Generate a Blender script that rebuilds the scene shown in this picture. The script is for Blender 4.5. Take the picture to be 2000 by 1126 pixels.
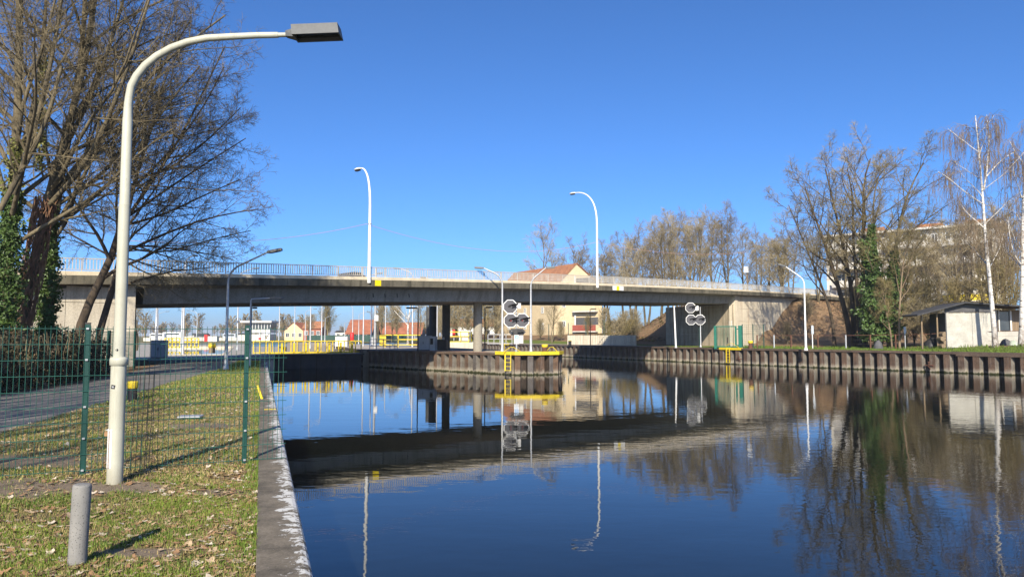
import bpy, math, random
import numpy as np
from mathutils import Vector, Matrix

for _o in list(bpy.data.objects):
    bpy.data.objects.remove(_o)
SC = bpy.context.scene
COL = SC.collection
random.seed(7)
RNG = np.random.default_rng(11)
rad = math.radians

# ------------------------------------------------------------------ camera
FPX, CX, CY, HOR = 1400.0, 1000.0, 563.0, 655.0
CAMZ = 1.70
PITCH = math.atan((HOR - CY) / FPX)
cam_data = bpy.data.cameras.new('camera')
cam_data.sensor_width = 36.0
cam_data.lens = 36.0 * FPX / 2000.0
cam_data.clip_start = 0.05
cam_data.clip_end = 8000.0
cam = bpy.data.objects.new('camera', cam_data)
COL.objects.link(cam)
cam.location = (0, 0, CAMZ)
cam.rotation_euler = (math.pi / 2 + PITCH, 0, 0)
SC.camera = cam

# ------------------------------------------------------------------ light
SUN_EL, SUN_AZ = rad(31.0), rad(4.0)      # sun stands behind the camera, a touch to the left
sun_dir = Vector((-math.sin(SUN_AZ) * math.cos(SUN_EL), -math.cos(SUN_AZ) * math.cos(SUN_EL), math.sin(SUN_EL)))
world = bpy.data.worlds.new('World')
SC.world = world
world.use_nodes = True
wn = world.node_tree.nodes
wl = world.node_tree.links
bg = wn['Background']
sky = wn.new('ShaderNodeTexSky')
sky.sky_type = 'NISHITA'
sky.sun_disc = False
sky.sun_elevation = SUN_EL
sky.sun_rotation = math.pi + SUN_AZ
sky.altitude = 0.0
sky.air_density = 0.7
sky.dust_density = 1.15
sky.ozone_density = 10.0
hs = wn.new('ShaderNodeHueSaturation')
hs.inputs['Saturation'].default_value = 1.04
hs.inputs['Hue'].default_value = 0.500
wl.new(sky.outputs['Color'], hs.inputs['Color'])
wl.new(hs.outputs['Color'], bg.inputs['Color'])
bg.inputs['Strength'].default_value = 0.129
sun_data = bpy.data.lights.new('sun', 'SUN')
sun_data.energy = 5.0
sun_data.angle = rad(0.5)
sun_data.color = (1.0, 0.90, 0.73)
sun = bpy.data.objects.new('sun', sun_data)
COL.objects.link(sun)
sun.rotation_euler = sun_dir.to_track_quat('Z', 'Y').to_euler()
sun.location = (0, -30, 40)

vs = SC.view_settings
SC.display_settings.display_device = 'sRGB'
vs.view_transform = 'Standard'
vs.look = 'None'
vs.exposure = 0.6
vs.gamma = 1.0
vs.use_curve_mapping = False
SC.cycles.max_bounces = 6
SC.cycles.diffuse_bounces = 1
SC.cycles.glossy_bounces = 3
SC.cycles.transparent_max_bounces = 4
SC.cycles.use_denoising = True

# ------------------------------------------------------------------ photo geometry -> world
def at(px, py, Y):
    """world point at depth Y that is seen at photo pixel (px, py)"""
    c, s = math.cos(PITCH), math.sin(PITCH)
    dx, dy, dz = px - CX, FPX * c - (CY - py) * s, FPX * s + (CY - py) * c
    k = Y / dy
    return Vector((dx * k, Y, CAMZ + dz * k))

def gp(px, py, z=0.0):
    c, s = math.cos(PITCH), math.sin(PITCH)
    dx, dy, dz = px - CX, FPX * c - (CY - py) * s, FPX * s + (CY - py) * c
    k = (z - CAMZ) / dz
    return Vector((dx * k, dy * k, z))

WATER_Z, LEFT_Z, ISL_Z, RIGHT_Z = -1.25, 0.0, 0.35, 0.40

# ------------------------------------------------------------------ materials
def nd(nt, t, **kw):
    n = nt.nodes.new(t)
    for k, v in kw.items():
        setattr(n, k, v)
    return n

def base_mat(name):
    m = bpy.data.materials.new(name)
    m.use_nodes = True
    nt = m.node_tree
    return m, nt, nt.nodes['Principled BSDF']

def coords(nt, stretch=(1, 1, 1), local=False):
    mp = nd(nt, 'ShaderNodeMapping')
    mp.inputs['Scale'].default_value = stretch
    if local:
        tc = nd(nt, 'ShaderNodeTexCoord')
        nt.links.new(tc.outputs['Object'], mp.inputs['Vector'])
    else:
        g = nd(nt, 'ShaderNodeNewGeometry')
        nt.links.new(g.outputs['Position'], mp.inputs['Vector'])
    return mp.outputs['Vector']

def noise(nt, vec, scale, detail=5, rough=0.6, dist=0.0):
    n = nd(nt, 'ShaderNodeTexNoise')
    n.inputs['Scale'].default_value = scale
    n.inputs['Detail'].default_value = detail
    n.inputs['Roughness'].default_value = rough
    n.inputs['Distortion'].default_value = dist
    nt.links.new(vec, n.inputs['Vector'])
    return n.outputs['Fac']

def ramp(nt, fac, stops):
    r = nd(nt, 'ShaderNodeValToRGB')
    el = r.color_ramp.elements
    while len(el) < len(stops):
        el.new(0.5)
    for e, (p, c) in zip(el, stops):
        e.position = p
        e.color = (c[0], c[1], c[2], 1) if hasattr(c, '__len__') else (c, c, c, 1)
    nt.links.new(fac, r.inputs['Fac'])
    return r.outputs['Color']

def mix(nt, fac, a, b, mode='MIX'):
    n = nd(nt, 'ShaderNodeMix', data_type='RGBA', blend_type=mode)
    for sock, v in ((n.inputs[0], fac), (n.inputs[6], a), (n.inputs[7], b)):
        if hasattr(v, 'links') or hasattr(v, 'is_linked'):
            nt.links.new(v, sock)
        elif hasattr(v, '__len__'):
            sock.default_value = (v[0], v[1], v[2], 1)
        else:
            sock.default_value = v
    return n.outputs[2]

def mathn(nt, op, a, b=0.0, clamp=False):
    n = nd(nt, 'ShaderNodeMath', operation=op, use_clamp=clamp)
    for sock, v in ((n.inputs[0], a), (n.inputs[1], b)):
        if hasattr(v, 'is_linked'):
            nt.links.new(v, sock)
        else:
            sock.default_value = v
    return n.outputs[0]

def bump(nt, bsdf, h, strength=0.5, dist=0.02):
    b = nd(nt, 'ShaderNodeBump')
    b.inputs['Strength'].default_value = strength
    b.inputs['Distance'].default_value = dist
    nt.links.new(h, b.inputs['Height'])
    nt.links.new(b.outputs['Normal'], bsdf.inputs['Normal'])

def mk(name, c1, c2=None, scale=6.0, rough=0.75, bmp=0.0, bscale=40.0, metal=0.0, stretch=(1, 1, 1), lo=0.35, hi=0.65, spec=0.35, speck=0.12, local=False, bdist=0.01):
    m, nt, b = base_mat(name)
    v = coords(nt, stretch, local)
    c2 = c2 or tuple(x * 0.8 for x in c1)
    col = ramp(nt, noise(nt, v, scale), [(lo, c1), (hi, c2)])
    f = noise(nt, v, scale * 9, 3)
    col = mix(nt, 1.0, col, ramp(nt, f, [(0.3, 1 - speck), (0.7, 1 + speck)]), 'MULTIPLY')
    nt.links.new(col, b.inputs['Base Color'])
    b.inputs['Roughness'].default_value = rough
    b.inputs['Metallic'].default_value = metal
    b.inputs['Specular IOR Level'].default_value = spec
    if bmp:
        bump(nt, b, noise(nt, v, bscale, 4), bmp, bdist)
    return m

def concrete(name, c1, c2, stain, streak=0.5, rust=0.0):
    """cast concrete: mottling, dark runs down the face, optional rust runs, pores"""
    m, nt, b = base_mat(name)
    v = coords(nt)
    col = ramp(nt, noise(nt, v, 0.7, 8, 0.65), [(0.3, c1), (0.7, c2)])
    vs_ = coords(nt, (1.6, 1.6, 0.12))
    st = ramp(nt, noise(nt, vs_, 1.3, 6, 0.7), [(0.48, 0.0), (0.72, streak)])
    col = mix(nt, st, col, stain)
    if rust:
        vr = coords(nt, (0.9, 0.9, 0.05))
        rr = ramp(nt, noise(nt, vr, 0.9, 5, 0.6), [(0.58, 0.0), (0.72, rust)])
        col = mix(nt, rr, col, (0.30, 0.13, 0.05))
    col = mix(nt, 1.0, col, ramp(nt, noise(nt, v, 14, 5, 0.7), [(0.25, 0.7), (0.6, 1.1)]), 'MULTIPLY')
    nt.links.new(col, b.inputs['Base Color'])
    b.inputs['Roughness'].default_value = 0.9
    b.inputs['Specular IOR Level'].default_value = 0.2
    bump(nt, b, noise(nt, v, 18, 6, 0.7), 0.5, 0.015)
    return m

M = {}
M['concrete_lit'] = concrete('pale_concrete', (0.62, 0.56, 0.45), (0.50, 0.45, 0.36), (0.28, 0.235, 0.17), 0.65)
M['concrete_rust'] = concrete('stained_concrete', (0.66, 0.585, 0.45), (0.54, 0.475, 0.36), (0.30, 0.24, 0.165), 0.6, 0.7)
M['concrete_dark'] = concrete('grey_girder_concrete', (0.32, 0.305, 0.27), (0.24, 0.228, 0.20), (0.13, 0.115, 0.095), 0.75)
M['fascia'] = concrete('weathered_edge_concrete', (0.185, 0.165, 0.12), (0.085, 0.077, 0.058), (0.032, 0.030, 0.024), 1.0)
M['kerb'] = mk('kerb_concrete', (0.70, 0.60, 0.43), (0.56, 0.475, 0.34), 1.5)
M['concrete_face'] = concrete('stain_and_shade_face_concrete', (0.50, 0.43, 0.315), (0.34, 0.285, 0.205), (0.12, 0.092, 0.066), 0.95, 0.9)  # stain runs, with the whole tone lowered to deepen the face's shade
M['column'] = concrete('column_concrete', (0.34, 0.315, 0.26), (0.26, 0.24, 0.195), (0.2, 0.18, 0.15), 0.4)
M['column_dark'] = mk('dark_column', (0.085, 0.085, 0.08), (0.065, 0.065, 0.062), 2, 0.8)  # even dark tone for every pier but the first
M['white'] = mk('white_paint', (0.80, 0.80, 0.77), (0.70, 0.70, 0.68), 3, 0.45)
# lamp paint gathers dirt runs and splashes near the ground
m, nt, b = base_mat('cream_lamp_paint'); M['cream'] = m
v = coords(nt)
c = ramp(nt, noise(nt, v, 2.2, 5), [(0.35, (0.47, 0.47, 0.385)), (0.65, (0.41, 0.405, 0.325))])
vv = coords(nt, (14, 14, 0.7))
c = mix(nt, ramp(nt, noise(nt, vv, 1.6, 6, 0.7), [(0.52, 0.0), (0.78, 0.55)]), c, (0.22, 0.20, 0.15))
c = mix(nt, ramp(nt, noise(nt, v, 26, 5, 0.75), [(0.66, 0.0), (0.72, 0.8)]), c, (0.20, 0.13, 0.08))
g = nd(nt, 'ShaderNodeNewGeometry'); s = nd(nt, 'ShaderNodeSeparateXYZ'); nt.links.new(g.outputs['Position'], s.inputs[0])
lo_ = nd(nt, 'ShaderNodeMapRange'); lo_.inputs[1].default_value = 0.30; lo_.inputs[2].default_value = -0.02
nt.links.new(mathn(nt, 'ADD', s.outputs['Z'], mathn(nt, 'MULTIPLY', noise(nt, v, 14, 5, 0.7), 0.15)), lo_.inputs[0])
c = mix(nt, mathn(nt, 'MULTIPLY', lo_.outputs[0], 0.75, True), c, (0.20, 0.17, 0.12))
nt.links.new(c, b.inputs['Base Color']); b.inputs['Roughness'].default_value = 0.5; b.inputs['Specular IOR Level'].default_value = 0.3
bump(nt, b, noise(nt, v, 45, 4, 0.7), 0.25, 0.004)
M['galv'] = mk('galvanised_steel', (0.46, 0.47, 0.48), (0.38, 0.39, 0.40), 8, 0.45, metal=0.35)
M['rail_paint'] = mk('pale_rail_paint', (0.54, 0.50, 0.43), (0.44, 0.405, 0.345), 3, 0.6)
M['dim_red'] = mk('dark_red_lens', (0.16, 0.02, 0.02), (0.12, 0.02, 0.02), 3, 0.2)
M['screen_green'] = mk('dull_green_screen', (0.045, 0.095, 0.078), (0.035, 0.075, 0.062), 2, 0.8)
M['board_grey'] = mk('signal_board_grey', (0.088, 0.088, 0.098), (0.074, 0.074, 0.082), 6, 0.7)
M['head'] = mk('grey_lamp_housing', (0.105, 0.110, 0.112), (0.085, 0.09, 0.092), 6, 0.55)
M['black'] = mk('black_plastic', (0.018, 0.018, 0.02), (0.03, 0.03, 0.032), 8, 0.5)
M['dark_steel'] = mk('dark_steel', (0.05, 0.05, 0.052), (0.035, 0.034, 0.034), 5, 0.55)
M['green_post'] = mk('dark_green_coating', (0.012, 0.062, 0.050), (0.010, 0.050, 0.040), 6, 0.4)
M['green_wire'] = mk('green_wire_coating', (0.020, 0.105, 0.080), (0.016, 0.080, 0.062), 6, 0.4)
M['green_gate'] = mk('green_gate_paint', (0.03, 0.17, 0.12), (0.025, 0.14, 0.10), 4, 0.45)
M['black_wire'] = mk('dark_wire', (0.02, 0.022, 0.02), (0.03, 0.028, 0.024), 6, 0.5)
M['yellow'] = mk('yellow_paint', (0.76, 0.57, 0.03), (0.62, 0.45, 0.03), 2.2, 0.55, speck=0.22)
M['sign_yellow'] = mk('sign_yellow', (0.86, 0.68, 0.01), (0.82, 0.62, 0.01), 3, 0.4, speck=0.03)
M['red'] = mk('red_paint', (0.62, 0.03, 0.03), (0.5, 0.03, 0.03), 3, 0.45)
M['rust'] = mk('rusty_steel', (0.15, 0.065, 0.04), (0.09, 0.045, 0.03), 3.0, 0.85, 0.4, 20)
M['blue_sign'] = mk('sign_blue', (0.10, 0.36, 0.75), (0.10, 0.33, 0.7), 3, 0.4, speck=0.03)
M['glass'] = mk('dark_window_glass', (0.03, 0.04, 0.05), (0.05, 0.06, 0.07), 2, 0.08, spec=0.8)
M['cabinet'] = mk('grey_cabinet_paint', (0.42, 0.46, 0.50), (0.38, 0.41, 0.45), 2, 0.5)
M['pale_cabinet'] = mk('off_white_cabinet_paint', (0.66, 0.64, 0.58), (0.58, 0.56, 0.5), 2, 0.5)
M['cream_wall'] = mk('cream_render', (0.66, 0.53, 0.33), (0.58, 0.46, 0.285), 0.8, 0.9)
M['white_wall'] = mk('white_render', (0.68, 0.655, 0.59), (0.58, 0.555, 0.50), 0.8, 0.9)
M['roof_tile'] = mk('red_roof_tiles', (0.42, 0.19, 0.095), (0.29, 0.13, 0.07), 1.2, 0.85, 0.5, 8, bdist=0.05)
M['roof_orange'] = mk('bright_orange_roof_tiles', (0.37, 0.135, 0.07), (0.27, 0.10, 0.055), 0.6, 0.85, 0.4, 6, bdist=0.05)
M['brick_wall'] = mk('red_brick_wall', (0.33, 0.12, 0.075), (0.26, 0.10, 0.065), 2, 0.9)
M['felt'] = mk('roofing_felt', (0.06, 0.06, 0.062), (0.045, 0.045, 0.048), 2, 0.9)
M['shed_white'] = mk('shed_board_paint', (0.48, 0.465, 0.41), (0.37, 0.355, 0.31), 1.2, 0.8)
M['shed_dark'] = mk('shed_dark_board', (0.10, 0.10, 0.105), (0.075, 0.075, 0.08), 1.4, 0.85)
M['wood'] = mk('weathered_wood', (0.26, 0.19, 0.12), (0.17, 0.125, 0.08), 4, 0.85, stretch=(3, 3, 0.3))
M['bark'] = mk('grey_brown_bark', (0.180, 0.148, 0.090), (0.090, 0.074, 0.048), 3.0, 0.95, 0.8, 14, stretch=(1, 1, 0.35), bdist=0.03)
M['bark_dark'] = mk('dark_bark', (0.105, 0.078, 0.052), (0.052, 0.040, 0.029), 3.0, 0.95, 0.8, 14, stretch=(1, 1, 0.35), bdist=0.03)
M['twig'] = mk('brown_twigs', (0.235, 0.185, 0.105), (0.15, 0.118, 0.07), 2.0, 0.9)
M['twig_dark'] = mk('dark_twigs', (0.195, 0.158, 0.088), (0.115, 0.092, 0.055), 2.0, 0.9)
M['twig_olive'] = mk('olive_budding_twigs', (0.235, 0.190, 0.082), (0.150, 0.120, 0.060), 0.6, 0.9)
M['twig_grey'] = mk('grey_brown_twigs', (0.36, 0.295, 0.165), (0.24, 0.195, 0.115), 0.5, 0.9)
M['twig_birch'] = mk('tan_birch_twigs', (0.27, 0.20, 0.125), (0.17, 0.125, 0.085), 0.7, 0.9)
M['vine'] = mk('reddish_vine_stems', (0.30, 0.17, 0.10), (0.18, 0.095, 0.058), 4, 0.95, 0.8, 22, bdist=0.03)
M['ivy'] = mk('ivy_leaves', (0.085, 0.140, 0.030), (0.038, 0.072, 0.016), 2.5, 0.5, spec=0.4)
M['ivy_pale'] = mk('yellowish_ivy_leaves', (0.20, 0.20, 0.045), (0.11, 0.12, 0.03), 2.5, 0.55)
M['hedge'] = mk('dark_hedge_leaves', (0.060, 0.062, 0.028), (0.080, 0.062, 0.036), 2.0, 0.85)
M['hedge_dead'] = mk('brown_hedge_leaves', (0.24, 0.165, 0.10), (0.14, 0.098, 0.062), 3.0, 0.9)
M['grass'] = mk('green_grass_blades', (0.170, 0.235, 0.030), (0.085, 0.145, 0.020), 1.3, 0.6, spec=0.25)
M['straw'] = mk('dry_grass_blades', (0.40, 0.315, 0.135), (0.26, 0.20, 0.085), 2.0, 0.7, spec=0.2)
M['right_grass'] = mk('bright_bank_grass', (0.135, 0.20, 0.028), (0.085, 0.13, 0.02), 0.8, 0.7, spec=0.2)
M['leaf_a'] = mk('pale_dry_leaf', (0.50, 0.37, 0.23), (0.36, 0.25, 0.14), 20, 0.75)
M['leaf_b'] = mk('tan_dry_leaf', (0.36, 0.21, 0.105), (0.24, 0.14, 0.07), 20, 0.75)
M['leaf_c'] = mk('brown_dry_leaf', (0.17, 0.10, 0.06), (0.11, 0.066, 0.04), 20, 0.8)
M['leaf_d'] = mk('bleached_dry_leaf', (0.60, 0.52, 0.41), (0.46, 0.38, 0.28), 20, 0.75)
M['orange_cable'] = mk('pinkish_cable_sheath', (0.58, 0.36, 0.33), (0.5, 0.3, 0.28), 2, 0.6)
M['balcony_white'] = mk('white_balcony_panel', (0.80, 0.77, 0.70), (0.70, 0.67, 0.6), 0.6, 0.8)
M['red_parapet'] = mk('red_balcony_parapet', (0.33, 0.085, 0.06), (0.27, 0.07, 0.05), 1, 0.8)
M['bollard_stone'] = None

# bollard concrete: speckled pores
m, nt, b = base_mat('pitted_grey_concrete'); M['bollard_stone'] = m
v = coords(nt, local=True)
c = ramp(nt, noise(nt, v, 5, 5), [(0.3, (0.27, 0.262, 0.245)), (0.7, (0.20, 0.195, 0.182))])
vo = nd(nt, 'ShaderNodeTexVoronoi'); vo.inputs['Scale'].default_value = 75; nt.links.new(v, vo.inputs['Vector'])
pit = ramp(nt, vo.outputs['Distance'], [(0.12, 0.22), (0.34, 1.0)])
pm = ramp(nt, noise(nt, v, 30, 3), [(0.42, 0.0), (0.52, 1.0)])
c = mix(nt, pm, c, mix(nt, 1.0, c, pit, 'MULTIPLY'))
nt.links.new(c, b.inputs['Base Color']); b.inputs['Roughness'].default_value = 0.95; b.inputs['Specular IOR Level'].default_value = 0.15
bump(nt, b, noise(nt, v, 90, 4, 0.7), 0.6, 0.006)

# bare soil patches in the lawn: centre and half axes
SOIL = []
for _px, _py, _rx, _ry in ((25, 955, 1.5, 0.70), (205, 950, 0.9, 0.36), (430, 962, 0.55, 0.22), (255, 1078, 0.45, 0.16), (60, 900, 1.2, 0.55), (395, 830, 0.9, 0.5)):
    _p = gp(_px, _py)
    SOIL.append((_p.x, _p.y, _rx, _ry))

# ground of the left bank: thin lawn, straw, bare soil
def ground_mat(name, green, straw, soil, fine=7.0, bias=0.5, patches=()):
    m, nt, b = base_mat(name)
    v = coords(nt)
    big = noise(nt, v, 0.55, 6, 0.65)
    c = ramp(nt, noise(nt, v, fine, 8, 0.75), [(0.30, soil), (0.46, straw), (0.62, green)])
    c2 = ramp(nt, noise(nt, v, fine * 3, 6, 0.75), [(0.3, soil), (0.7, tuple(x * 1.15 for x in straw))])
    c = mix(nt, ramp(nt, big, [(bias - 0.10, 1.0), (bias + 0.10, 0.0)]), c, c2)
    c = mix(nt, 1.0, c, ramp(nt, noise(nt, v, 60, 3, 0.8), [(0.25, 0.55), (0.7, 1.25)]), 'MULTIPLY')
    for ex, ey, rx, ry, dc in patches:
        mp = nd(nt, 'ShaderNodeMapping', vector_type='TEXTURE')
        mp.inputs['Location'].default_value = (ex, ey, 0)
        mp.inputs['Rotation'].default_value = (0, 0, 0.15)
        mp.inputs['Scale'].default_value = (rx, ry, 1000.0)
        nt.links.new(v, mp.inputs['Vector'])
        ln = nd(nt, 'ShaderNodeVectorMath', operation='LENGTH')
        nt.links.new(mp.outputs['Vector'], ln.inputs[0])
        dd = mathn(nt, 'ADD', ln.outputs['Value'], mathn(nt, 'MULTIPLY', mathn(nt, 'SUBTRACT', noise(nt, v, 3.5, 7, 0.8), 0.5), 2.4))
        dirt = ramp(nt, noise(nt, v, 9, 8, 0.8), [(0.3, tuple(x * 0.72 for x in dc)), (0.7, tuple(x * 1.2 for x in dc))])
        c = mix(nt, ramp(nt, dd, [(0.80, 1.0), (1.10, 0.0)]), c, dirt)
    nt.links.new(c, b.inputs['Base Color'])
    b.inputs['Roughness'].default_value = 0.95
    b.inputs['Specular IOR Level'].default_value = 0.1
    bump(nt, b, noise(nt, v, 25, 8, 0.75), 0.9, 0.03)
    return m
M['lawn'] = ground_mat('thin_lawn', (0.115, 0.135, 0.034), (0.27, 0.21, 0.105), (0.15, 0.116, 0.08), 8.0, 0.46, [(q_[0], q_[1], q_[2], q_[3], (0.25, 0.195, 0.140)) for q_ in SOIL])
M['litter'] = ground_mat('leaf_litter', (0.20, 0.14, 0.08), (0.27, 0.175, 0.10), (0.10, 0.068, 0.045), 5.0, 0.4)
M['bank_grass'] = ground_mat('bank_grass_ground', (0.115, 0.17, 0.03), (0.15, 0.17, 0.045), (0.10, 0.12, 0.03), 3.0, 0.3)
M['far_grass'] = ground_mat('far_rough_grass', (0.13, 0.15, 0.045), (0.21, 0.17, 0.085), (0.13, 0.11, 0.06), 2.0, 0.4)
M['asphalt'] = mk('old_asphalt', (0.20, 0.185, 0.165), (0.155, 0.143, 0.128), 1.2, 0.9, 0.5, 60, speck=0.2)
M['dirt'] = mk('trodden_dirt', (0.20, 0.158, 0.115), (0.15, 0.118, 0.086), 2.2, 0.95, 0.7, 30, speck=0.25)
M['apron'] = mk('concrete_apron', (0.36, 0.335, 0.29), (0.30, 0.28, 0.24), 0.5, 0.9)
M['island_top'] = mk('island_concrete', (0.42, 0.37, 0.30), (0.35, 0.30, 0.245), 0.9, 0.9, speck=0.2)
M['brick_paving'] = mk('red_brick_paving', (0.36, 0.17, 0.115), (0.30, 0.14, 0.10), 2, 0.9, speck=0.2)
M['road'] = mk('road_asphalt', (0.07, 0.07, 0.07), (0.055, 0.055, 0.055), 2, 0.9)

# water
m, nt, b = base_mat('canal_water'); M['water'] = m
v1 = coords(nt, (0.55, 1.0, 1))
n1 = noise(nt, v1, 0.9, 2, 0.5, 0.3)
v2 = coords(nt, (0.5, 1.0, 1))
n2 = noise(nt, v2, 5.0, 2, 0.5)
v3 = coords(nt, (0.02, 0.03, 1))
patch = ramp(nt, noise(nt, v3, 1.6, 2), [(0.40, 0.3), (0.62, 1.0)])
_g = nd(nt, 'ShaderNodeNewGeometry'); _s = nd(nt, 'ShaderNodeSeparateXYZ'); nt.links.new(_g.outputs['Position'], _s.inputs[0])
_r = nd(nt, 'ShaderNodeMapRange'); _r.inputs[1].default_value = 4.0; _r.inputs[2].default_value = 22.0; _r.inputs[3].default_value = 1.0; _r.inputs[4].default_value = 3.4
nt.links.new(_s.outputs['X'], _r.inputs[0])
patch = mathn(nt, 'MULTIPLY', patch, _r.outputs[0])          # the wind reaches the open right-hand side
h = mathn(nt, 'ADD', mathn(nt, 'MULTIPLY', n1, 0.0042), mathn(nt, 'MULTIPLY', mathn(nt, 'MULTIPLY', n2, 0.0015), patch))
bump(nt, b, h, 1.0, 1.0)
b.inputs['Base Color'].default_value = (0.006, 0.008, 0.007, 1)
b.inputs['Roughness'].default_value = 0.012
b.inputs['IOR'].default_value = 1.33

# left quay cap: dark weathered concrete with worn white paint on the water side
m, nt, b = base_mat('quay_cap_concrete'); M['cap'] = m
v = coords(nt)
c = ramp(nt, noise(nt, v, 3.0, 8, 0.7), [(0.3, (0.235, 0.200, 0.152)), (0.7, (0.080, 0.070, 0.055))])
c = mix(nt, 1.0, c, ramp(nt, noise(nt, v, 45, 4, 0.8), [(0.25, 0.65), (0.7, 1.3)]), 'MULTIPLY')
c = mix(nt, ramp(nt, noise(nt, v, 38, 3, 0.8), [(0.66, 0.0), (0.72, 0.75)]), c, (0.42, 0.40, 0.36))
tc = nd(nt, 'ShaderNodeTexCoord'); sx = nd(nt, 'ShaderNodeSeparateXYZ'); nt.links.new(tc.outputs['Object'], sx.inputs[0])
edge = nd(nt, 'ShaderNodeMapRange'); edge.inputs[1].default_value = 0.08; edge.inputs[2].default_value = 0.30
edge.inputs[3].default_value = -0.13; edge.inputs[4].default_value = 0.09
nt.links.new(sx.outputs['X'], edge.inputs[0])
vp = coords(nt, (1, 1, 1))
pn = mathn(nt, 'ADD', noise(nt, vp, 9, 8, 0.72, 0.6), edge.outputs[0])
pn = mathn(nt, 'ADD', pn, mathn(nt, 'MULTIPLY', mathn(nt, 'SUBTRACT', noise(nt, vp, 0.9, 3), 0.5), 0.35))
c = mix(nt, ramp(nt, pn, [(0.555, 0.0), (0.585, 0.95)]), c, (0.60, 0.595, 0.56))
nt.links.new(c, b.inputs['Base Color'])
b.inputs['Roughness'].default_value = 0.9
b.inputs['Specular IOR Level'].default_value = 0.2
bump(nt, b, noise(nt, v, 50, 6, 0.75), 0.7, 0.008)

# sheet piles: rust, grey wear, lime and algae at the waterline
def pile_mat(name, a, bcol, limetop):
    m, nt, b = base_mat(name)
    v = coords(nt)
    c = ramp(nt, noise(nt, v, 1.6, 6, 0.7), [(0.32, a), (0.62, bcol)])
    st = coords(nt, (5, 5, 0.35))
    c = mix(nt, ramp(nt, noise(nt, st, 1.5, 5, 0.7), [(0.5, 0.0), (0.8, 0.7)]), c, (0.22, 0.19, 0.165))
    c = mix(nt, 1.0, c, ramp(nt, noise(nt, v, 16, 5, 0.75), [(0.25, 0.55), (0.65, 1.2)]), 'MULTIPLY')
    g = nd(nt, 'ShaderNodeNewGeometry'); s = nd(nt, 'ShaderNodeSeparateXYZ'); nt.links.new(g.outputs['Position'], s.inputs[0])
    zz = mathn(nt, 'ADD', s.outputs['Z'], mathn(nt, 'MULTIPLY', noise(nt, coords(nt, (3, 3, 0.6)), 2, 4, 0.7), 0.5))
    lime = nd(nt, 'ShaderNodeMapRange'); lime.inputs[1].default_value = WATER_Z + limetop + 0.25; lime.inputs[2].default_value = WATER_Z + 0.30
    nt.links.new(zz, lime.inputs[0])
    c = mix(nt, mathn(nt, 'MULTIPLY', lime.outputs[0], 0.8), c, (0.40, 0.36, 0.28))
    alg = nd(nt, 'ShaderNodeMapRange'); alg.inputs[1].default_value = WATER_Z + 0.40; alg.inputs[2].default_value = WATER_Z + 0.30
    nt.links.new(zz, alg.inputs[0])
    c = mix(nt, alg.outputs[0], c, (0.03, 0.033, 0.012))
    nt.links.new(c, b.inputs['Base Color'])
    b.inputs['Roughness'].default_value = 0.85
    b.inputs['Specular IOR Level'].default_value = 0.25
    bump(nt, b, noise(nt, v, 25, 5, 0.7), 0.5, 0.01)
    return m
M['pile'] = pile_mat('rusty_sheet_pile', (0.150, 0.092, 0.060), (0.075, 0.050, 0.036), 0.45)
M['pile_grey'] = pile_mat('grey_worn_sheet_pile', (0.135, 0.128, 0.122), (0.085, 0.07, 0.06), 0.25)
M['pile_sunlit'] = pile_mat('sunlit_tone_pile_slope', (0.20, 0.185, 0.16), (0.115, 0.10, 0.085), 0.45)  # slanted faces coloured paler, as sunlight would leave them
M['pile_shade'] = pile_mat('shade_tone_pile_recess', (0.060, 0.042, 0.032), (0.035, 0.027, 0.022), 0.3)  # recess faces darkened in colour to deepen their shade
M['pile_cap'] = mk('rusty_cap_beam', (0.125, 0.086, 0.062), (0.075, 0.055, 0.042), 1.2, 0.85, 0.4, 12, speck=0.25)
M['gate_steel'] = mk('dark_lock_gate_steel', (0.075, 0.08, 0.088), (0.05, 0.052, 0.058), 1.0, 0.7)

# birch bark
m, nt, b = base_mat('birch_bark'); M['birch'] = m
v = coords(nt, (1.0, 1.0, 3.5))
c = ramp(nt, noise(nt, v, 1.6, 6, 0.7), [(0.44, (0.68, 0.65, 0.60)), (0.54, (0.55, 0.51, 0.46)), (0.62, (0.06, 0.05, 0.045))])
g = nd(nt, 'ShaderNodeNewGeometry'); s = nd(nt, 'ShaderNodeSeparateXYZ'); nt.links.new(g.outputs['Position'], s.inputs[0])
low = nd(nt, 'ShaderNodeMapRange'); low.inputs[1].default_value = 3.6; low.inputs[2].default_value = 0.9
nt.links.new(s.outputs['Z'], low.inputs[0])
k = mathn(nt, 'MULTIPLY', low.outputs[0], ramp(nt, noise(nt, coords(nt, (2, 2, 1)), 2.5, 5, 0.8), [(0.35, 0.0), (0.55, 1.0)]))
c = mix(nt, k, c, (0.13, 0.10, 0.075))
nt.links.new(c, b.inputs['Base Color']); b.inputs['Roughness'].default_value = 0.8
bump(nt, b, noise(nt, v, 8, 4), 0.4, 0.02)

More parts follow.
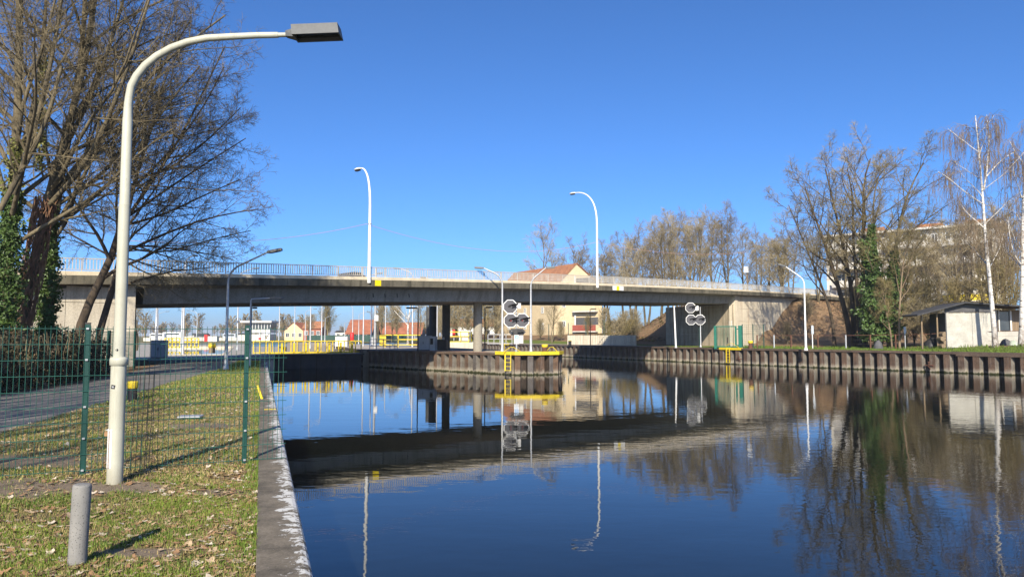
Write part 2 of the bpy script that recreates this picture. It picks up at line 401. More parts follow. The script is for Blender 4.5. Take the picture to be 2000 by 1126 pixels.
# ------------------------------------------------------------------ mesh helpers
class MB:
    def __init__(self):
        self.v, self.f, self.s = [], [], []
    def add(self, vs, fs, smooth=False):
        n = len(self.v)
        self.v += [tuple(p) for p in vs]
        self.f += [tuple(i + n for i in f) for f in fs]
        self.s += [smooth] * len(fs)
        return self
    def box(self, x0, x1, y0, y1, z0, z1):
        vs = [(x0, y0, z0), (x1, y0, z0), (x1, y1, z0), (x0, y1, z0), (x0, y0, z1), (x1, y0, z1), (x1, y1, z1), (x0, y1, z1)]
        return self.add(vs, [(0, 3, 2, 1), (4, 5, 6, 7), (0, 1, 5, 4), (1, 2, 6, 5), (2, 3, 7, 6), (3, 0, 4, 7)])
    def cbox(self, x0, x1, y0, y1, z0, z1, c=0.02):
        """box with chamfered vertical edges and top"""
        def ring(z, i):
            a0, a1, b0, b1 = x0 + i, x1 - i, y0 + i, y1 - i
            return [(a0 + c, b0, z), (a1 - c, b0, z), (a1, b0 + c, z), (a1, b1 - c, z), (a1 - c, b1, z), (a0 + c, b1, z), (a0, b1 - c, z), (a0, b0 + c, z)]
        vs = ring(z0, 0) + ring(z1 - c, 0) + ring(z1, c)
        fs = [tuple(range(7, -1, -1)), tuple(range(16, 24))]
        for r in (0, 8):
            for i in range(8):
                fs.append((r + i, r + (i + 1) % 8, r + 8 + (i + 1) % 8, r + 8 + i))
        return self.add(vs, fs)
    def tube(self, pts, radii, n=8, caps=True, smooth=True):
        pts = [Vector(p) for p in pts]
        if not hasattr(radii, '__len__'):
            radii = [radii] * len(pts)
        vs, fs = [], []
        ref = None
        for i, p in enumerate(pts):
            t = (pts[min(i + 1, len(pts) - 1)] - pts[max(i - 1, 0)])
            if t.length < 1e-9:
                t = Vector((0, 0, 1))
            t.normalize()
            if ref is None:
                ref = Vector((1, 0, 0)) if abs(t.x) < 0.9 else Vector((0, 1, 0))
            u = (ref - t * ref.dot(t))
            if u.length < 1e-6:
                u = t.orthogonal()
            u.normalize()
            ref = u
            w = t.cross(u)
            for k in range(n):
                a = 2 * math.pi * k / n
                vs.append(p + (u * math.cos(a) + w * math.sin(a)) * radii[i])
        for i in range(len(pts) - 1):
            for k in range(n):
                fs.append((i * n + k, i * n + (k + 1) % n, (i + 1) * n + (k + 1) % n, (i + 1) * n + k))
        self.add(vs, fs, smooth)
        if caps:
            self.add(vs[:n], [tuple(range(n - 1, -1, -1))])
            self.add(vs[-n:], [tuple(range(n))])
        return self
    def lathe(self, prof, n=16, cx=0, cy=0, smooth=True):
        return self.tube([(cx, cy, z) for r, z in prof], [r for r, z in prof], n, True, smooth)
    def beam(self, p0, p1, w, h, up=(0, 0, 1)):
        p0, p1 = Vector(p0), Vector(p1)
        t = (p1 - p0).normalized()
        u = t.cross(Vector(up))
        if u.length < 1e-6:
            u = t.cross(Vector((1, 0, 0)))
        u.normalize()
        q = u.cross(t)
        a, b_ = u * w / 2, q * h / 2
        vs = [p0 - a - b_, p0 + a - b_, p0 + a + b_, p0 - a + b_, p1 - a - b_, p1 + a - b_, p1 + a + b_, p1 - a + b_]
        return self.add(vs, [(0, 1, 2, 3), (7, 6, 5, 4), (0, 4, 5, 1), (1, 5, 6, 2), (2, 6, 7, 3), (3, 7, 4, 0)])
    def prism(self, poly, z0, z1):
        n = len(poly)
        z0 = z0 if hasattr(z0, '__len__') else [z0] * n
        z1 = z1 if hasattr(z1, '__len__') else [z1] * n
        vs = [(p[0], p[1], z0[i]) for i, p in enumerate(poly)] + [(p[0], p[1], z1[i]) for i, p in enumerate(poly)]
        fs = [tuple(range(n - 1, -1, -1)), tuple(range(n, 2 * n))]
        fs += [(i, (i + 1) % n, n + (i + 1) % n, n + i) for i in range(n)]
        return self.add(vs, fs)
    def extrude_path(self, path, prof):
        """path: list of (origin, across, up) ; prof: closed list of (a, z)"""
        n = len(prof)
        vs = []
        for o, ac, up in path:
            for a, z in prof:
                vs.append(Vector(o) + Vector(ac) * a + Vector(up) * z)
        fs = []
        for i in range(len(path) - 1):
            for k in range(n):
                fs.append((i * n + k, (i + 1) * n + k, (i + 1) * n + (k + 1) % n, i * n + (k + 1) % n))
        fs.append(tuple(range(n)))
        fs.append(tuple(range((len(path) - 1) * n + n - 1, (len(path) - 1) * n - 1, -1)))
        return self.add(vs, fs)
    def sheet(self, poly, z):
        return self.add([(p[0], p[1], p[2] if len(p) > 2 else z) for p in poly], [tuple(range(len(poly)))])
    def mesh(self, name, mat):
        me = bpy.data.meshes.new(name)
        me.from_pydata([tuple(p) for p in self.v], [], self.f)
        me.polygons.foreach_set('use_smooth', self.s)
        me.materials.append(mat)
        me.update()
        return me
    def build(self, name, mat, parent=None, loc=None):
        return link(name, self.mesh(name, mat), parent, loc)

def link(name, me, parent=None, loc=None, rotz=0.0):
    o = bpy.data.objects.new(name, me)
    COL.objects.link(o)
    if parent is not None:
        o.parent = parent
    if loc is not None:
        o.location = loc
    o.rotation_euler = (0, 0, rotz)
    return o

def npmesh(name, V, F, mat, smooth=False):
    """fast mesh from arrays; F is (n,3) or (n,4)"""
    me = bpy.data.meshes.new(name)
    k = F.shape[1]
    me.vertices.add(len(V)); me.vertices.foreach_set('co', np.ascontiguousarray(V, dtype=np.float32).ravel())
    me.loops.add(F.size); me.loops.foreach_set('vertex_index', np.ascontiguousarray(F, dtype=np.int32).ravel())
    me.polygons.add(len(F))
    me.polygons.foreach_set('loop_start', np.arange(0, F.size, k, dtype=np.int32))
    me.polygons.foreach_set('loop_total', np.full(len(F), k, dtype=np.int32))
    me.polygons.foreach_set('use_smooth', np.full(len(F), smooth, dtype=bool))
    me.materials.append(mat)
    me.update(calc_edges=True)
    me.validate()
    return me

def tag(o, label=None, cat=None, group=None, kind=None):
    if label: o['label'] = label
    if cat: o['category'] = cat
    if group: o['group'] = group
    if kind: o['kind'] = kind
    return o

def thing(name, label, cat, loc=(0, 0, 0), rotz=0.0, group=None):
    o = bpy.data.objects.new(name, None)
    o.empty_display_size = 0.3
    COL.objects.link(o)
    o.location = loc
    o.rotation_euler = (0, 0, rotz)
    return tag(o, label, cat, group)

def struct(name, mb, mat):
    o = mb.build(name, mat)
    o['kind'] = 'structure'
    return o

def dup(root, loc, rotz=0.0, label=None, scale=None):
    r = root.copy(); COL.objects.link(r)
    r.location = loc; r.rotation_euler = (0, 0, rotz)
    if scale: r.scale = scale if hasattr(scale, '__len__') else (scale,) * 3
    if label: r['label'] = label
    for ch in list(root.children):
        c = ch.copy(); COL.objects.link(c); c.parent = r
        for g in list(ch.children):
            d = g.copy(); COL.objects.link(d); d.parent = c
    return r

def smooth01(x):
    x = min(1.0, max(0.0, x))
    return x * x * (3 - 2 * x)

# ------------------------------------------------------------------ bridge frame (u along the near edge, n across, away from the camera)
BO = Vector((-9.37, 50.06, 0)); BU = Vector((0.7105, 0.7036, 0)); BN = Vector((-0.7036, 0.7105, 0))
def u_of_px(px, n=0.0):
    r = (px - CX) / (FPX * math.cos(PITCH) - (CY - 560) * math.sin(PITCH))
    o = BO + BN * n
    return (r * o.y - o.x) / (BU.x - r * BU.y)
_us, _zs = [], []
for px, py in ((110, 546), (300, 548), (500, 548.5), (738, 551.5), (1000, 556.5), (1205, 563), (1400, 571), (1560, 577)):
    u = u_of_px(px); Y = (BO + BU * u).y
    _us.append(u); _zs.append(at(px, py, Y).z)
ZC = np.polyfit(_us, _zs, 2)
def zdeck(u):
    u = max(-60.0, min(u, 80.0))
    return float(np.polyval(ZC, u))       # middle of the edge beam
def bp(u, n, z=0.0):
    p = BO + BU * u + BN * n
    return Vector((p.x, p.y, z))
BW = 13.4
U_L = u_of_px(263, 0.9)      # left abutment corner
U_R = u_of_px(1432, 0.9)     # right abutment corner
FACE_L = Vector((-0.46, 0.888, 0)).normalized()
FACE_R = Vector((-0.447, 0.894, 0)).normalized()

# quay front line of the right bank
QUAY = [(110.0, -48.4), (95.0, -27.3), (60.0, 21.8), (36.9, 54.3), (25.6, 69.8), (16.6, 84.6), (11.2, 94.0), (0.0, 112.5), (-10.0, 131.0), (-28.0, 165.0)]
def quay_frame():
    """cumulative length, and point+direction at length"""
    L = [0.0]
    for a, b_ in zip(QUAY, QUAY[1:]):
        L.append(L[-1] + math.hypot(b_[0] - a[0], b_[1] - a[1]))
    return L
QL = quay_frame()
def quay_at(s):
    s = max(0.0, min(s, QL[-1] - 1e-6))
    for i in range(len(QL) - 1):
        if s <= QL[i + 1]:
            t = (s - QL[i]) / (QL[i + 1] - QL[i])
            a, b_ = QUAY[i], QUAY[i + 1]
            d = Vector((b_[0] - a[0], b_[1] - a[1], 0)).normalized()
            return Vector((a[0] + t * (b_[0] - a[0]), a[1] + t * (b_[1] - a[1]), 0)), d
def quay_norm(s):
    d = (quay_at(s + 4)[1] + quay_at(max(0, s - 4))[1]).normalized()
    return Vector((d.y, -d.x, 0))          # points inland (to the right)
def quay_dist(x, y):
    best = 1e9
    for (ax, ay), (bx_, by_) in zip(QUAY, QUAY[1:]):
        vx, vy = bx_ - ax, by_ - ay
        t = max(0, min(1, ((x - ax) * vx + (y - ay) * vy) / (vx * vx + vy * vy)))
        best = min(best, math.hypot(x - ax - t * vx, y - ay - t * vy))
    return best

def h_right(x, y):
    d = quay_dist(x, y)
    p = Vector((x, y, 0)) - BO
    u, n = p.dot(BU), p.dot(BN)
    z = RIGHT_Z + 0.42 * smooth01((d - 0.5) / 8.5) * smooth01((u - U_R - 3 + 0.55 * max(0, -n)) / 8.0)
    zt = zdeck(min(u, 80)) - 0.5 - RIGHT_Z
    if n < 1.0:
        m_ = max(0.0, 0.9 - n)
        e = min((u - (U_R + 6.0)) / 2.1, zt) - m_ / 1.75
        z = z + max(0.0, e) * smooth01((d - 6.0) / 3.0)
    elif n < BW - 1:
        if u > U_R + 2:
            z = z + zt * smooth01((u - U_R - 4) / 10)
    else:
        m_ = n - (BW - 1)
        e = min((u - U_R + 2) / 2.2, zt) - m_ / 2.2
        z = z + max(0.0, e) * smooth01((d - 13.5) / 5.0)
        z += 1.3 * smooth01((d - 7) / 14.0) * smooth01(m_ / 6)
    return z

# left bank: cap line through the point under the camera
CAPD = Vector((-0.3297, 0.9441, 0)).normalized()
CAPN = Vector((CAPD.y, -CAPD.x, 0))
def cap_pt(s, a=0.0, z=0.0):
    p = CAPD * s + CAPN * a
    return Vector((p.x, p.y, z))
PATH_NEAR = [(-7.6, -8), (-8.3, 4), (-9.0, 12.6), (-9.7, 16.0), (-11.5, 23.0), (-15.0, 37.5), (-18.8, 50), (-25, 66)]
PATH_FAR = [(-13.2, -8), (-13.4, 4), (-14.0, 14), (-14.4, 20), (-15.4, 26.0), (-18.5, 36.0), (-21.0, 43.0), (-31, 66)]
def interp(poly, y):
    for a, b_ in zip(poly, poly[1:]):
        if a[1] <= y <= b_[1]:
            t = (y - a[1]) / (b_[1] - a[1])
            return a[0] + t * (b_[0] - a[0])
    return poly[0][0] if y < poly[0][1] else poly[-1][0]
def h_left(x, y):
    """slope between the path and the left wing wall"""
    xe = interp(PATH_FAR, y) - 1.2
    d = xe - x
    if d <= 0:
        return 0.0
    p = Vector((x, y, 0)) - BO
    n = p.dot(BN)
    if n > 0.8:
        return 0.0
    return min(d * 0.42, 3.6) * smooth01((y - 12) / 10) * smooth01(d / 3)

# ================================================================== SETTING
struct('water', MB().sheet([(-120, -60), (220, -60), (220, 190), (-120, 190)], WATER_Z), M['water'])

# left bank lawn (grid for a little unevenness)
def lawn_h(x, y):
    return 0.02 * math.sin(x * 1.7 + y * 0.6) * math.sin(y * 0.9 - x * 0.3) + 0.012 * math.sin(3.1 * x + 2.3 * y)
def strip_mesh(fl, fr, ys, nx, h):
    V, F = [], []
    for y in ys:
        a, b_ = fl(y), fr(y)
        for i in range(nx + 1):
            x = a + (b_ - a) * i / nx
            V.append((x, y, h(x, y, i / nx)))
    w = nx + 1
    for j in range(len(ys) - 1):
        for i in range(nx):
            F.append((j * w + i, j * w + i + 1, (j + 1) * w + i + 1, (j + 1) * w + i))
    return MB().add(V, F, True)
CAP_END = 52.0
capx = lambda y: CAPD.x / CAPD.y * y
ys = [-8 + 0.5 * i for i in range(41)] + [12.5 + 1.0 * i for i in range(38)]
ys = [y for y in ys if y <= 49.2] + [49.2]
lawn = struct('grass_bank', strip_mesh(lambda y: interp(PATH_NEAR, y), lambda y: capx(y) - 0.003, ys, 24,
       lambda x, y, t: lawn_h(x, y) * smooth01(t / 0.1) * smooth01((1 - t) / 0.06)), M['lawn'])
struct('asphalt_path', strip_mesh(lambda y: interp(PATH_FAR, y), lambda y: interp(PATH_NEAR, y) + 0.002, [-8, 4, 12.6, 14, 16, 20, 23, 26, 32, 36, 37.5, 43, 49.2], 4,
       lambda x, y, t: 0.004), M['asphalt'])
struct('verge', strip_mesh(lambda y: interp(PATH_FAR, y) - 40.0, lambda y: interp(PATH_FAR, y), [-8 + 1.0 * i for i in range(57)] + [49.2], 40,
       lambda x, y, t: 0.003 + h_left(x, y) * (1.0)), M['litter'])
# lock apron beyond, with the upper basin cut out of it
for nm, poly in (('apron', [(-70, 49.2), (-18.35, 49.2), (-23.0, 64.0), (-70, 64.0)]),
                 ('apron', [(-23.0, 64.0), (-21.0, 68.5), (-24.5, 78), (-36.5, 112), (-43.5, 112), (-25.6, 64.0)]),
                 ('apron', [(-70, 64), (-31.5, 64), (-54, 112), (-110, 112)]),
                 ('apron', [(-110, 112), (-42, 112), (-60, 170), (-160, 170)])):
    struct(nm, MB().sheet(poly, 0.0), M['apron'])
struct('basin_water', MB().sheet([(-33, 63.5), (-24.5, 63.5), (-42.5, 113), (-55, 113)], -0.22), M['water'])
_rim = MB()
for a, b_ in (((-31.5, 64), (-25.6, 64)), ((-25.6, 64), (-43.5, 112)), ((-31.5, 64), (-54, 112)), ((-54, 112), (-43.5, 112))):
    _rim.beam((a[0], a[1], -0.25), (b_[0], b_[1], -0.25), 0.4, 0.58)
struct('basin_kerb', _rim, M['kerb'])

# right bank: grid along the quay
def bank_grid(d_list, s0, s1, ds):
    V, F = [], []
    S = [s0 + ds * i for i in range(int((s1 - s0) / ds) + 1)]
    for s in S:
        p, _ = quay_at(s); q = quay_norm(s)
        for d in d_list:
            x, y = p.x + q.x * d, p.y + q.y * d
            V.append((x, y, h_right(x, y)))
    w = len(d_list)
    for j in range(len(S) - 1):
        for i in range(w - 1):
            F.append((j * w + i, (j + 1) * w + i, (j + 1) * w + i + 1, j * w + i + 1))
    return MB().add(V, F, True)
S_ABUT = QL[4] + 12.0
struct('grass_bank', bank_grid([0.25, 0.6, 1.2, 2, 3, 4, 5, 6, 7, 8, 9.5], 10, QL[-1], 1.5), M['bank_grass'])
struct('embankment', bank_grid([9.5, 10.5, 11.5, 12.5, 14, 16, 18, 20, 23, 26, 30, 35, 42, 50, 62, 80, 110], 10, QL[-1], 2.0), M['litter'])
# far land
struct('far_ground', MB().sheet([(-3000, 168), (-26, 165.5), (140, 165.5), (3000, 168), (3000, 6000), (-3000, 6000)], 0.02), M['far_grass'])
struct('far_ground', MB().sheet([(-3000, -60), (-55, -60), (-69.8, 49.2), (-69.8, 64), (-109.8, 112), (-159, 170), (-3000, 170)], -0.03), M['far_grass'])
struct('far_ground', MB().sheet([(120, -60), (3000, -60), (3000, 170), (70, 170), (90, 130)], 0.3), M['far_grass'])

# ------------------------------------------------------------------ left quay wall
qw = thing('quay_wall', 'long dark concrete quay wall with worn white paint beside the lawn', 'quay wall', cap_pt(0), math.atan2(CAPD.y, CAPD.x) - math.pi / 2)
MB().box(0.02, 0.36, -8, CAP_END - 2.0, -2.2, -0.30).build('wall_face', M['concrete_dark'], qw)
prof = [(0.0, -0.295), (0.0, 0.032), (0.006, 0.038), (0.33, 0.040), (0.362, 0.030), (0.380, 0.008), (0.385, -0.03), (0.385, -0.295)]
def cap_stone(y0, y1):
    vs, n = [], len(prof)
    for y in (y0, y1):
        vs += [(a, y, z) for a, z in prof]
    fs = [(k, (k + 1) % n, n + (k + 1) % n, n + k) for k in range(n)] + [tuple(range(n - 1, -1, -1)), tuple(range(n, 2 * n))]
    return MB().add(vs, fs)
joints = [-8, -3.2, 0.6, 4.1, 9.62, 14.4, 19.5, 24.6, 29.7, 34.8, 39.9, 45.0, 50.0]
for a, b_ in zip(joints, joints[1:]):
    cap_stone(a + 0.005, b_ - 0.005).build('cap_stone', M['cap'], qw)
# yellow mark on the cap, a thin painted band lying on it
p = MB().box(0.10, 0.355, 17.15, 17.32, 0.041, 0.045); p.build('painted_mark', M['yellow'], qw)

# ------------------------------------------------------------------ sheet pile walls
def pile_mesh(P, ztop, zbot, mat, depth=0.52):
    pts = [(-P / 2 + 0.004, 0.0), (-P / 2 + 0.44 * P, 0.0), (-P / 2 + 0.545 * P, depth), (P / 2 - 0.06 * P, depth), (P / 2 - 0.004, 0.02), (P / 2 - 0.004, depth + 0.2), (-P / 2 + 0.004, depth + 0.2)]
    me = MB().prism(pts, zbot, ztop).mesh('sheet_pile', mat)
    me.materials.append(M['pile_sunlit'])
    me.materials.append(M['pile_shade'])
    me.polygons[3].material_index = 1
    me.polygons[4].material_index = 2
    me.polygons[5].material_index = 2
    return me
def pile_run(path, root, ztop, P, mats, pick):
    """path: points with the water on the right-hand side of travel -> local -y faces the water"""
    out = 0.0
    carry = 0.0
    i_ = 0
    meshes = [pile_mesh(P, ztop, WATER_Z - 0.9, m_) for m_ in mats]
    base = Vector(root.location)
    for a, b_ in zip(path, path[1:]):
        a, b_ = Vector((a[0], a[1], 0)), Vector((b_[0], b_[1], 0))
        L = (b_ - a).length; d = (b_ - a) / L
        n = max(1, round(L / P))
        step = L / n
        for k in range(n):
            c = a + d * (k + 0.5) * step
            o = link('sheet_pile', meshes[pick(i_, c)], root, (c.x - base.x, c.y - base.y, 0), math.atan2(d.y, d.x))
            o.scale = (step / P, 1, 1)
            i_ += 1
rw = thing('sheet_pile_wall', 'long rusty sheet pile wall along the grassy right bank', 'pile wall', (25.6, 69.8, 0))
s = QL[2] - 8
pts = []
while s < QL[-1] - 12:
    pts.append(quay_at(s)[0]); s += 7.42
pts = [(p.x, p.y) for p in pts][::-1]
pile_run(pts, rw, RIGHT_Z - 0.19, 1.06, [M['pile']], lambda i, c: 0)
capb = MB()
pth = []
s = QL[2] - 8
while s < QL[-1] - 12:
    p, _ = quay_at(s); q = quay_norm(s)
    pth.append(((p.x - 25.6, p.y - 69.8, RIGHT_Z), (q.x, q.y, 0), (0, 0, 1))); s += 3.0
nearest = len(pth)
# the beam is deeper on the stretch near the camera
def capz(i):
    t = i / max(1, nearest - 1)
    return -0.34 if t < 0.34 else -0.19
k1 = int(nearest * 0.34)
for seg, dz in ((pth[:k1], -0.30), (pth[k1 - 1:], -0.16)):
    MB().extrude_path(seg, [(-0.06, dz), (-0.06, 0.02), (0.56, 0.03), (0.56, dz)]).build('cap_beam', M['pile_cap'], rw)

ISL = [(3.25, 56.8), (2.9, 55.4), (1.9, 54.75), (0.5, 54.6), (-0.75, 55.9), (-2.6, 58.0), (-9.6, 64.9), (-13.6, 69.3), (-15.4, 73.5)]
ISL_R = [(-22.0, 92.0), (-42.0, 134), (-36.0, 136), (-18.0, 100), (-5.0, 74.0), (1.5, 62.0)]
struct('island', MB().prism((ISL + ISL_R)[::-1], WATER_Z - 0.8, ISL_Z), M['island_top'])
iw = thing('sheet_pile_wall', 'rusty and grey sheet pile wall round the nose of the island', 'pile wall', (0, 56, 0))
def grow_out(poly, k):
    out = []
    for i, p in enumerate(poly):
        a = Vector(poly[max(0, i - 1)]); b_ = Vector(poly[min(len(poly) - 1, i + 1)])
        d = (b_ - a).normalized(); nrm = Vector((-d.y, d.x))
        out.append((p[0] + nrm.x * k, p[1] + nrm.y * k))
    return out
out = grow_out([(-18.0, 100), (-5.0, 74.0), (1.5, 62.0)] + ISL + [(-22.0, 92.0)], -0.74)
if (Vector(out[4]) - Vector((0, 66))).length < (Vector(ISL[1]) - Vector((0, 66))).length:
    out = grow_out([(-18.0, 100), (-5.0, 74.0), (1.5, 62.0)] + ISL + [(-22.0, 92.0)], 0.74)
ISL_OUT = out
pile_run(out[::-1], iw, ISL_Z - 0.16, 0.98, [M['pile'], M['pile_grey']], lambda i, c: 1 if (c.y < 57.2 and i % 2) else 0)
pth = []
for i, p in enumerate(out):
    a = Vector(out[max(0, i - 1)]); b_ = Vector(out[min(len(out) - 1, i + 1)]); d = (b_ - a).normalized()
    nrm = Vector((-d.y, d.x, 0))
    if (Vector((p[0], p[1], 0)) + nrm - Vector((-4, 66, 0))).length > (Vector((p[0], p[1], 0)) - nrm - Vector((-4, 66, 0))).length:
        nrm = -nrm
    pth.append(((p[0], p[1] - 56, ISL_Z), (nrm.x, nrm.y, 0), (0, 0, 1)))
MB().extrude_path(pth, [(-0.03, -0.17), (-0.03, 0.02), (0.24, 0.02), (0.24, -0.17)]).build('cap_beam', M['pile_cap'], iw)
MB().extrude_path(pth, [(0.242, -0.17), (0.242, 0.016), (0.92, 0.012), (0.92, -0.17)]).build('coping', M['island_top'], iw)
# brick paved strip on the island behind the beam
strip = grow_out([(-2.6, 58.0), (-9.6, 64.9), (-13.6, 69.3)], 0.25)
in_ = grow_out([(-2.6, 58.0), (-9.6, 64.9), (-13.6, 69.3)], 1.6)
if (Vector(in_[1]) - Vector((0, 72))).length > (Vector(strip[1]) - Vector((0, 72))).length:
    strip = grow_out([(-2.6, 58.0), (-9.6, 64.9), (-13.6, 69.3)], -0.25); in_ = grow_out([(-2.6, 58.0), (-9.6, 64.9), (-13.6, 69.3)], -1.6)
struct('paving', MB().sheet(strip + in_[::-1], ISL_Z + 0.006), M['brick_paving'])

# ================================================================== BRIDGE
br = thing('road_bridge', 'long flat concrete road bridge spanning the canal', 'bridge', bp(0, 0))
UA, UB = -62.0, 92.0
us = [UA + 3.0 * i for i in range(int((UB - UA) / 3.0) + 1)]
def bl(u, n, z):                       # bridge-local coordinates (root sits at BO)
    return BU * u + BN * n + Vector((0, 0, z))
def bpath(u0, u1, step=3.0):
    n = max(1, int(math.ceil((u1 - u0) / step)))
    return [(bl(u0 + (u1 - u0) * i / n, 0, zdeck(u0 + (u1 - u0) * i / n)), BN, (0, 0, 1)) for i in range(n + 1)]
# section heights relative to the middle of the edge beam
deck = MB().extrude_path(bpath(UA, UB), [(0.30, -0.02), (0.30, 0.10), (2.1, 0.10), (2.1, -0.20), (BW - 2.1, -0.20), (BW - 2.1, 0.10), (BW - 0.30, 0.10), (BW - 0.30, -0.02), (BW - 1.1, -0.38), (1.1, -0.38)])
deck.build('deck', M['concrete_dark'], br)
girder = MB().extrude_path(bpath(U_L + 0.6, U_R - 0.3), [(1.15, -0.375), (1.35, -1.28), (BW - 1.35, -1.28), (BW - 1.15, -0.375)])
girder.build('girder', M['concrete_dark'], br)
# edge beam in cast lengths
k = UA
while k < UB:
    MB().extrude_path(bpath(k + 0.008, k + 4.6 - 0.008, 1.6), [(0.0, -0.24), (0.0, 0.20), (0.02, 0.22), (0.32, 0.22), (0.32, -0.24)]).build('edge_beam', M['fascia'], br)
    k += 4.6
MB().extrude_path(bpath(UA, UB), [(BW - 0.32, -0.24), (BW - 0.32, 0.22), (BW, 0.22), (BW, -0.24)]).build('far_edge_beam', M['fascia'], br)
MB().extrude_path(bpath(UA, UB), [(0.03, 0.223), (0.03, 0.425), (0.05, 0.44), (0.30, 0.44), (0.30, 0.223)]).build('kerb', M['kerb'], br)
MB().extrude_path(bpath(UA, UB), [(1.9, 0.104), (1.9, 0.12), (2.098, 0.12), (2.098, 0.104)]).build('kerb', M['kerb'], br)
MB().extrude_path(bpath(UA, UB), [(2.11, -0.198), (2.11, -0.18), (BW - 2.11, -0.18), (BW - 2.11, -0.198)]).build('roadway', M['road'], br)
# railing of the near side: rails, posts, balusters
rail = MB()
RH = 0.38
for z_, w, h_ in ((1.11, 0.065, 0.05), (0.53, 0.04, 0.035)):
    for i in range(len(us) - 1):
        rail.beam(bl(us[i], 0.17, zdeck(us[i]) + z_), bl(us[i + 1], 0.17, zdeck(us[i + 1]) + z_), w, h_)
ra = rail.build('railing', M['rail_paint'], br)
bal = MB().box(-0.019, 0.019, -0.02, 0.02, 0.0, 0.56).mesh('baluster', M['rail_paint'])
yaw = math.atan2(BU.y, BU.x)
ub, nb = -24.0, 0
rest = MB()
while ub < 80.0:
    p = bl(ub, 0.17, zdeck(ub) + 0.53)
    if -20 <= ub and nb < 300:
        link('baluster', bal, ra, p, yaw); nb += 1
    else:
        q = BN * 0.02; t = BU * 0.019
        rest.add([p - q - t, p - q + t, p + q + t, p + q - t] + [x + Vector((0, 0, 0.56)) for x in (p - q - t, p - q + t, p + q + t, p + q - t)],
                 [(0, 1, 5, 4), (1, 2, 6, 5), (2, 3, 7, 6), (3, 0, 4, 7)])
    ub += 0.16
tag(rest.build('baluster_row', M['rail_paint'], ra), kind='stuff')
pst = MB().box(-0.018, 0.018, -0.03, 0.03, 0.06, 0.74).mesh('post', M['rail_paint'])
u = UA
while u < UB:
    link('post', pst, ra, bl(u, 0.17, zdeck(u) + 0.375), yaw); u += 1.9
# far railing, simple but real
far = MB()
for i in range(len(us) - 1):
    for z_ in (1.11, 0.50):
        far.beam(bl(us[i], BW - 0.17, zdeck(us[i]) + z_), bl(us[i + 1], BW - 0.17, zdeck(us[i + 1]) + z_), 0.06, 0.04)
fr = far.build('far_railing', M['rail_paint'], br)
rest = MB()
ub = -30.0
while ub < 80:
    rest.beam(bl(ub, BW - 0.17, zdeck(ub) + 0.38), bl(ub, BW - 0.17, zdeck(ub) + 1.10), 0.03, 0.03); ub += 0.38
tag(rest.build('baluster_row', M['rail_paint'], fr), kind='stuff')
# piers: a row of round columns standing on the island along the canal
piers = []
for px, py, Y in ((933, 690, 61.2), (871, 690, 68.6), (845, 690, 71.8), (839, 690, 75.2)):
    x = at(px, py, Y).x
    n_ = (Vector((x, Y, 0)) - BO).dot(BN); u_ = (Vector((x, Y, 0)) - BO).dot(BU)
    piers.append((x - BO.x, Y - BO.y, u_))
for i, (x, y, u_) in enumerate(piers):
    r = 0.38
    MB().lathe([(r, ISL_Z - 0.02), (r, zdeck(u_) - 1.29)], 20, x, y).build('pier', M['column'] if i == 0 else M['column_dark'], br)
# signs on the edge beam
def fascia_sign(px, py, name, w, h, mat, over=0.012, dz=0.0):
    u_ = u_of_px(px); z_ = zdeck(u_) + dz
    return MB().extrude_path([(bl(u_ - w / 2, 0, z_), BN, (0, 0, 1)), (bl(u_ + w / 2, 0, zdeck(u_ + w / 2) + dz), BN, (0, 0, 1))],
                             [(-over - 0.012, -h / 2), (-over - 0.012, h / 2), (-over, h / 2), (-over, -h / 2)]).build(name, mat, br)
fascia_sign(738, 551, 'yellow_sign', 0.50, 0.40, M['sign_yellow'])
fascia_sign(1207, 563, 'white_sign', 1.75, 0.42, M['white'])
_o = fascia_sign(1206.5, 563, 'yellow_mark', 0.42, 0.40, M['sign_yellow'], 0.026)
# drain slots in the girder web
for px in (729, 752, 776, 799):
    u_ = u_of_px(px, 1.2)
    MB().box(-0.03, 0.03, -0.01, 0.0, -0.18, 0.18).build('drain', M['black'], br, bl(u_, 1.20, zdeck(u_) - 0.78)).rotation_euler = (rad(-12), 0, yaw)

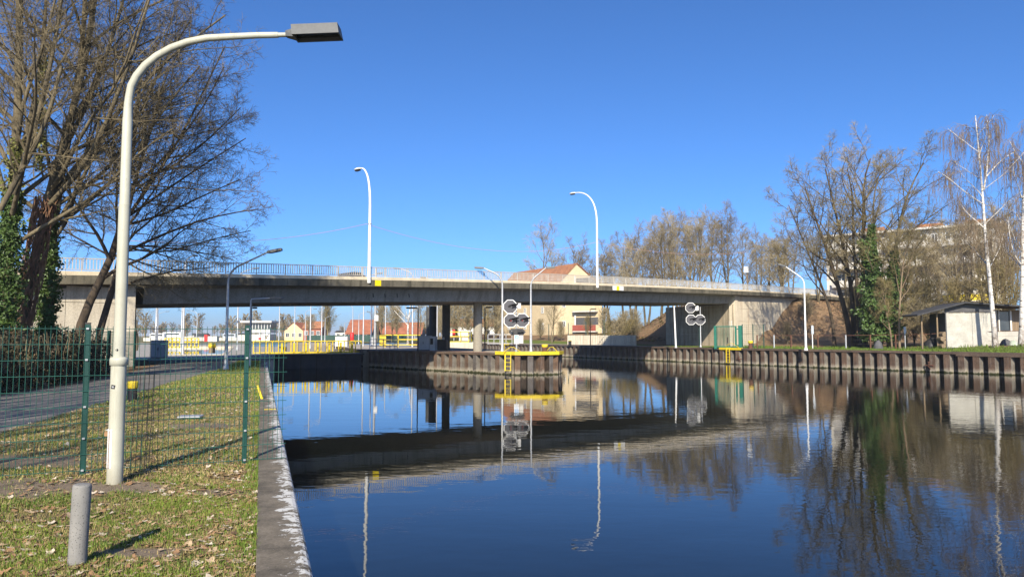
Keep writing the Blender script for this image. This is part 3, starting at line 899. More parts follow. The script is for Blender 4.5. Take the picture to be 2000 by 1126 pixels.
# abutments
def abut(name, label, corner_u, face, sign, mat, wing_len):
    c = bp(corner_u, 0.9)
    t = thing(name, label, 'abutment', c)
    L = BW / abs(face.dot(BN)) - 1.2
    far_ = face * L
    back = BU * (sign * 6.0)
    n_st = 4
    zt = zdeck(corner_u)
    core = [(0, 0), (far_.x, far_.y), (far_.x + back.x, far_.y + back.y), (back.x, back.y)]
    if sign > 0:
        core = core[::-1]
    MB().prism(core, -1.6, zt - 1.30).build('core', mat, t)
    # face panels toward the canal, cast in lifts with recessed joints
    nrm = Vector((face.y, -face.x, 0)) * (1 if sign < 0 else -1)     # toward the water
    def panel(a, b_, z0, z1, o0, axis, nn, mt=mat):
        p0, p1 = axis * a, axis * b_
        q = nn * o0
        MB().prism([(p0.x, p0.y), (p1.x, p1.y), (p1.x + q.x, p1.y + q.y), (p0.x + q.x, p0.y + q.y)], z0, z1).build('wall_panel', mt, t)
    zr = [-1.2]
    while zr[-1] < zt - 1.36 - 0.05:
        zr.append(min(zr[-1] + 1.55, zt - 1.36))
    m_ = 5
    for i in range(m_):
        for z0, z1 in zip(zr, zr[1:]):
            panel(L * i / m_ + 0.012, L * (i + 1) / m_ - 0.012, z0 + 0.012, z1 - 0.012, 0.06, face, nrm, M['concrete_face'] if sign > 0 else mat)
    # wing wall under the edge of the deck
    ax = BU * sign
    m2 = max(2, int(wing_len / 3.2))
    for i in range(m2):
        a, b_ = wing_len * i / m2 + 0.012, wing_len * (i + 1) / m2 - 0.012
        ztop = min(zdeck(corner_u + sign * a), zdeck(corner_u + sign * b_)) - 0.26
        zz = [-1.2]
        while zz[-1] < ztop - 0.05:
            zz.append(min(zz[-1] + 1.55, ztop))
        for z0, z1 in zip(zz, zz[1:]):
            panel(a, b_, z0 + 0.012, z1 - 0.012, 0.10, ax, -BN)
    wc = [(0, 0), (ax.x * wing_len, ax.y * wing_len), (ax.x * wing_len + BN.x * 0.6, ax.y * wing_len + BN.y * 0.6), (BN.x * 0.6 - 0, BN.y * 0.6)]
    MB().prism(wc if sign > 0 else wc[::-1], -1.5, [zdeck(corner_u) - 0.4, zdeck(corner_u + sign * wing_len) - 0.4, zdeck(corner_u + sign * wing_len) - 0.4, zdeck(corner_u) - 0.4] if sign > 0 else
               [zdeck(corner_u) - 0.4, zdeck(corner_u + sign * wing_len) - 0.4, zdeck(corner_u + sign * wing_len) - 0.4, zdeck(corner_u) - 0.4][::-1]).build('wing_wall', mat, t)
    # corner pilaster that carries the deck end
    pz = zdeck(corner_u) - 0.26
    q = ax * 0.7
    w_ = -BN * 0.22
    MB().prism([(0, 0), (w_.x, w_.y), (q.x + w_.x, q.y + w_.y), (q.x, q.y)] if sign > 0 else [(0, 0), (q.x, q.y), (q.x + w_.x, q.y + w_.y), (w_.x, w_.y)], -1.0, pz).build('pilaster', mat, t)
    return t
ab_l = abut('bridge_abutment', 'pale concrete bridge abutment behind the leaning trunks and path', U_L, FACE_L, -1, M['concrete_lit'], 30.0)
ab_r = abut('bridge_abutment', 'rust stained concrete bridge abutment behind the green gate', U_R, FACE_R, 1, M['concrete_rust'], 26.0)
# small white notice on the right wing
pn = bp(U_R, 0.9) - ab_r.location
u_ = u_of_px(1427, 0.9) - U_R
f0 = FACE_R * 0.45
MB().box(-0.24, 0.24, -0.02, 0.0, -0.3, 0.3).build('notice', M['white'], ab_r, f0 + Vector((-0.10, -0.02, 3.2)) ).rotation_euler = (0, 0, math.atan2(FACE_R.y, FACE_R.x) + math.pi)

# car passing on the bridge, its roof just above the kerb
uc = u_of_px(681, 7.0)
car = thing('car', 'dark car crossing the bridge with only its roof showing', 'car', bp(uc, 7.0, zdeck(uc) - 0.178), yaw)
prof_body = [(-2.1, 0.30), (-2.12, 0.62), (-1.3, 0.78), (-0.95, 0.82), (1.45, 0.84), (2.05, 0.78), (2.12, 0.45), (2.05, 0.28)]
vs_ = [(x, -0.86, z) for x, z in prof_body] + [(x, 0.86, z) for x, z in prof_body]
n8 = len(prof_body)
MB().add(vs_, [tuple(range(n8 - 1, -1, -1)), tuple(range(n8, 2 * n8))] + [(i, (i + 1) % n8, n8 + (i + 1) % n8, n8 + i) for i in range(n8)]).build('body', M['black'], car)
cab = [(-1.0, 0.82, 0.80), (-0.45, 1.30, 0.66), (0.1, 1.42, 0.62), (0.75, 1.40, 0.62), (1.5, 0.84, 0.78)]
vs_ = [(x, -w, z) for x, z, w in cab] + [(x, w, z) for x, z, w in cab]
MB().add(vs_, [(4, 3, 2, 1, 0), (5, 6, 7, 8, 9)] + [(i, (i + 1) % 5, 5 + (i + 1) % 5, 5 + i) for i in range(5)]).build('cabin', M['glass'], car)
MB().add([(-0.47, -0.67, 1.315), (0.1, -0.63, 1.44), (0.77, -0.63, 1.42), (-0.47, 0.67, 1.315), (0.1, 0.63, 1.44), (0.77, 0.63, 1.42),
          (-0.47, -0.67, 1.295), (0.1, -0.63, 1.41), (0.77, -0.63, 1.39), (-0.47, 0.67, 1.295), (0.1, 0.63, 1.41), (0.77, 0.63, 1.39)],
         [(0, 1, 4, 3), (1, 2, 5, 4), (0, 6, 7, 1), (1, 7, 8, 2), (3, 4, 10, 9), (4, 5, 11, 10), (0, 3, 9, 6), (2, 8, 11, 5)]).build('roof', M['dark_steel'], car)
for sx_ in (-1.3, 1.3):
    for sy in (-0.8, 0.8):
        MB().tube([(sx_, sy - 0.1, 0.31), (sx_, sy + 0.1, 0.31)], 0.31, 14).build('wheel', M['black'], car)

# ================================================================== LAMPS
def arc_arm(x0, z0, reach, rise, bend, n=9):
    """pole that bends over towards +x: quarter-ellipse then a nearly straight arm"""
    pts = []
    slope = rise / max(0.05, reach - bend)
    aend = math.atan2(0.95, slope)
    for i in range(n + 1):
        a = aend * i / n
        pts.append((x0 + bend * (1 - math.cos(a)), 0, z0 + bend * 0.95 * math.sin(a)))
    x1, z1 = pts[-1][0], pts[-1][2]
    if reach > bend:
        pts.append((x0 + reach, 0, z1 + slope * (x0 + reach - x1)))
    return pts
def box_head(mb, x0, z0, L, w, h, tilt):
    c, s_ = math.cos(tilt), math.sin(tilt)
    def P(a, y, b_): return (x0 + a * c - b_ * s_, y, z0 + a * s_ + b_ * c)
    vs = []
    for a, ww, b0, b1 in ((0.0, w * 0.42, -h * 0.35, h * 0.35), (L * 0.12, w * 0.5, -h * 0.5, h * 0.5), (L * 0.96, w * 0.46, -h * 0.42, h * 0.5), (L, w * 0.42, -h * 0.36, h * 0.40)):
        vs += [P(a, -ww, b0), P(a, ww, b0), P(a, ww * 0.8, b1), P(a, -ww * 0.8, b1)]
    fs = [(0, 1, 2, 3), (15, 14, 13, 12)]
    for r in (0, 4, 8):
        fs += [(r, r + 4, r + 5, r + 1), (r + 1, r + 5, r + 6, r + 2), (r + 2, r + 6, r + 7, r + 3), (r + 3, r + 7, r + 4, r)]
    mb.add(vs, fs)
    return mb
def street_lamp(label, base, H, az, reach, bend, rise, r0, r1, mat, head=(0.62, 0.24, 0.13), group=None, name='street_lamp', tilt=0.08, lean=0.0):
    t = thing(name, label, 'street lamp', base, az, group)
    arm = arc_arm(0, H - bend * 0.95 - rise, reach, rise, bend)
    z1 = H - bend * 0.95 - rise
    MB().lathe([(r0 * 1.7, 0), (r0 * 1.6, 0.10), (r0 * 1.15, 0.28), (r0, 0.32), (r0, z1 * 0.3), (r0 * 0.99, z1 * 0.3 + 0.01), (r0 * 0.82, z1 * 0.3 + 0.05), (r1 * 1.15, z1)], 12).build('pole', mat, t)
    MB().tube(arm, [r1 * 1.15] + [r1] * (len(arm) - 2) + [r1 * 0.8], 10).build('arm', mat, t)
    hd = box_head(MB(), arm[-1][0] - 0.02, arm[-1][2], head[0], head[1], head[2], tilt).build('lamp_head', M['head'], t)
    e = arm[-1]
    g_ = box_head(MB(), e[0] + head[0] * 0.18, e[2] - head[2] * 0.5 + head[0] * 0.18 * tilt, head[0] * 0.7, head[1] * 0.7, 0.03, tilt).build('lens', M['glass'], hd)
    MB().box(-r0 * 0.45, r0 * 0.45, -r0 * 1.12, -r0 * 0.8, 0.55, 0.95).build('service_door', mat, t)
    return t

# near cream lamp
lb = gp(224, 941)
lamp = thing('street_lamp', 'tall cream street lamp with stepped pole in front of the mesh fence', 'street lamp', lb)
D0 = lb.y
def zl(py): return at(224, py, D0).z
zc = zl(698)
ztop = zl(208)
base_pole = MB().lathe([(0.088, -0.05), (0.086, 0.4), (0.083, zc - 0.09)], 24)
base_pole.build('lower_pole', M['cream'], lamp)
MB().lathe([(0.083, zc - 0.092), (0.098, zc - 0.085), (0.099, zc - 0.025), (0.094, zc + 0.0), (0.066, zc + 0.01)], 24).build('collar', M['cream'], lamp)
z4 = zl(400)
MB().lathe([(0.066, zc + 0.005), (0.063, z4), (0.0625, z4 + 0.005), (0.057, z4 + 0.012), (0.055, zl(232)), (0.051, zl(229)), (0.048, ztop)], 24).build('upper_pole', M['cream'], lamp)
apts = []
for px, py in ((247.0, 208), (249, 190), (253, 168), (263, 148), (279, 127), (300, 108), (327, 91), (358, 78), (394, 69), (440, 64), (490, 59.5), (531, 57)):
    q = at(px, py, D0) - lb
    apts.append(q)
x0 = apts[0].x
k_ = []
for q in apts:
    k_.append(Vector(((q.x - x0) , 0.10 * (q.x - x0), q.z)))
k_ = [Vector((q.x, q.y, q.z)) for q in k_]
MB().tube(k_, [0.048] + [0.046] * 4 + [0.043] * 4 + [0.040, 0.038, 0.036], 18).build('arm', M['cream'], lamp)
e = k_[-1]; dirn = (k_[-1] - k_[-2]).normalized()
MB().tube([e - dirn * 0.05, e, e + dirn * 0.11], [0.030, 0.029, 0.028], 14).build('spigot', M['cream'], lamp)
hx, hz = e.x + dirn.x * 0.10, e.z + dirn.z * 0.10
hd = MB()
def hp(a, y, b_):
    tl = 0.085
    return (hx + a * math.cos(tl) - b_ * math.sin(tl), e.y + 0.10 * a + y, hz + a * math.sin(tl) + b_ * math.cos(tl))
# neck wedge
vs_ = [hp(0, -0.035, -0.03), hp(0, 0.035, -0.03), hp(0, 0.035, 0.035), hp(0, -0.035, 0.035), hp(0.12, -0.075, -0.06), hp(0.12, 0.075, -0.06), hp(0.12, 0.06, 0.06), hp(0.12, -0.06, 0.06)]
hd.add(vs_, [(0, 1, 2, 3), (7, 6, 5, 4), (0, 4, 5, 1), (1, 5, 6, 2), (2, 6, 7, 3), (3, 7, 4, 0)])
head_o = hd.build('neck', M['head'], lamp)
bx = MB()
a0, a1 = 0.10, 0.66
vs_ = [hp(a0, -0.13, -0.055), hp(a0, 0.13, -0.055), hp(a0 - 0.012, 0.10, 0.085), hp(a0 - 0.012, -0.10, 0.085),
       hp(a1, -0.13, -0.055), hp(a1, 0.13, -0.055), hp(a1 - 0.015, 0.10, 0.085), hp(a1 - 0.015, -0.10, 0.085)]
bx.add(vs_, [(0, 1, 2, 3), (7, 6, 5, 4), (1, 5, 6, 2), (2, 6, 7, 3), (3, 7, 4, 0)])
# open underside: rim, walls and recessed plate
i_ = 0.018
rv = [hp(a0, -0.13, -0.055), hp(a1, -0.13, -0.055), hp(a1, 0.13, -0.055), hp(a0, 0.13, -0.055),
      hp(a0 + i_, -0.13 + i_, -0.055), hp(a1 - i_, -0.13 + i_, -0.055), hp(a1 - i_, 0.13 - i_, -0.055), hp(a0 + i_, 0.13 - i_, -0.055),
      hp(a0 + i_, -0.10, -0.01), hp(a1 - i_, -0.10, -0.01), hp(a1 - i_, 0.10, -0.01), hp(a0 + i_, 0.10, -0.01)]
bx.add(rv, [(0, 1, 5, 4), (1, 2, 6, 5), (2, 3, 7, 6), (3, 0, 4, 7), (4, 5, 9, 8), (5, 6, 10, 9), (6, 7, 11, 10), (7, 4, 8, 11)])
hb = bx.build('lamp_head', M['head'], lamp)
MB().add([hp(a0 + i_, -0.10, -0.012), hp(a1 - i_, -0.10, -0.012), hp(a1 - i_, 0.10, -0.012), hp(a0 + i_, 0.10, -0.012)], [(0, 1, 2, 3)]).build('lens', M['glass'], hb)
# fittings on the pole: bolt hole, sticker, hinged door with brass lock
MB().tube([(0.006, -0.062, zl(683)), (0.006, -0.0655, zl(683))], 0.016, 12).build('bolt_hole', M['black'], lamp)
st = MB().box(-0.022, 0.022, -0.003, 0.0, -0.022, 0.022).build('sticker', M['black'], lamp, (-0.012, -0.0835, zl(754)))
st.rotation_euler = (0, rad(10), 0)
MB().box(-0.013, 0.010, -0.0045, -0.003, -0.010, 0.008).build('sticker_print', M['galv'], st)
dz0, dz1 = zl(911), zl(836)
door = MB()
for a in range(7):
    a_0, a_1 = rad(-168 + a * 11), rad(-168 + (a + 1) * 11)
    r_ = 0.0905
    door.add([(r_ * math.cos(a_0), r_ * math.sin(a_0), dz0), (r_ * math.cos(a_1), r_ * math.sin(a_1), dz0), (r_ * math.cos(a_1), r_ * math.sin(a_1), dz1), (r_ * math.cos(a_0), r_ * math.sin(a_0), dz1),
              (0.082 * math.cos(a_0), 0.082 * math.sin(a_0), dz0), (0.082 * math.cos(a_1), 0.082 * math.sin(a_1), dz0), (0.082 * math.cos(a_1), 0.082 * math.sin(a_1), dz1), (0.082 * math.cos(a_0), 0.082 * math.sin(a_0), dz1)],
             [(0, 1, 2, 3), (0, 4, 5, 1), (3, 2, 6, 7), (1, 5, 6, 2), (0, 3, 7, 4)])
dr = door.build('service_door', M['white'], lamp)
fr_ = MB()
for a in (-118, -110):
    aa = rad(a); fr_.beam((0.0915 * math.cos(aa), 0.0915 * math.sin(aa), dz0 - 0.005), (0.0915 * math.cos(aa), 0.0915 * math.sin(aa), dz1 - 0.02 + (0.03 if a == -110 else 0)), 0.004, 0.004)
fr_.build('door_seam', M['rust'], dr)
MB().box(-0.125, -0.088, -0.03, 0.01, dz1 - 0.085, dz1 - 0.035).build('lock', M['leaf_b'], dr)
MB().box(-0.118, -0.085, -0.02, 0.0, dz1 - 0.02, dz1 - 0.010).build('hasp', M['galv'], dr)

def px_lamp(label, bpx, bpy, tpx, tpy, z, mat, Y=None, bend=0.8, rise=0.25, r=0.06, head=(0.75, 0.28, 0.14), yaw_off=0.0, tilt=0.1, name='street_lamp', group=None):
    b_ = gp(bpx, bpy, z) if Y is None else Vector((at(bpx, bpy, Y).x, Y, z))
    top = at(tpx, tpy, b_.y)
    reach = abs(top.x - b_.x)
    az = (0.0 if top.x > b_.x else math.pi) + yaw_off
    hl = head[0]
    rr = max(0.35, (reach) / max(0.3, abs(math.cos(yaw_off))) - hl)
    bend = min(bend, rr * 0.9)
    return street_lamp(label, b_, top.z - z - hl * tilt, az, rr, bend, rise, r, r * 0.55, mat, head, group, name, tilt)
px_lamp('grey street lamp on the lawn edge before the lock gate', 441, 722, 552, 491, 0.0, M['galv'], bend=1.0, rise=0.45, r=0.09, tilt=0.2)
px_lamp('slim grey lamp on the island with its arm bending left', 981, 691, 926, 525, ISL_Z, M['galv'], bend=1.15, rise=0.15, r=0.11, Y=56.6, tilt=0.05)
px_lamp('slim grey lamp on the island with its arm bending right', 1037, 691, 1085, 530, ISL_Z, M['galv'], bend=1.2, rise=0.1, r=0.10, Y=56.2, tilt=0.06)
_p = gp(1574, 679, 0.62)
px_lamp('pale street lamp standing alone on the grassy right bank', 1574, 679, 1518, 521, h_right(_p.x, _p.y) - 0.05, M['white'], Y=66.0, bend=1.0, rise=0.5, r=0.10, tilt=0.25)

def bridge_lamp(label, px, tpx, tpy, rch):
    u_ = u_of_px(px, 0.18)
    b_ = bp(u_, -0.02, zdeck(u_) + 0.0)
    z0 = b_.z
    H = at(px, tpy, b_.y).z - z0
    t = thing('bridge_lamp', label, 'street lamp', b_, math.atan2(BN.y, BN.x))
    Hs = H * 0.62
    pts, rr = [], []
    pts += [(0, 0, 0), (0, 0, 0.5), (0, 0, Hs * 0.55), (0, 0, Hs)]
    rr += [0.125, 0.12, 0.105, 0.092]
    for i in range(1, 13):
        a = math.pi / 2 * i / 12
        pts.append((rch * (1 - math.cos(a)) ** 1.25, 0, Hs + (H - Hs) * math.sin(a)))
        rr.append(0.092 - 0.045 * i / 12)
    MB().tube(pts, rr, 14).build('pole', M['white'], t)
    MB().tube([(0, 0, Hs * 0.8), (0, 0, Hs * 0.8 + 0.06)], [0.125, 0.125], 14).build('band', M['galv'], t)
    x1 = pts[-1][0]
    hv = []
    hm = MB()
    ring = []
    for a, w, h0, h1 in ((-0.05, 0.05, -0.03, 0.04), (0.12, 0.12, -0.05, 0.09), (0.42, 0.16, -0.06, 0.12), (0.66, 0.13, -0.05, 0.08), (0.76, 0.05, -0.03, 0.03)):
        for k in range(10):
            b2 = 2 * math.pi * k / 10
            ring.append((x1 + a, w * math.cos(b2), H + (h1 if math.sin(b2) > 0 else -h0) * math.sin(b2)))
    fs = []
    for i in range(4):
        for k in range(10):
            fs.append((i * 10 + k, i * 10 + (k + 1) % 10, (i + 1) * 10 + (k + 1) % 10, (i + 1) * 10 + k))
    fs += [tuple(range(9, -1, -1)), tuple(range(40, 50))]
    h_ = hm.add(ring, fs, True).build('lamp_head', M['white'], t)
    MB().prism([(x1 + 0.14, -0.10), (x1 + 0.62, -0.10), (x1 + 0.62, 0.10), (x1 + 0.14, 0.10)], H - 0.13, H - 0.045).build('lens', M['black'], h_)
    return t, b_ + Vector((0, 0, Hs * 0.8 + 0.03))
bl1, c1 = bridge_lamp('tall white curved bridge lamp beside the small yellow plate', 717.5, 694, 323, 1.25)
bl2, c2 = bridge_lamp('tall white curved bridge lamp beside the white and yellow plate', 1163.5, 1114, 369, 2.6)

# pinkish overhead cable strung between the bridge lamps
def cable(label, pts):
    t = MB().tube(pts, 0.014, 5).build('overhead_cable', M['orange_cable'])
    tag(t, label, 'cable')
def sag(a, b_, d, n=24):
    return [a.lerp(b_, i / n) - Vector((0, 0, d * 4 * (i / n) * (1 - i / n))) for i in range(n + 1)]
A0 = at(715.5, 437, c1.y); A1 = at(1163, 473, c2.y)
uL = u_of_px(300)
cable('faint pinkish overhead cable between the two bridge lamps', sag(A0, A1, 1.35))
cable('faint pinkish overhead cable running left into the bare trees', sag(A0, at(255, 470, bp(uL, 0).y), 0.55))
cable('faint pinkish overhead cable running right towards the mast on the bridge', sag(A1, at(1458, 492, bp(u_of_px(1458), 0).y), 0.65))

# mast with white box and louvre stack behind the railing
um = u_of_px(1460, 0.6)
mast = thing('bridge_mast', 'thin mast with white box and dark louvres at the bridge railing', 'mast', bp(um, 0.6, zdeck(um) + 0.1), yaw)
MB().box(-0.07, 0.07, -0.07, 0.07, 0, 3.3).build('post', M['wood'], mast)
MB().cbox(-0.52, -0.02, -0.2, 0.2, 2.5, 3.25, 0.03).build('box', M['white'], mast)
for i in range(7):
    MB().box(0.09, 0.40, -0.15, 0.15, 1.55 + i * 0.15, 1.60 + i * 0.15).build('louvre', M['dark_steel'], mast)
MB().tube([(0.02, 0, 3.3), (0.02, 0, 6.6)], [0.02, 0.012], 6).build('aerial', M['galv'], mast)
MB().tube([(0.28, 0, 2.6), (0.28, 0, 6.0)], [0.015, 0.01], 6).build('aerial', M['galv'], mast)

# ================================================================== NEAR FENCE
fp0, fp1 = gp(160, 927), gp(477, 906)
fd = Vector((fp1.x - fp0.x, fp1.y - fp0.y, 0)); FL = fd.length; fd /= FL
fence = thing('mesh_fence', 'green welded mesh fence crossing the lawn beside the cream lamp', 'fence', (fp0.x, fp0.y, 0), math.atan2(fd.y, fd.x))
FH = 1.80
px_end = 563
# length along the fence where the free right end hangs over the water
r_ = (px_end - CX) / FPX
tend = ((r_ * fp0.y) - fp0.x) / (fd.x - r_ * fd.y)
tstart = -FL * 1.15
hw_ = None
rows = [0.055 + i * (FH - 0.07) / 9 for i in range(10)]
cap_t = ((-489.0 / 1403) * fp0.y - fp0.x) / (fd.x - (-489.0 / 1403) * fd.y)
hmesh = {}
for i, z in enumerate(rows):
    MB().tube([(tstart, 0, z), (tend, 0, z)], 0.0042, 5, True, False).build('horizontal_wire', M['green_wire'], fence)
vw = MB().tube([(0, 0.009, 0.02), (0, 0.009, FH + 0.02)], 0.0033, 5, True, False).mesh('vertical_wire', M['green_wire'])
x = tstart
while x < tend:
    link('vertical_wire', vw, fence, (x, 0, 0)); x += 0.0605
for i, x in enumerate((-FL, 0.0, FL)):
    pm_ = MB().cbox(-0.030, 0.030, 0.014, 0.054, 0.0, FH + 0.04, 0.004)
    po = pm_.build('post', M['green_post'], fence, (x, 0, 0))
    MB().box(-0.031, 0.031, 0.012, 0.056, FH + 0.041, FH + 0.062).build('post_cap', M['dark_steel'], po)
    for z in (0.055, 0.055 + 2 * 0.1922 * 1.0, 0.055 + 4 * 0.1922, 0.055 + 7 * 0.1922, 0.055 + 9 * 0.1922):
        MB().box(-0.013, 0.016, -0.010, 0.012, z - 0.009, z + 0.013).build('clamp', M['galv'], po)
# short loose dark panel leaning behind the lamp
dp = thing('mesh_offcut', 'small dark mesh offcut wired behind the cream lamp pole', 'mesh panel', (lb.x, lb.y + 0.10, 0), 0.05)
for i in range(5):
    MB().tube([(0.10 + 0.052 * i, 0.05, 0.06), (0.13 + 0.052 * i, 0.05, 1.25)], 0.0042, 5, True, False).build('vertical_wire', M['black_wire'], dp)
for i in range(6):
    MB().tube([(0.08, 0.05, 0.07 + 0.19 * i), (0.345, 0.05, 0.085 + 0.19 * i)], 0.0042, 5, True, False).build('horizontal_wire', M['black_wire'], dp)

# lamp bracket on the right fence post (galvanised tube with flat head)
p2 = Vector((fp1.x, fp1.y, 0))
_b = gp(487, 700)
s3 = thing('bracket_lamp', 'thin galvanised bracket lamp with flat arm beyond the fence post', 'street lamp', Vector((at(488, 700, 40).x, 40.0, 0)))
zz = at(488, 584, 40).z
MB().tube([(0, 0, 0), (0, 0, zz - 0.06), (0.06, 0, zz)], [0.075, 0.06, 0.06], 10).build('pole', M['galv'], s3)
MB().tube([(0.0, 0, zz), (1.1, 0, zz + 0.06)], 0.045, 8).build('arm', M['galv'], s3)
box_head(MB(), 1.05, zz + 0.06, 0.75, 0.26, 0.11, 0.03).build('lamp_head', M['head'], s3)

# ================================================================== SMALL THINGS ON THE LEFT BANK
b0 = gp(150, 1106)
bol = thing('bollard', 'short pitted concrete bollard leaning on the near grass', 'bollard', b0)
bm = MB()
bm.lathe([(0.062, -0.08), (0.063, 0.0), (0.0635, 0.3), (0.0635, 0.585), (0.059, 0.600), (0.050, 0.6035), (0.0, 0.604)], 28)
bm.build('shaft', M['bollard_stone'], bol)
bol.rotation_euler = (rad(1.0), rad(2.2), 0)

yb = gp(258, 783)
def mooring(name, label, loc, r, h, base_mat_, capfrac=0.36, rot=0.0):
    t = thing(name, label, 'bollard', loc, rot)
    MB().lathe([(r * 0.88, -0.05), (r * 0.86, h * 0.2), (r * 0.84, h * (1 - capfrac))], 18).build('shaft', base_mat_, t)
    MB().lathe([(r * 0.86, h * (1 - capfrac)), (r, h * (1 - capfrac) + 0.03), (r * 1.02, h - 0.04), (r * 0.96, h), (0.0, h + 0.005)], 18).build('cap', M['yellow'], t)
    return t
mooring('mooring_bollard', 'black mooring bollard with yellow cap beside the path', yb, 0.135, 0.52, M['black'])
pb = gp(514, 781)
po = thing('marker_post', 'slanting thin yellow marker post at the quay edge', 'marker post', pb)
tp = at(503.5, 752, pb.y) - pb
MB().beam((0, 0, -0.04), (tp.x, tp.y, tp.z), 0.06, 0.05).build('post', M['yellow'], po)
hb_ = gp(372, 818)
hc = thing('drain_cover', 'grey metal cover lying tilted on the dry lawn', 'drain cover', hb_, 0.2)
m_ = MB().cbox(-0.22, 0.22, -0.17, 0.17, 0.05, 0.075, 0.008).build('plate', M['galv'], hc)
MB().box(-0.15, 0.13, -0.10, 0.10, -0.02, 0.048).build('frame', M['dark_steel'], hc)

# ================================================================== ISLAND FURNITURE
def octagon(r):
    return [(r * math.cos(math.pi / 8 + i * math.pi / 4), r * math.sin(math.pi / 8 + i * math.pi / 4)) for i in range(8)]
def plate(poly, y0, y1):
    n = len(poly)
    vs = [(x, y0, z) for x, z in poly] + [(x, y1, z) for x, z in poly]
    return MB().add(vs, [tuple(range(n)), tuple(range(2 * n - 1, n - 1, -1))] + [(i, n + i, n + (i + 1) % n, (i + 1) % n) for i in range(n)])
def sig_board(root, x, z, r, lens):
    n = plate(octagon(r), 0.0, 0.06); b_ = n.build('signal_board', M['white'], root, (x, 0, z))
    plate(octagon(r * 0.90), -0.015, -0.002).build('board_face', M['board_grey'], b_)
    plate([(0.085 * math.cos(a), 0.085 * math.sin(a)) for a in [i * math.pi / 6 for i in range(12)]], -0.03, -0.016).build('lens', lens, b_)
    # pointed visor, swung towards the lock entrance on the right
    hood = MB()
    R = 0.16
    vs, fs = [], []
    n_ = 9
    for i in range(n_):
        a = rad(-60) + rad(250) * i / (n_ - 1)
        d = 0.12 + 0.58 * max(0.0, math.cos(a - rad(55))) ** 1.3
        ex = Vector((0.80 * d, -0.62 * d, 0.16 * d))
        p, q = Vector((R * math.cos(a), -0.014, R * math.sin(a) - 0.02)), Vector((R * 1.08 * math.cos(a), -0.014, R * 1.08 * math.sin(a) - 0.02))
        vs += [p, p * 0.9 + ex, q * 0.9 + ex, q]
    for i in range(n_ - 1):
        for k in range(4):
            fs.append((i * 4 + k, i * 4 + (k + 1) % 4, (i + 1) * 4 + (k + 1) % 4, (i + 1) * 4 + k))
    hood.add(vs, fs); hood.build('visor', M['black'], b_)
    return b_
def signal(label, px, by, Y, z, boards, yawr=0.0, lenses=None, r=None):
    b_ = Vector((at(px, by, Y).x, Y, z))
    t = thing('signal_mast', label, 'signal', b_, yawr)
    top = max(at(px, py, Y).z for _, py in boards) - z
    MB().lathe([(0.12, 0.0), (0.11, 0.2), (0.06, 0.3), (0.055, top + 0.1)], 12, 0, 0.14).build('post', M['galv'], t)
    for i, (bx_, by_) in enumerate(boards):
        q = at(bx_, by_, Y)
        sig_board(t, (q.x - b_.x) / math.cos(yawr), q.z - z, r, lenses[i] if lenses else M['black'])
    return t
SY = 55.9
r8 = 13.6 / 1400 * SY
sg = signal('grey octagonal ship signals with low twin light on the island nose', 1008, 690, SY, ISL_Z, [(996.5, 598.5), (997.5, 625.5), (1020, 625)], 0.0, [M['black'], M['dim_red'], M['dim_red']], r8 / math.cos(math.pi / 8))
q = at(1010, 648, SY)
hx_ = [(-0.68, 0.0), (-0.44, -0.26), (0.44, -0.26), (0.68, 0.0), (0.44, 0.26), (-0.44, 0.26)]
b_ = plate(hx_, -0.02, 0.06).build('twin_light', M['dark_steel'], sg, (q.x - sg.location.x, 0, q.z - ISL_Z))
MB().box(0.02, 0.34, -0.25, -0.021, -0.02, 0.24).build('visor', M['black'], b_)
for xx, ln in ((-0.42, M['white']), (0.40, M['black'])):
    plate([(xx + 0.075 * math.cos(a), 0.075 * math.sin(a)) for a in [i * math.pi / 5 for i in range(10)]], -0.04, -0.021).build('lens', ln, b_)
    MB().add([(xx - 0.10, -0.021, 0.04), (xx + 0.10, -0.021, 0.04), (xx + 0.12, -0.32, 0.0), (xx - 0.02, -0.32, 0.02), (xx - 0.10, -0.021, 0.055), (xx + 0.10, -0.021, 0.055), (xx + 0.12, -0.32, 0.015), (xx - 0.02, -0.32, 0.035)],
             [(0, 1, 2, 3), (7, 6, 5, 4), (0, 4, 5, 1), (1, 5, 6, 2), (2, 6, 7, 3), (3, 7, 4, 0)]).build('visor', M['black'], b_)
# back boxes and brackets
for bx_, by_, w, h in ((1014, 597, 0.26, 0.42),):
    q = at(bx_, by_, SY); MB().box(-w / 2, w / 2, 0.07, 0.36, -h / 2, h / 2).build('control_box', M['white'], sg, (q.x - sg.location.x, 0, q.z - ISL_Z))
for bx_, by_ in ((1010, 612), (1012, 638)):
    q = at(bx_, by_, SY); o_ = MB().tube([(-0.16, 0.0, 0.0), (0.16, 0.0, 0.05), (0.10, 0.0, -0.12), (-0.12, 0.0, -0.10), (-0.16, 0.0, 0.0)], 0.025, 6).build('bracket', M['galv'], sg, (q.x - sg.location.x, 0.0, q.z - ISL_Z))
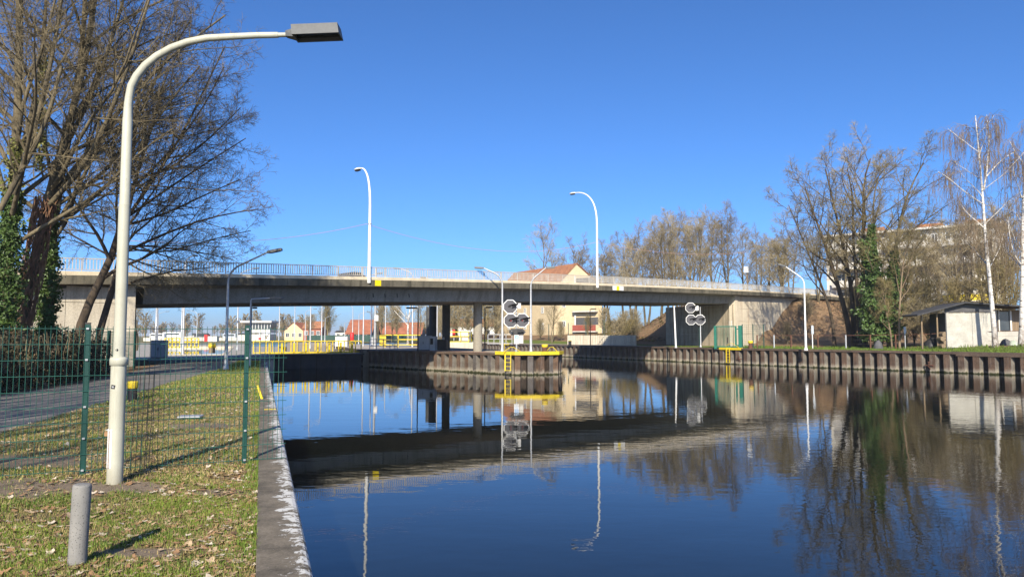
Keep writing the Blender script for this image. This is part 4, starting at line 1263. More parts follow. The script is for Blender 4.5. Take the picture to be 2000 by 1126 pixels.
# information sign: blue and white board on a grey post
q0 = Vector((at(1009, 690, SY - 0.5).x, SY - 0.5, ISL_Z))
sn = thing('info_sign', 'blue and white notice board on a grey post below the signals', 'sign', q0)
zt = at(1009, 654, SY - 0.5).z - ISL_Z; zb = at(1009, 671, SY - 0.5).z - ISL_Z
MB().tube([(0, 0.08, 0), (0, 0.08, zt)], 0.065, 10).build('post', M['galv'], sn)
MB().cbox(-0.20, 0.20, -0.02, 0.03, zb, zt, 0.01).build('board', M['white'], sn)
MB().box(-0.155, 0.155, -0.026, -0.021, zb + (zt - zb) * 0.62, zt - 0.05).build('pictogram', M['blue_sign'], sn)
MB().add([(-0.10, -0.030, zb + (zt - zb) * 0.70), (0.08, -0.030, zb + (zt - zb) * 0.70), (0.10, -0.030, zb + (zt - zb) * 0.79), (0.04, -0.030, zb + (zt - zb) * 0.82), (-0.04, -0.030, zb + (zt - zb) * 0.75), (-0.10, -0.030, zb + (zt - zb) * 0.77)],
         [(0, 1, 2, 3, 4, 5)]).build('print', M['white'], sn)
# wavy blue line and a line of small marks, as far as they can be read in the photograph
wv = [(-0.15 + 0.03 * i, -0.024, zb + (zt - zb) * (0.50 + 0.03 * math.sin(i * 1.5))) for i in range(11)]
MB().tube(wv, 0.014, 5).build('print', M['blue_sign'], sn)
for i in range(5):
    xx = -0.14 + i * 0.06
    MB().box(xx, xx + 0.04, -0.026, -0.021, zb + (zt - zb) * 0.33, zb + (zt - zb) * (0.40 + 0.02 * (i % 2))).build('print', M['blue_sign'], sn)
MB().cbox(0.22, 0.52, 0.06, 0.30, zb + 0.04, zt - 0.02, 0.02).build('control_box', M['pale_cabinet'], sn)

# yellow fender beam round the nose with its ladder and hoops
lo, hi = 3, 3 + len(ISL)
front = grow_out(ISL[0:5], 0.78)
if (Vector(front[2]) - Vector((0, 66))).length < (Vector(ISL[2]) - Vector((0, 66))).length:
    front = grow_out(ISL[0:5], -0.78)
front = [p for p in front]
fb = thing('fender_beam', 'bright yellow fender beam round the island nose with ladder', 'fender', (0, 56, 0))
MB().extrude_path([((p[0], p[1] - 56, ISL_Z), ((Vector((p[0], p[1], 0)) - Vector((-2, 64, 0))).normalized()), (0, 0, 1)) for p in front],
                  [(-0.10, -0.10), (-0.10, 0.16), (0.10, 0.16), (0.10, -0.10)]).build('beam', M['yellow'], fb)
def ladder(root, c, d, ztop_, zbot_, w=0.42, mat=M['yellow']):
    nrm = Vector((d.y, -d.x, 0))
    l_ = MB()
    for sgn in (-1, 1):
        a = c + d * (w / 2 * sgn)
        l_.beam(a + Vector((0, 0, ztop_)), a + Vector((0, 0, zbot_)), 0.09 if sgn < 0 else 0.05, 0.06, nrm)
    lo_ = l_.build('ladder', mat, root)
    z = ztop_ - 0.3
    while z > zbot_:
        MB().tube([c - d * w / 2 + Vector((0, 0, z)), c + d * w / 2 + Vector((0, 0, z))], 0.02, 6).build('rung', mat, lo_); z -= 0.3
def hoop(root, c, d, w=1.3, h=0.34):
    MB().tube([c - d * w * 0.5, c - d * 0.12 + Vector((0, 0, h)), c + d * 0.12 + Vector((0, 0, h)), c + d * w * 0.5], 0.022, 6).build('grab_rail', M['yellow'], root)
c_ = Vector((at(993, 700, 53.7).x, 53.62 - 56 + 0.08, 0))
cfront = Vector(front[3])
lad_c = Vector((at(992, 700, 53.6).x, -2.06, 0))
ladder(fb, Vector((lad_c.x, lad_c.y + 0.02, 0)), Vector((1, 0, 0)), ISL_Z - 0.05, WATER_Z + 0.32)
hoop(fb, Vector((lad_c.x + 0.3, -1.75, ISL_Z + 0.14)), Vector((1, 0, 0)))
hoop(fb, Vector((at(1078, 693, 54.9).x, -0.9, ISL_Z + 0.14)), Vector((0.8, -0.35, 0)).normalized(), 0.9)
mooring('mooring_bollard', 'rusty mooring bollard with yellow cap on the island nose', Vector((at(1064, 690, 55.3).x, 55.3, ISL_Z)), 0.24, 0.68, M['rust'], 0.33)

# cabinets and generator in the bridge shade
def cabinet(name, label, loc, w, d, h, mat, rot=0.0, lid=True, cat='cabinet'):
    t = thing(name, label, cat, loc, rot)
    MB().cbox(-w / 2, w / 2, -d / 2, d / 2, 0.06, h, 0.015).build('body', mat, t)
    MB().box(-w / 2 + 0.03, w / 2 - 0.03, -d / 2 + 0.03, d / 2 - 0.03, -0.02, 0.06).build('plinth', M['dark_steel'], t)
    if lid:
        MB().cbox(-w / 2 - 0.03, w / 2 + 0.03, -d / 2 - 0.03, d / 2 + 0.03, h + 0.002, h + 0.05, 0.015).build('lid', mat, t)
    for sx in (-1, 1):
        dr = MB().box(min(0.008 * sx, (w / 2 - 0.04) * sx), max(0.008 * sx, (w / 2 - 0.04) * sx), -d / 2 - 0.016, -d / 2 - 0.001, 0.14, h - 0.06).build('door', mat, t)
        MB().box(0.03 * sx - 0.008, 0.03 * sx + 0.008, -d / 2 - 0.04, -d / 2 - 0.017, h * 0.45, h * 0.6).build('handle', M['black'], dr)
    return t
q = Vector((at(829, 682, 66.2).x, 66.2, ISL_Z))
c_ = cabinet('control_cabinet', 'blue grey control cabinet with dark hatch under the bridge', q, 1.15, 0.8, 1.30, M['cabinet'], -0.18)
MB().box(0.60, 1.10, -0.36, 0.40, -0.02, 1.28).build('side_unit', M['cabinet'], c_)
MB().box(0.66, 0.92, -0.375, -0.361, 0.55, 1.10).build('hatch', M['black'], c_)
q = Vector((at(858, 682, 67.0).x, 67.0, ISL_Z))
g_ = thing('generator', 'dark squat generator between the bridge columns', 'generator', q, -0.1)
MB().cbox(-0.75, 0.75, -0.45, 0.45, 0.12, 0.98, 0.08).build('housing', M['black'], g_)
MB().lathe([(0.10, 0.98), (0.10, 1.15), (0.06, 1.2)], 10, 0.4, 0).build('exhaust', M['galv'], g_)
MB().box(-0.8, 0.8, -0.35, 0.35, 0.0, 0.12).build('skid', M['dark_steel'], g_)
q = gp(311, 697)
q = Vector((at(311, 697, 55.0).x, 55.0, 0))
cabinet('control_cabinet', 'pale blue grey cabinet beside the path beyond the abutment', q, 1.05, 0.7, 1.30, M['cabinet'], 0.15)

# tall dark poles standing in the bridge shade
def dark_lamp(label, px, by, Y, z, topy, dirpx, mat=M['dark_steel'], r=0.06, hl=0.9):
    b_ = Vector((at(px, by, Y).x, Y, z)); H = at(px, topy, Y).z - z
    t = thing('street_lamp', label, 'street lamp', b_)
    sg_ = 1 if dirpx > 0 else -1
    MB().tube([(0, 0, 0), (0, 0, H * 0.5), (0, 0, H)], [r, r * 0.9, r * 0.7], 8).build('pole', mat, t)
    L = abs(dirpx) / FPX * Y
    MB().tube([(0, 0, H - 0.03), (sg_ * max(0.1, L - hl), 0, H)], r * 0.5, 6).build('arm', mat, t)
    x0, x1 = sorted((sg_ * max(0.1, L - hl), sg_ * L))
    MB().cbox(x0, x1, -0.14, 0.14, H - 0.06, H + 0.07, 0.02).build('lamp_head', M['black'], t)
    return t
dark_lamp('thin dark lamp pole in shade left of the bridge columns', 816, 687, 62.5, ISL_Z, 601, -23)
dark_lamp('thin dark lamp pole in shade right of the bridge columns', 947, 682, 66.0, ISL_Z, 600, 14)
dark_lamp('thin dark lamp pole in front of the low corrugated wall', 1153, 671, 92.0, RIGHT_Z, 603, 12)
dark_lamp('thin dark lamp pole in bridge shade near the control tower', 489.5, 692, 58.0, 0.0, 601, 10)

# ================================================================== LOCK GATE
gL, gR = Vector((at(524, 690, 63.8).x, 63.8, 0)), Vector((at(706, 690, 67.8).x, 67.8, 0))
gd = (gR - gL); GL_ = gd.length; gd /= GL_
gate = thing('lock_gate', 'dark steel lock gate with a yellow walkway railing on top', 'lock gate', gL, math.atan2(gd.y, gd.x))
gt = 0.03
nP = 6
for i in range(nP):
    a, b_ = GL_ * i / nP, GL_ * (i + 1) / nP
    MB().box(a + 0.03, b_ - 0.03, 0.0, 0.6, WATER_Z - 0.8, gt - 0.10).build('gate_panel', M['gate_steel'], gate)
    if i:
        MB().box(a - 0.06, a + 0.06, -0.10, 0.0, WATER_Z - 0.8, gt - 0.05).build('rib', M['dark_steel'], gate)
for z in (-0.35, -0.85):
    MB().box(0.0, GL_, -0.05, -0.002, z - 0.05, z + 0.05).build('stiffener', M['gate_steel'], gate)
MB().box(-0.2, GL_ + 0.2, -0.25, 3.4, gt - 0.098, gt).build('walkway', M['dark_steel'], gate)
def rail_run(root, pts, h, npost, mids, mat, rail_r=0.035, base=0.0, name='handrail'):
    m_ = MB()
    for a, b_ in zip(pts, pts[1:]):
        for f in mids:
            m_.beam(Vector(a) + Vector((0, 0, base + h * f)), Vector(b_) + Vector((0, 0, base + h * f)), rail_r * 2, rail_r * 2)
    rl = m_.build(name, mat, root)
    tot = [0]
    for a, b_ in zip(pts, pts[1:]):
        tot.append(tot[-1] + (Vector(b_) - Vector(a)).length)
    for i in range(npost):
        s_ = tot[-1] * i / (npost - 1)
        for k in range(len(pts) - 1):
            if s_ <= tot[k + 1] + 1e-6:
                t = (s_ - tot[k]) / (tot[k + 1] - tot[k]); p = Vector(pts[k]).lerp(Vector(pts[k + 1]), t); break
        MB().box(p.x - rail_r, p.x + rail_r, p.y - rail_r, p.y + rail_r, p.z + base, p.z + base + h).build('post', mat, rl)
    return rl
rail_run(gate, [(-0.8, 3.2, gt), (GL_ + 0.9, 3.2, gt)], 1.18, 19, (0.08, 0.98), M['yellow'], 0.04)
rail_run(gate, [(0.6, 2.95, gt), (GL_ * 0.99, 2.95, gt)], 1.0, 8, (0.05,), M['yellow'], 0.085)
# recess wall between the gate and the island, with rungs and the yellow fender post
rc = thing('lock_wall', 'dark concrete lock wall with recessed rungs beside the gate', 'lock wall', gR)
w0 = Vector((0.15, 0.1, 0)); w1 = Vector((at(745, 690, 70.0).x, 70.0, 0)) - gR
dd = (w1 - w0).normalized()
MB().prism([(w0.x, w0.y), (w1.x, w1.y), (w1.x + 0.6, w1.y + 3.5), (w0.x + 0.2, w0.y + 3.6)], WATER_Z - 0.8, ISL_Z - 0.02).build('wall_face', M['concrete_dark'], rc)
for i in range(4):
    c_ = w0.lerp(w1, 0.62); MB().box(c_.x - 0.28, c_.x + 0.28, c_.y - 0.10, c_.y + 0.02, -1.05 + i * 0.36, -0.95 + i * 0.36).build('rung', M['dark_steel'], rc)
q = Vector((at(748.5, 700, 69.2).x, 69.2, 0))
yp = thing('fender_post', 'flat dull yellow fender post in shade at the lock entrance', 'fender', q, 0.2)
MB().cbox(-0.21, 0.21, -0.2, 0.15, WATER_Z - 0.4, ISL_Z + 0.05, 0.03).build('post', M['yellow'], yp)
MB().box(-0.24, 0.24, -0.22, 0.17, WATER_Z - 0.4, WATER_Z + 0.14).build('foot', M['dark_steel'], yp)
# dark low railing on the island at the gate end
q = Vector((at(722, 690, 70.6).x, 70.6, ISL_Z))
dr_ = thing('guard_rail', 'dark blue grey guard rail beside the lock wall rungs', 'railing', q, 0.1)
rail_run(dr_, [(0, 0, 0), (2.3, 0.0, 0), (2.6, 1.6, 0)], 1.0, 7, (0.98, 0.66, 0.33), M['cabinet'], 0.03)
# left end: curved lock head wall beside the cap
lw = thing('lock_wall', 'dark shaded lock wall where the left quay meets the gate', 'lock wall', cap_pt(50.0))
e0 = cap_pt(50.0); 
MB().prism([(0, 0), (0.36, 0.0), (0.70, 0.5), (gL.x - e0.x + 0.5, gL.y - e0.y), (gL.x - e0.x + 0.4, gL.y - e0.y + 1.2), (gL.x - e0.x - 3.0, gL.y - e0.y + 1.2), (-2.5, 0)], -2.0, 0.02).build('wall_body', M['concrete_dark'], lw)

# yellow railings farther off
def yrail(label, pxs, Y, z, h, n, mids, rr=0.04, mat=M['yellow']):
    p = [Vector((at(px, 670, y_).x, y_, z)) for px, y_ in pxs]
    t = thing('guard_rail', label, 'railing', p[0])
    rail_run(t, [q_ - p[0] for q_ in p], h, n, mids, mat, rr)
yrail('yellow three bar railing on the island beyond the shaded paving', [(742, 100), (754, 84), (820, 84)], 84, ISL_Z, 1.45, 9, (0.98, 0.62, 0.2), 0.05)
yrail('yellow railing with two bars round the white cabinet under the bridge', [(877, 92), (915, 92), (921, 97)], 92, ISL_Z + 0.5, 1.35, 6, (0.98, 0.55, 0.05), 0.055)
yrail('low yellow railing across the upper basin at the far left', [(322, 98), (388, 98)], 98, 0.0, 1.35, 10, (0.98, 0.6, 0.1), 0.06)
yrail('grey white two bar railing on the far quay behind the columns', [(953, 104), (1000, 104)], 104, RIGHT_Z, 1.5, 5, (0.98, 0.55, 0.1), 0.04, M['galv'])
q = Vector((at(900, 665, 94).x, 94.0, ISL_Z))
pl = thing('pump_platform', 'low concrete platform under the white cabinet beyond the columns', 'platform', q)
MB().cbox(-2.0, 1.9, -2.6, 2.5, -0.6, 0.5, 0.05).build('slab', M['concrete_lit'], pl)
cabinet('switch_cabinet', 'cream switch cabinet with yellow railing in front, beyond the columns', q + Vector((0.55, -0.5, 0.5)), 1.45, 0.9, 1.5, M['pale_cabinet'])
def extinguisher(label, px, Y, z, s=1.0):
    q_ = Vector((at(px, 670, Y).x, Y, z))
    t = thing('hose_post', label, 'hose box', q_)
    MB().box(-0.05, 0.05, -0.05, 0.05, 0, 1.3 * s).build('post', M['galv'], t)
    MB().lathe([(0.19 * s, 0.75 * s), (0.20 * s, 0.8 * s), (0.20 * s, 1.50 * s), (0.13 * s, 1.62 * s), (0.0, 1.64 * s)], 12, 0, -0.18).build('red_box', M['red'], t)
extinguisher('red hose box on the railing beside the cream switch cabinet', 886.5, 93.0, ISL_Z + 0.5)
extinguisher('red hose box behind the yellow gate railing near mid lock', 688, 92.0, 0.0, 1.3)
cabinet('switch_cabinet', 'off white switch cabinet behind the yellow lock gate railing', Vector((at(668, 676, 90).x, 90, 0)), 1.5, 0.9, 1.55, M['pale_cabinet'])

# ================================================================== RIGHT BANK FURNITURE
def on_right(px, Y):
    x = at(px, 670, Y).x
    return Vector((x, Y, h_right(x, Y)))
Y2 = 79.0
g0 = on_right(1369, Y2)
r9 = 9.4 / 1400 * Y2
sg2 = signal('three grey octagonal ship signals in front of the right abutment', 1369, 679, Y2, g0.z - 0.02, [(1349.5, 600.5), (1350.5, 624), (1367.5, 624)], -0.15, None, r9 / math.cos(math.pi / 8) * 1.06)
q = at(1361, 601, Y2); MB().box(-0.2, 0.2, 0.07, 0.3, -0.26, 0.26).build('control_box', M['white'], sg2, (q.x - g0.x, 0.0, q.z - g0.z))
q = on_right(1320, 77.0)
mp = thing('pole', 'plain white pole leaning slightly beside the octagonal signals', 'pole', q)
tp = at(1316.5, 597, 77.0) - q
MB().tube([(0, 0, 0), tp * 0.5, tp], [0.10, 0.09, 0.07], 10).build('shaft', M['white'], mp)
MB().lathe([(0.16, 0.0), (0.15, 0.12), (0.10, 0.16)], 10).build('base', M['galv'], mp)

# green gate
Yg0, Yg1 = 76.0, 74.5
ga, gb = on_right(1397.5, Yg0), on_right(1446, Yg1)
gd_ = Vector((gb.x - ga.x, gb.y - ga.y, 0)); GW = gd_.length
gt_ = thing('metal_gate', 'green steel gate with slender vertical bars before the abutment', 'gate', (ga.x, ga.y, ga.z), math.atan2(gd_.y, gd_.x))
GH = at(1397, 636, Yg0).z - ga.z
MB().cbox(-0.13, 0.13, -0.12, 0.12, -0.1, GH, 0.02).build('gate_post', M['green_gate'], gt_)
MB().cbox(GW - 0.17, GW + 0.17, -0.14, 0.14, -0.1, GH + 0.02, 0.02).build('gate_post', M['green_gate'], gt_)
MB().cbox(GW - 0.55, GW - 0.38, -0.08, 0.08, 0.05, GH - 0.02, 0.02).build('gate_stile', M['green_gate'], gt_)
for z in (0.14, GH - 0.07):
    MB().box(0.14, GW - 0.56, -0.04, 0.04, z - 0.05, z + 0.05).build('gate_rail', M['green_gate'], gt_)
bar = MB().box(-0.014, 0.014, -0.014, 0.014, 0.19, GH - 0.12).mesh('gate_bar', M['green_gate'])
x = 0.24
while x < GW - 0.6:
    link('gate_bar', bar, gt_, (x, 0, 0)); x += 0.15
for z in (0.3, GH - 0.35):
    MB().box(GW - 0.37, GW - 0.18, -0.03, 0.03, z - 0.05, z + 0.05).build('hinge', M['green_gate'], gt_)
MB().box(GW * 0.5 - 0.05, GW * 0.5 + 0.05, -0.07, -0.045, 0.55, 1.15).build('lock', M['black'], gt_)

# wire fence between gate and slope
def wire_fence(name, label, pts, h, post_m, wire_m, step, nh, vstep=0.0, postw=0.03, top=None, group=None):
    t = thing(name, label, 'fence', pts[0], 0, group)
    o = pts[0]
    posts = []
    w = MB()
    for a, b_ in zip(pts, pts[1:]):
        L = (b_ - a).length; n = max(1, round(L / step))
        for i in range(n):
            posts.append(a.lerp(b_, i / n))
        for k in range(nh):
            z = h * (0.04 + 0.94 * k / max(1, nh - 1))
            w.beam(a - o + Vector((0, 0, z)), b_ - o + Vector((0, 0, z)), 0.012, 0.012)
        if vstep:
            m_ = int(L / vstep)
            for i in range(m_):
                p = a.lerp(b_, i / m_) - o
                w.beam(p + Vector((0, 0, 0.04)), p + Vector((0, 0, h)), 0.008, 0.008, (1, 0, 0))
    posts.append(pts[-1])
    for i, p in enumerate(posts):
        MB().box(-postw, postw, -postw, postw, -0.15, h + 0.04).build('post', post_m[i % len(post_m)] if isinstance(post_m, list) else post_m, t, p - o)
    if top:
        tm = MB()
        for a, b_ in zip(pts, pts[1:]):
            tm.beam(a - o + Vector((0, 0, h)), b_ - o + Vector((0, 0, h)), 0.04, 0.04)
        tm.build('top_rail', top, t)
    wo = w.build('wire_mesh', wire_m, t)
    wo['kind'] = 'stuff'
    return t
wire_fence('wire_fence', 'thin green wire fence linking the gate to the slope', [gb + Vector((0.25, 0.05, 0)), on_right(1471, 74.0), on_right(1492, 76.0)], 2.45, M['green_post'], M['green_wire'], 2.0, 12, 0.2, 0.04)
wire_fence('wire_fence', 'thin green wire fence against the abutment left of the gate', [on_right(1366, 79.5), ga], 2.2, M['green_post'], M['green_wire'], 2.6, 10, 0.0, 0.04)
# rusty low fence along the grass
fp_ = [on_right(px, Y) for px, Y in ((1479, 74.2), (1545, 73.0), (1652, 70.2), (1800, 67.2), (1880, 65.6), (2010, 63.2), (2120, 61.0))]
wire_fence('low_fence', 'low rusty framed wire fence along the right grass bank', fp_, 1.32, [M['rust'], M['galv'], M['rust']], M['dark_steel'], 2.15, 4, 0.0, 0.055, M['rust'])
# bollard and ladder on the right quay
q = on_right(1466, 73.6)
mooring('mooring_bollard', 'rusty mooring bollard with yellow cap near the green gate', Vector((at(1466, 680, 72.9).x, 72.9, RIGHT_Z)), 0.24, 0.78, M['rust'], 0.33)
mooring('mooring_bollard', 'small dark mooring bollard in shade on the far quay', Vector((at(1113, 670, 99.0).x, 99.0, RIGHT_Z)), 0.26, 0.62, M['black'], 0.04)
def quay_ladder(label, px, wid, capw, lens_=True):
    # find the quay length seen at this pixel
    best = min(((abs((quay_at(s_)[0].x / quay_at(s_)[0].y) - (px - CX) / 1396.0)), s_) for s_ in [i * 0.1 for i in range(300, int(QL[-1] * 10))] if quay_at(s_)[0].y > 10)
    p, d = quay_at(best[1]); nrm = quay_norm(best[1])
    t = thing('ladder', label, 'ladder', (p.x, p.y, 0))
    dd = Vector((nrm.y, -nrm.x, 0))
    MB().extrude_path([(dd * -capw + Vector((0, 0, RIGHT_Z)), nrm, (0, 0, 1)), (dd * capw + Vector((0, 0, RIGHT_Z)), nrm, (0, 0, 1))], [(-0.10, -0.17), (-0.10, 0.06), (0.22, 0.06), (0.22, -0.17)]).build('plate', M['yellow'], t)
    c_ = -nrm * 0.16 - dd * 0.2
    ladder(t, c_, dd, RIGHT_Z - 0.0, WATER_Z + 0.15, wid, M['yellow'])
    hoop(t, nrm * 0.15 + Vector((0, 0, RIGHT_Z + 0.06)), dd, capw * 1.4, 0.45)
    return t
quay_ladder('yellow quay ladder with plate and hoop below the green gate', 1424, 0.42, 1.45)
quay_ladder('yellow quay ladder and plate far behind the island lamps', 986, 0.5, 1.6)
# small mooring hooks in the pile pans
def hook(label, px):
    best = min(((abs((quay_at(s_)[0].x / quay_at(s_)[0].y) - (px - CX) / 1396.0)), s_) for s_ in [i * 0.1 for i in range(300, int(QL[-1] * 10))] if quay_at(s_)[0].y > 10)
    p, d = quay_at(best[1]); nrm = quay_norm(best[1])
    t = thing('mooring_hook', label, 'mooring hook', (p.x - nrm.x * 0.02, p.y - nrm.y * 0.02, WATER_Z + 0.55), math.atan2(nrm.y, nrm.x) - math.pi / 2)
    MB().box(-0.32, 0.32, -0.10, 0.0, -0.04, 0.05).build('bracket', M['rust'], t)
    MB().lathe([(0.06, 0.05), (0.055, 0.22), (0.10, 0.24), (0.10, 0.29), (0.0, 0.30)], 10, 0, -0.10).build('pin', M['rust'], t)
    MB().beam((-0.1, -0.05, -0.02), (0.12, -0.05, -0.28), 0.05, 0.05).build('strut', M['rust'], t)
hook('rusty mooring hook in the piles right of the yellow ladder', 1442)
hook('rusty mooring hook in the piles in front of the shed', 1808)
# little blue sign post on the slope
q = on_right(1587, 69.6)
ss = thing('path_sign', 'small blue sign on a white post before the leaf slope', 'sign', q)
MB().tube([(0, 0, 0), (0, 0, 2.3)], 0.05, 8).build('post', M['white'], ss)
MB().box(-0.12, 0.12, -0.08, -0.055, 1.45, 2.25).build('board', M['cabinet'], ss)
q = on_right(1768, 67.6)
s2 = thing('path_sign', 'small blue sign on a galvanised post left of the shed', 'sign', q)
MB().tube([(0, 0, 0), (0, 0, 2.1)], 0.05, 8).build('post', M['galv'], s2)
MB().box(-0.14, 0.10, -0.08, -0.055, 1.5, 2.1).build('board', M['cabinet'], s2)
# concrete quay path and low corrugated wall below the bridge
struct('quay_path', bank_grid([0.32, 1.5, 3.2, 4.6], QL[4] + 4, QL[-1] - 14, 2.0), M['island_top']).location.z = 0.006
a_, b_ = on_right(1108, 106), on_right(1242, 96)
lw2 = thing('low_wall', 'low wall of upright white concrete profiles below the house', 'wall', (a_.x, a_.y, RIGHT_Z))
dv = Vector((b_.x - a_.x, b_.y - a_.y, 0)); L_ = dv.length; dv /= L_
n_ = int(L_ / 0.33)
pr = MB().prism([(0.01, 0), (0.16, -0.11), (0.32, 0), (0.32, 0.14), (0.01, 0.14)], -0.1, 1.35).mesh('profile', M['concrete_lit'])
for i in range(n_):
    link('profile', pr, lw2, dv * (L_ * i / n_), math.atan2(dv.y, dv.x))

# ------------------------------------------------------------------ shed
Ys = 65.0
sa = on_right(1848, Ys)
sh = thing('shed', 'white panelled garden shed with dark gable and open lean-to', 'shed', sa, -0.10)
px2m = Ys / FPX
W1 = (1936 - 1848) * px2m                      # white gable front
zt = lambda py: at(1848, py, Ys).z - sa.z
MB().box(0.02, W1 - 0.02, 0.06, 3.0, 0.0, zt(611)).build('wall_core', M['shed_dark'], sh)
for i in range(2):
    a, b_ = W1 * i * 0.56, W1 * (0.56 if i == 0 else 1.0)
    MB().box(a + 0.012, b_ - 0.012, 0.0, 0.058, 0.12, zt(611)).build('wall_panel', M['shed_white'], sh)
MB().box(-0.02, W1 + 0.02, -0.02, 0.07, -0.4, 0.11).build('plinth', M['shed_dark'], sh)
for x in (0.0, W1 - 0.09):
    MB().box(x, x + 0.09, -0.03, -0.001, 0.11, zt(611)).build('corner_board', M['shed_dark'], sh)
ap = (1880 - 1848) * px2m
gz = [(-0.02, zt(609.5)), (W1 + 0.02, zt(609.5)), (W1 + 0.02, zt(597)), (ap, zt(592.5)), (-0.02, zt(603))]
n_ = len(gz)
MB().add([(x, -0.035, z) for x, z in gz] + [(x, 0.07, z) for x, z in gz], [tuple(range(n_)), tuple(range(2 * n_ - 1, n_ - 1, -1))] + [(i, n_ + i, n_ + (i + 1) % n_, (i + 1) % n_) for i in range(n_)]).build('gable', M['shed_dark'], sh)
lx = (1790 - 1848) * px2m
rx = (2010 - 1848) * px2m
def roof_slab(name, p0, p1, th=0.12, y0=-0.7, y1=3.4, mat=None):
    vs = [(p0[0], y0, p0[1]), (p1[0], y0, p1[1]), (p1[0], y1, p1[1]), (p0[0], y1, p0[1])]
    vs += [(a, b_, c + th) for a, b_, c in vs]
    return MB().add(vs, [(0, 3, 2, 1), (4, 5, 6, 7), (0, 1, 5, 4), (1, 2, 6, 5), (2, 3, 7, 6), (3, 0, 4, 7)]).build(name, mat or M['felt'], sh)
roof_slab('roof', (lx, zt(617)), (ap, zt(592.5)))
roof_slab('roof', (ap + 0.002, zt(592.5)), (rx, zt(602)))
# lean-to posts and right room
for px in (1809, 1838):
    x = (px - 1848) * px2m
    MB().box(x - 0.06, x + 0.06, 0.5, 0.62, -0.1, zt(612)).build('post', M['wood'], sh)
rw0, rw1 = (1955 - 1848) * px2m, (2012 - 1848) * px2m
MB().box(rw0, rw1, 1.4, 1.5, 0, zt(604)).build('wall_panel', M['wood'], sh)
MB().box(W1 + 0.02, rw0, 1.0, 1.4, 0, zt(604)).build('wall_panel', M['shed_white'], sh)
MB().box(rw0 + 0.1, rw1, 1.28, 1.39, 0.2, zt(646)).build('low_panel', M['shed_white'], sh)
MB().box(rw0 + 0.25, rw0 + 0.35, 1.25, 1.395, zt(646), zt(606)).build('post', M['pale_cabinet'], sh)
MB().box(rw0 + 1.25, rw0 + 1.4, 1.25, 1.395, zt(646), zt(606)).build('post', M['pale_cabinet'], sh)
MB().box(rw0 + 0.36, rw0 + 1.24, 1.37, 1.398, zt(645), zt(608)).build('window', M['glass'], sh)
bc = thing('hanging_jacket', 'dark blue jacket hanging in the shed window opening', 'jacket', sa + Vector((rw0 + 0.72, 1.05, zt(643))), -0.1)
MB().add([(-0.24, 0, 0), (0.24, 0, 0), (0.20, 0, 1.2), (0.08, 0, 1.42), (-0.08, 0, 1.42), (-0.20, 0, 1.2), (-0.24, 0.14, 0), (0.24, 0.14, 0), (0.20, 0.12, 1.2), (0.08, 0.1, 1.42), (-0.08, 0.1, 1.42), (-0.20, 0.12, 1.2)],
         [(0, 1, 2, 3, 4, 5), (11, 10, 9, 8, 7, 6), (0, 6, 7, 1), (1, 7, 8, 2), (2, 8, 9, 3), (3, 9, 10, 4), (4, 10, 11, 5), (5, 11, 6, 0)]).build('cloth', mk('dark_blue_cloth', (0.012, 0.02, 0.10), (0.01, 0.016, 0.075), 3, 0.9), bc)
# tarp covered heap, barrel, dark bin bag by the fence
def lump(name, label, cat, loc, rx_, ry_, rz_, mat, seed, part):
    r = random.Random(seed)
    t = thing(name, label, cat, loc)
    V, F = [], []
    nu, nv = 12, 6
    for j in range(nv + 1):
        a = math.pi / 2 * j / nv
        for i in range(nu):
            b_ = 2 * math.pi * i / nu
            k = 1 + r.uniform(-0.14, 0.14)
            V.append((rx_ * math.cos(a) * math.cos(b_) * k, ry_ * math.cos(a) * math.sin(b_) * k, rz_ * math.sin(a) * (1 + r.uniform(-0.05, 0.08)) - 0.04))
    for j in range(nv):
        for i in range(nu):
            F.append((j * nu + i, j * nu + (i + 1) % nu, (j + 1) * nu + (i + 1) % nu, (j + 1) * nu + i))
    MB().add(V, F, True).build(part, mat, t)
    return t
lump('rubbish_sack', 'dark grey filled sack standing at the low fence', 'sack', on_right(1767, 68.0) + Vector((-2.7, -0.4, 0)), 0.42, 0.4, 0.85, M['shed_dark'], 3, 'sack')
lump('tarpaulin_heap', 'black tarpaulin heap under the shed lean-to', 'heap', on_right(1826, 66.6) + Vector((0.1, 0.4, 0)), 1.0, 0.7, 0.95, M['black'], 5, 'tarpaulin')
lump('tarpaulin_heap', 'small grey covered heap between the two birches', 'heap', on_right(1964, 64.6), 0.5, 0.4, 0.62, M['shed_dark'], 8, 'tarpaulin')
lump('tarpaulin_heap', 'pale green and white bundle beside the right birch', 'heap', on_right(1979, 64.2), 0.36, 0.4, 0.5, mk('pale_green_plastic', (0.34, 0.42, 0.30), (0.55, 0.56, 0.5), 2, 0.6), 9, 'bundle')
q = on_right(1845, 65.6)
lg = thing('log_pile', 'small stack of sawn logs beside the white shed wall', 'log pile', q + Vector((-0.45, -0.3, 0)))
for i, (x, z, r) in enumerate(((0, 0.2, 0.2), (0.42, 0.2, 0.2), (0.2, 0.52, 0.2), (-0.05, 0.86, 0.22), (0.35, 0.9, 0.2), (0.15, 1.25, 0.24))):
    MB().tube([(x, -0.3, z), (x, 0.4, z)], r, 12).build('log', M['wood'], lg)

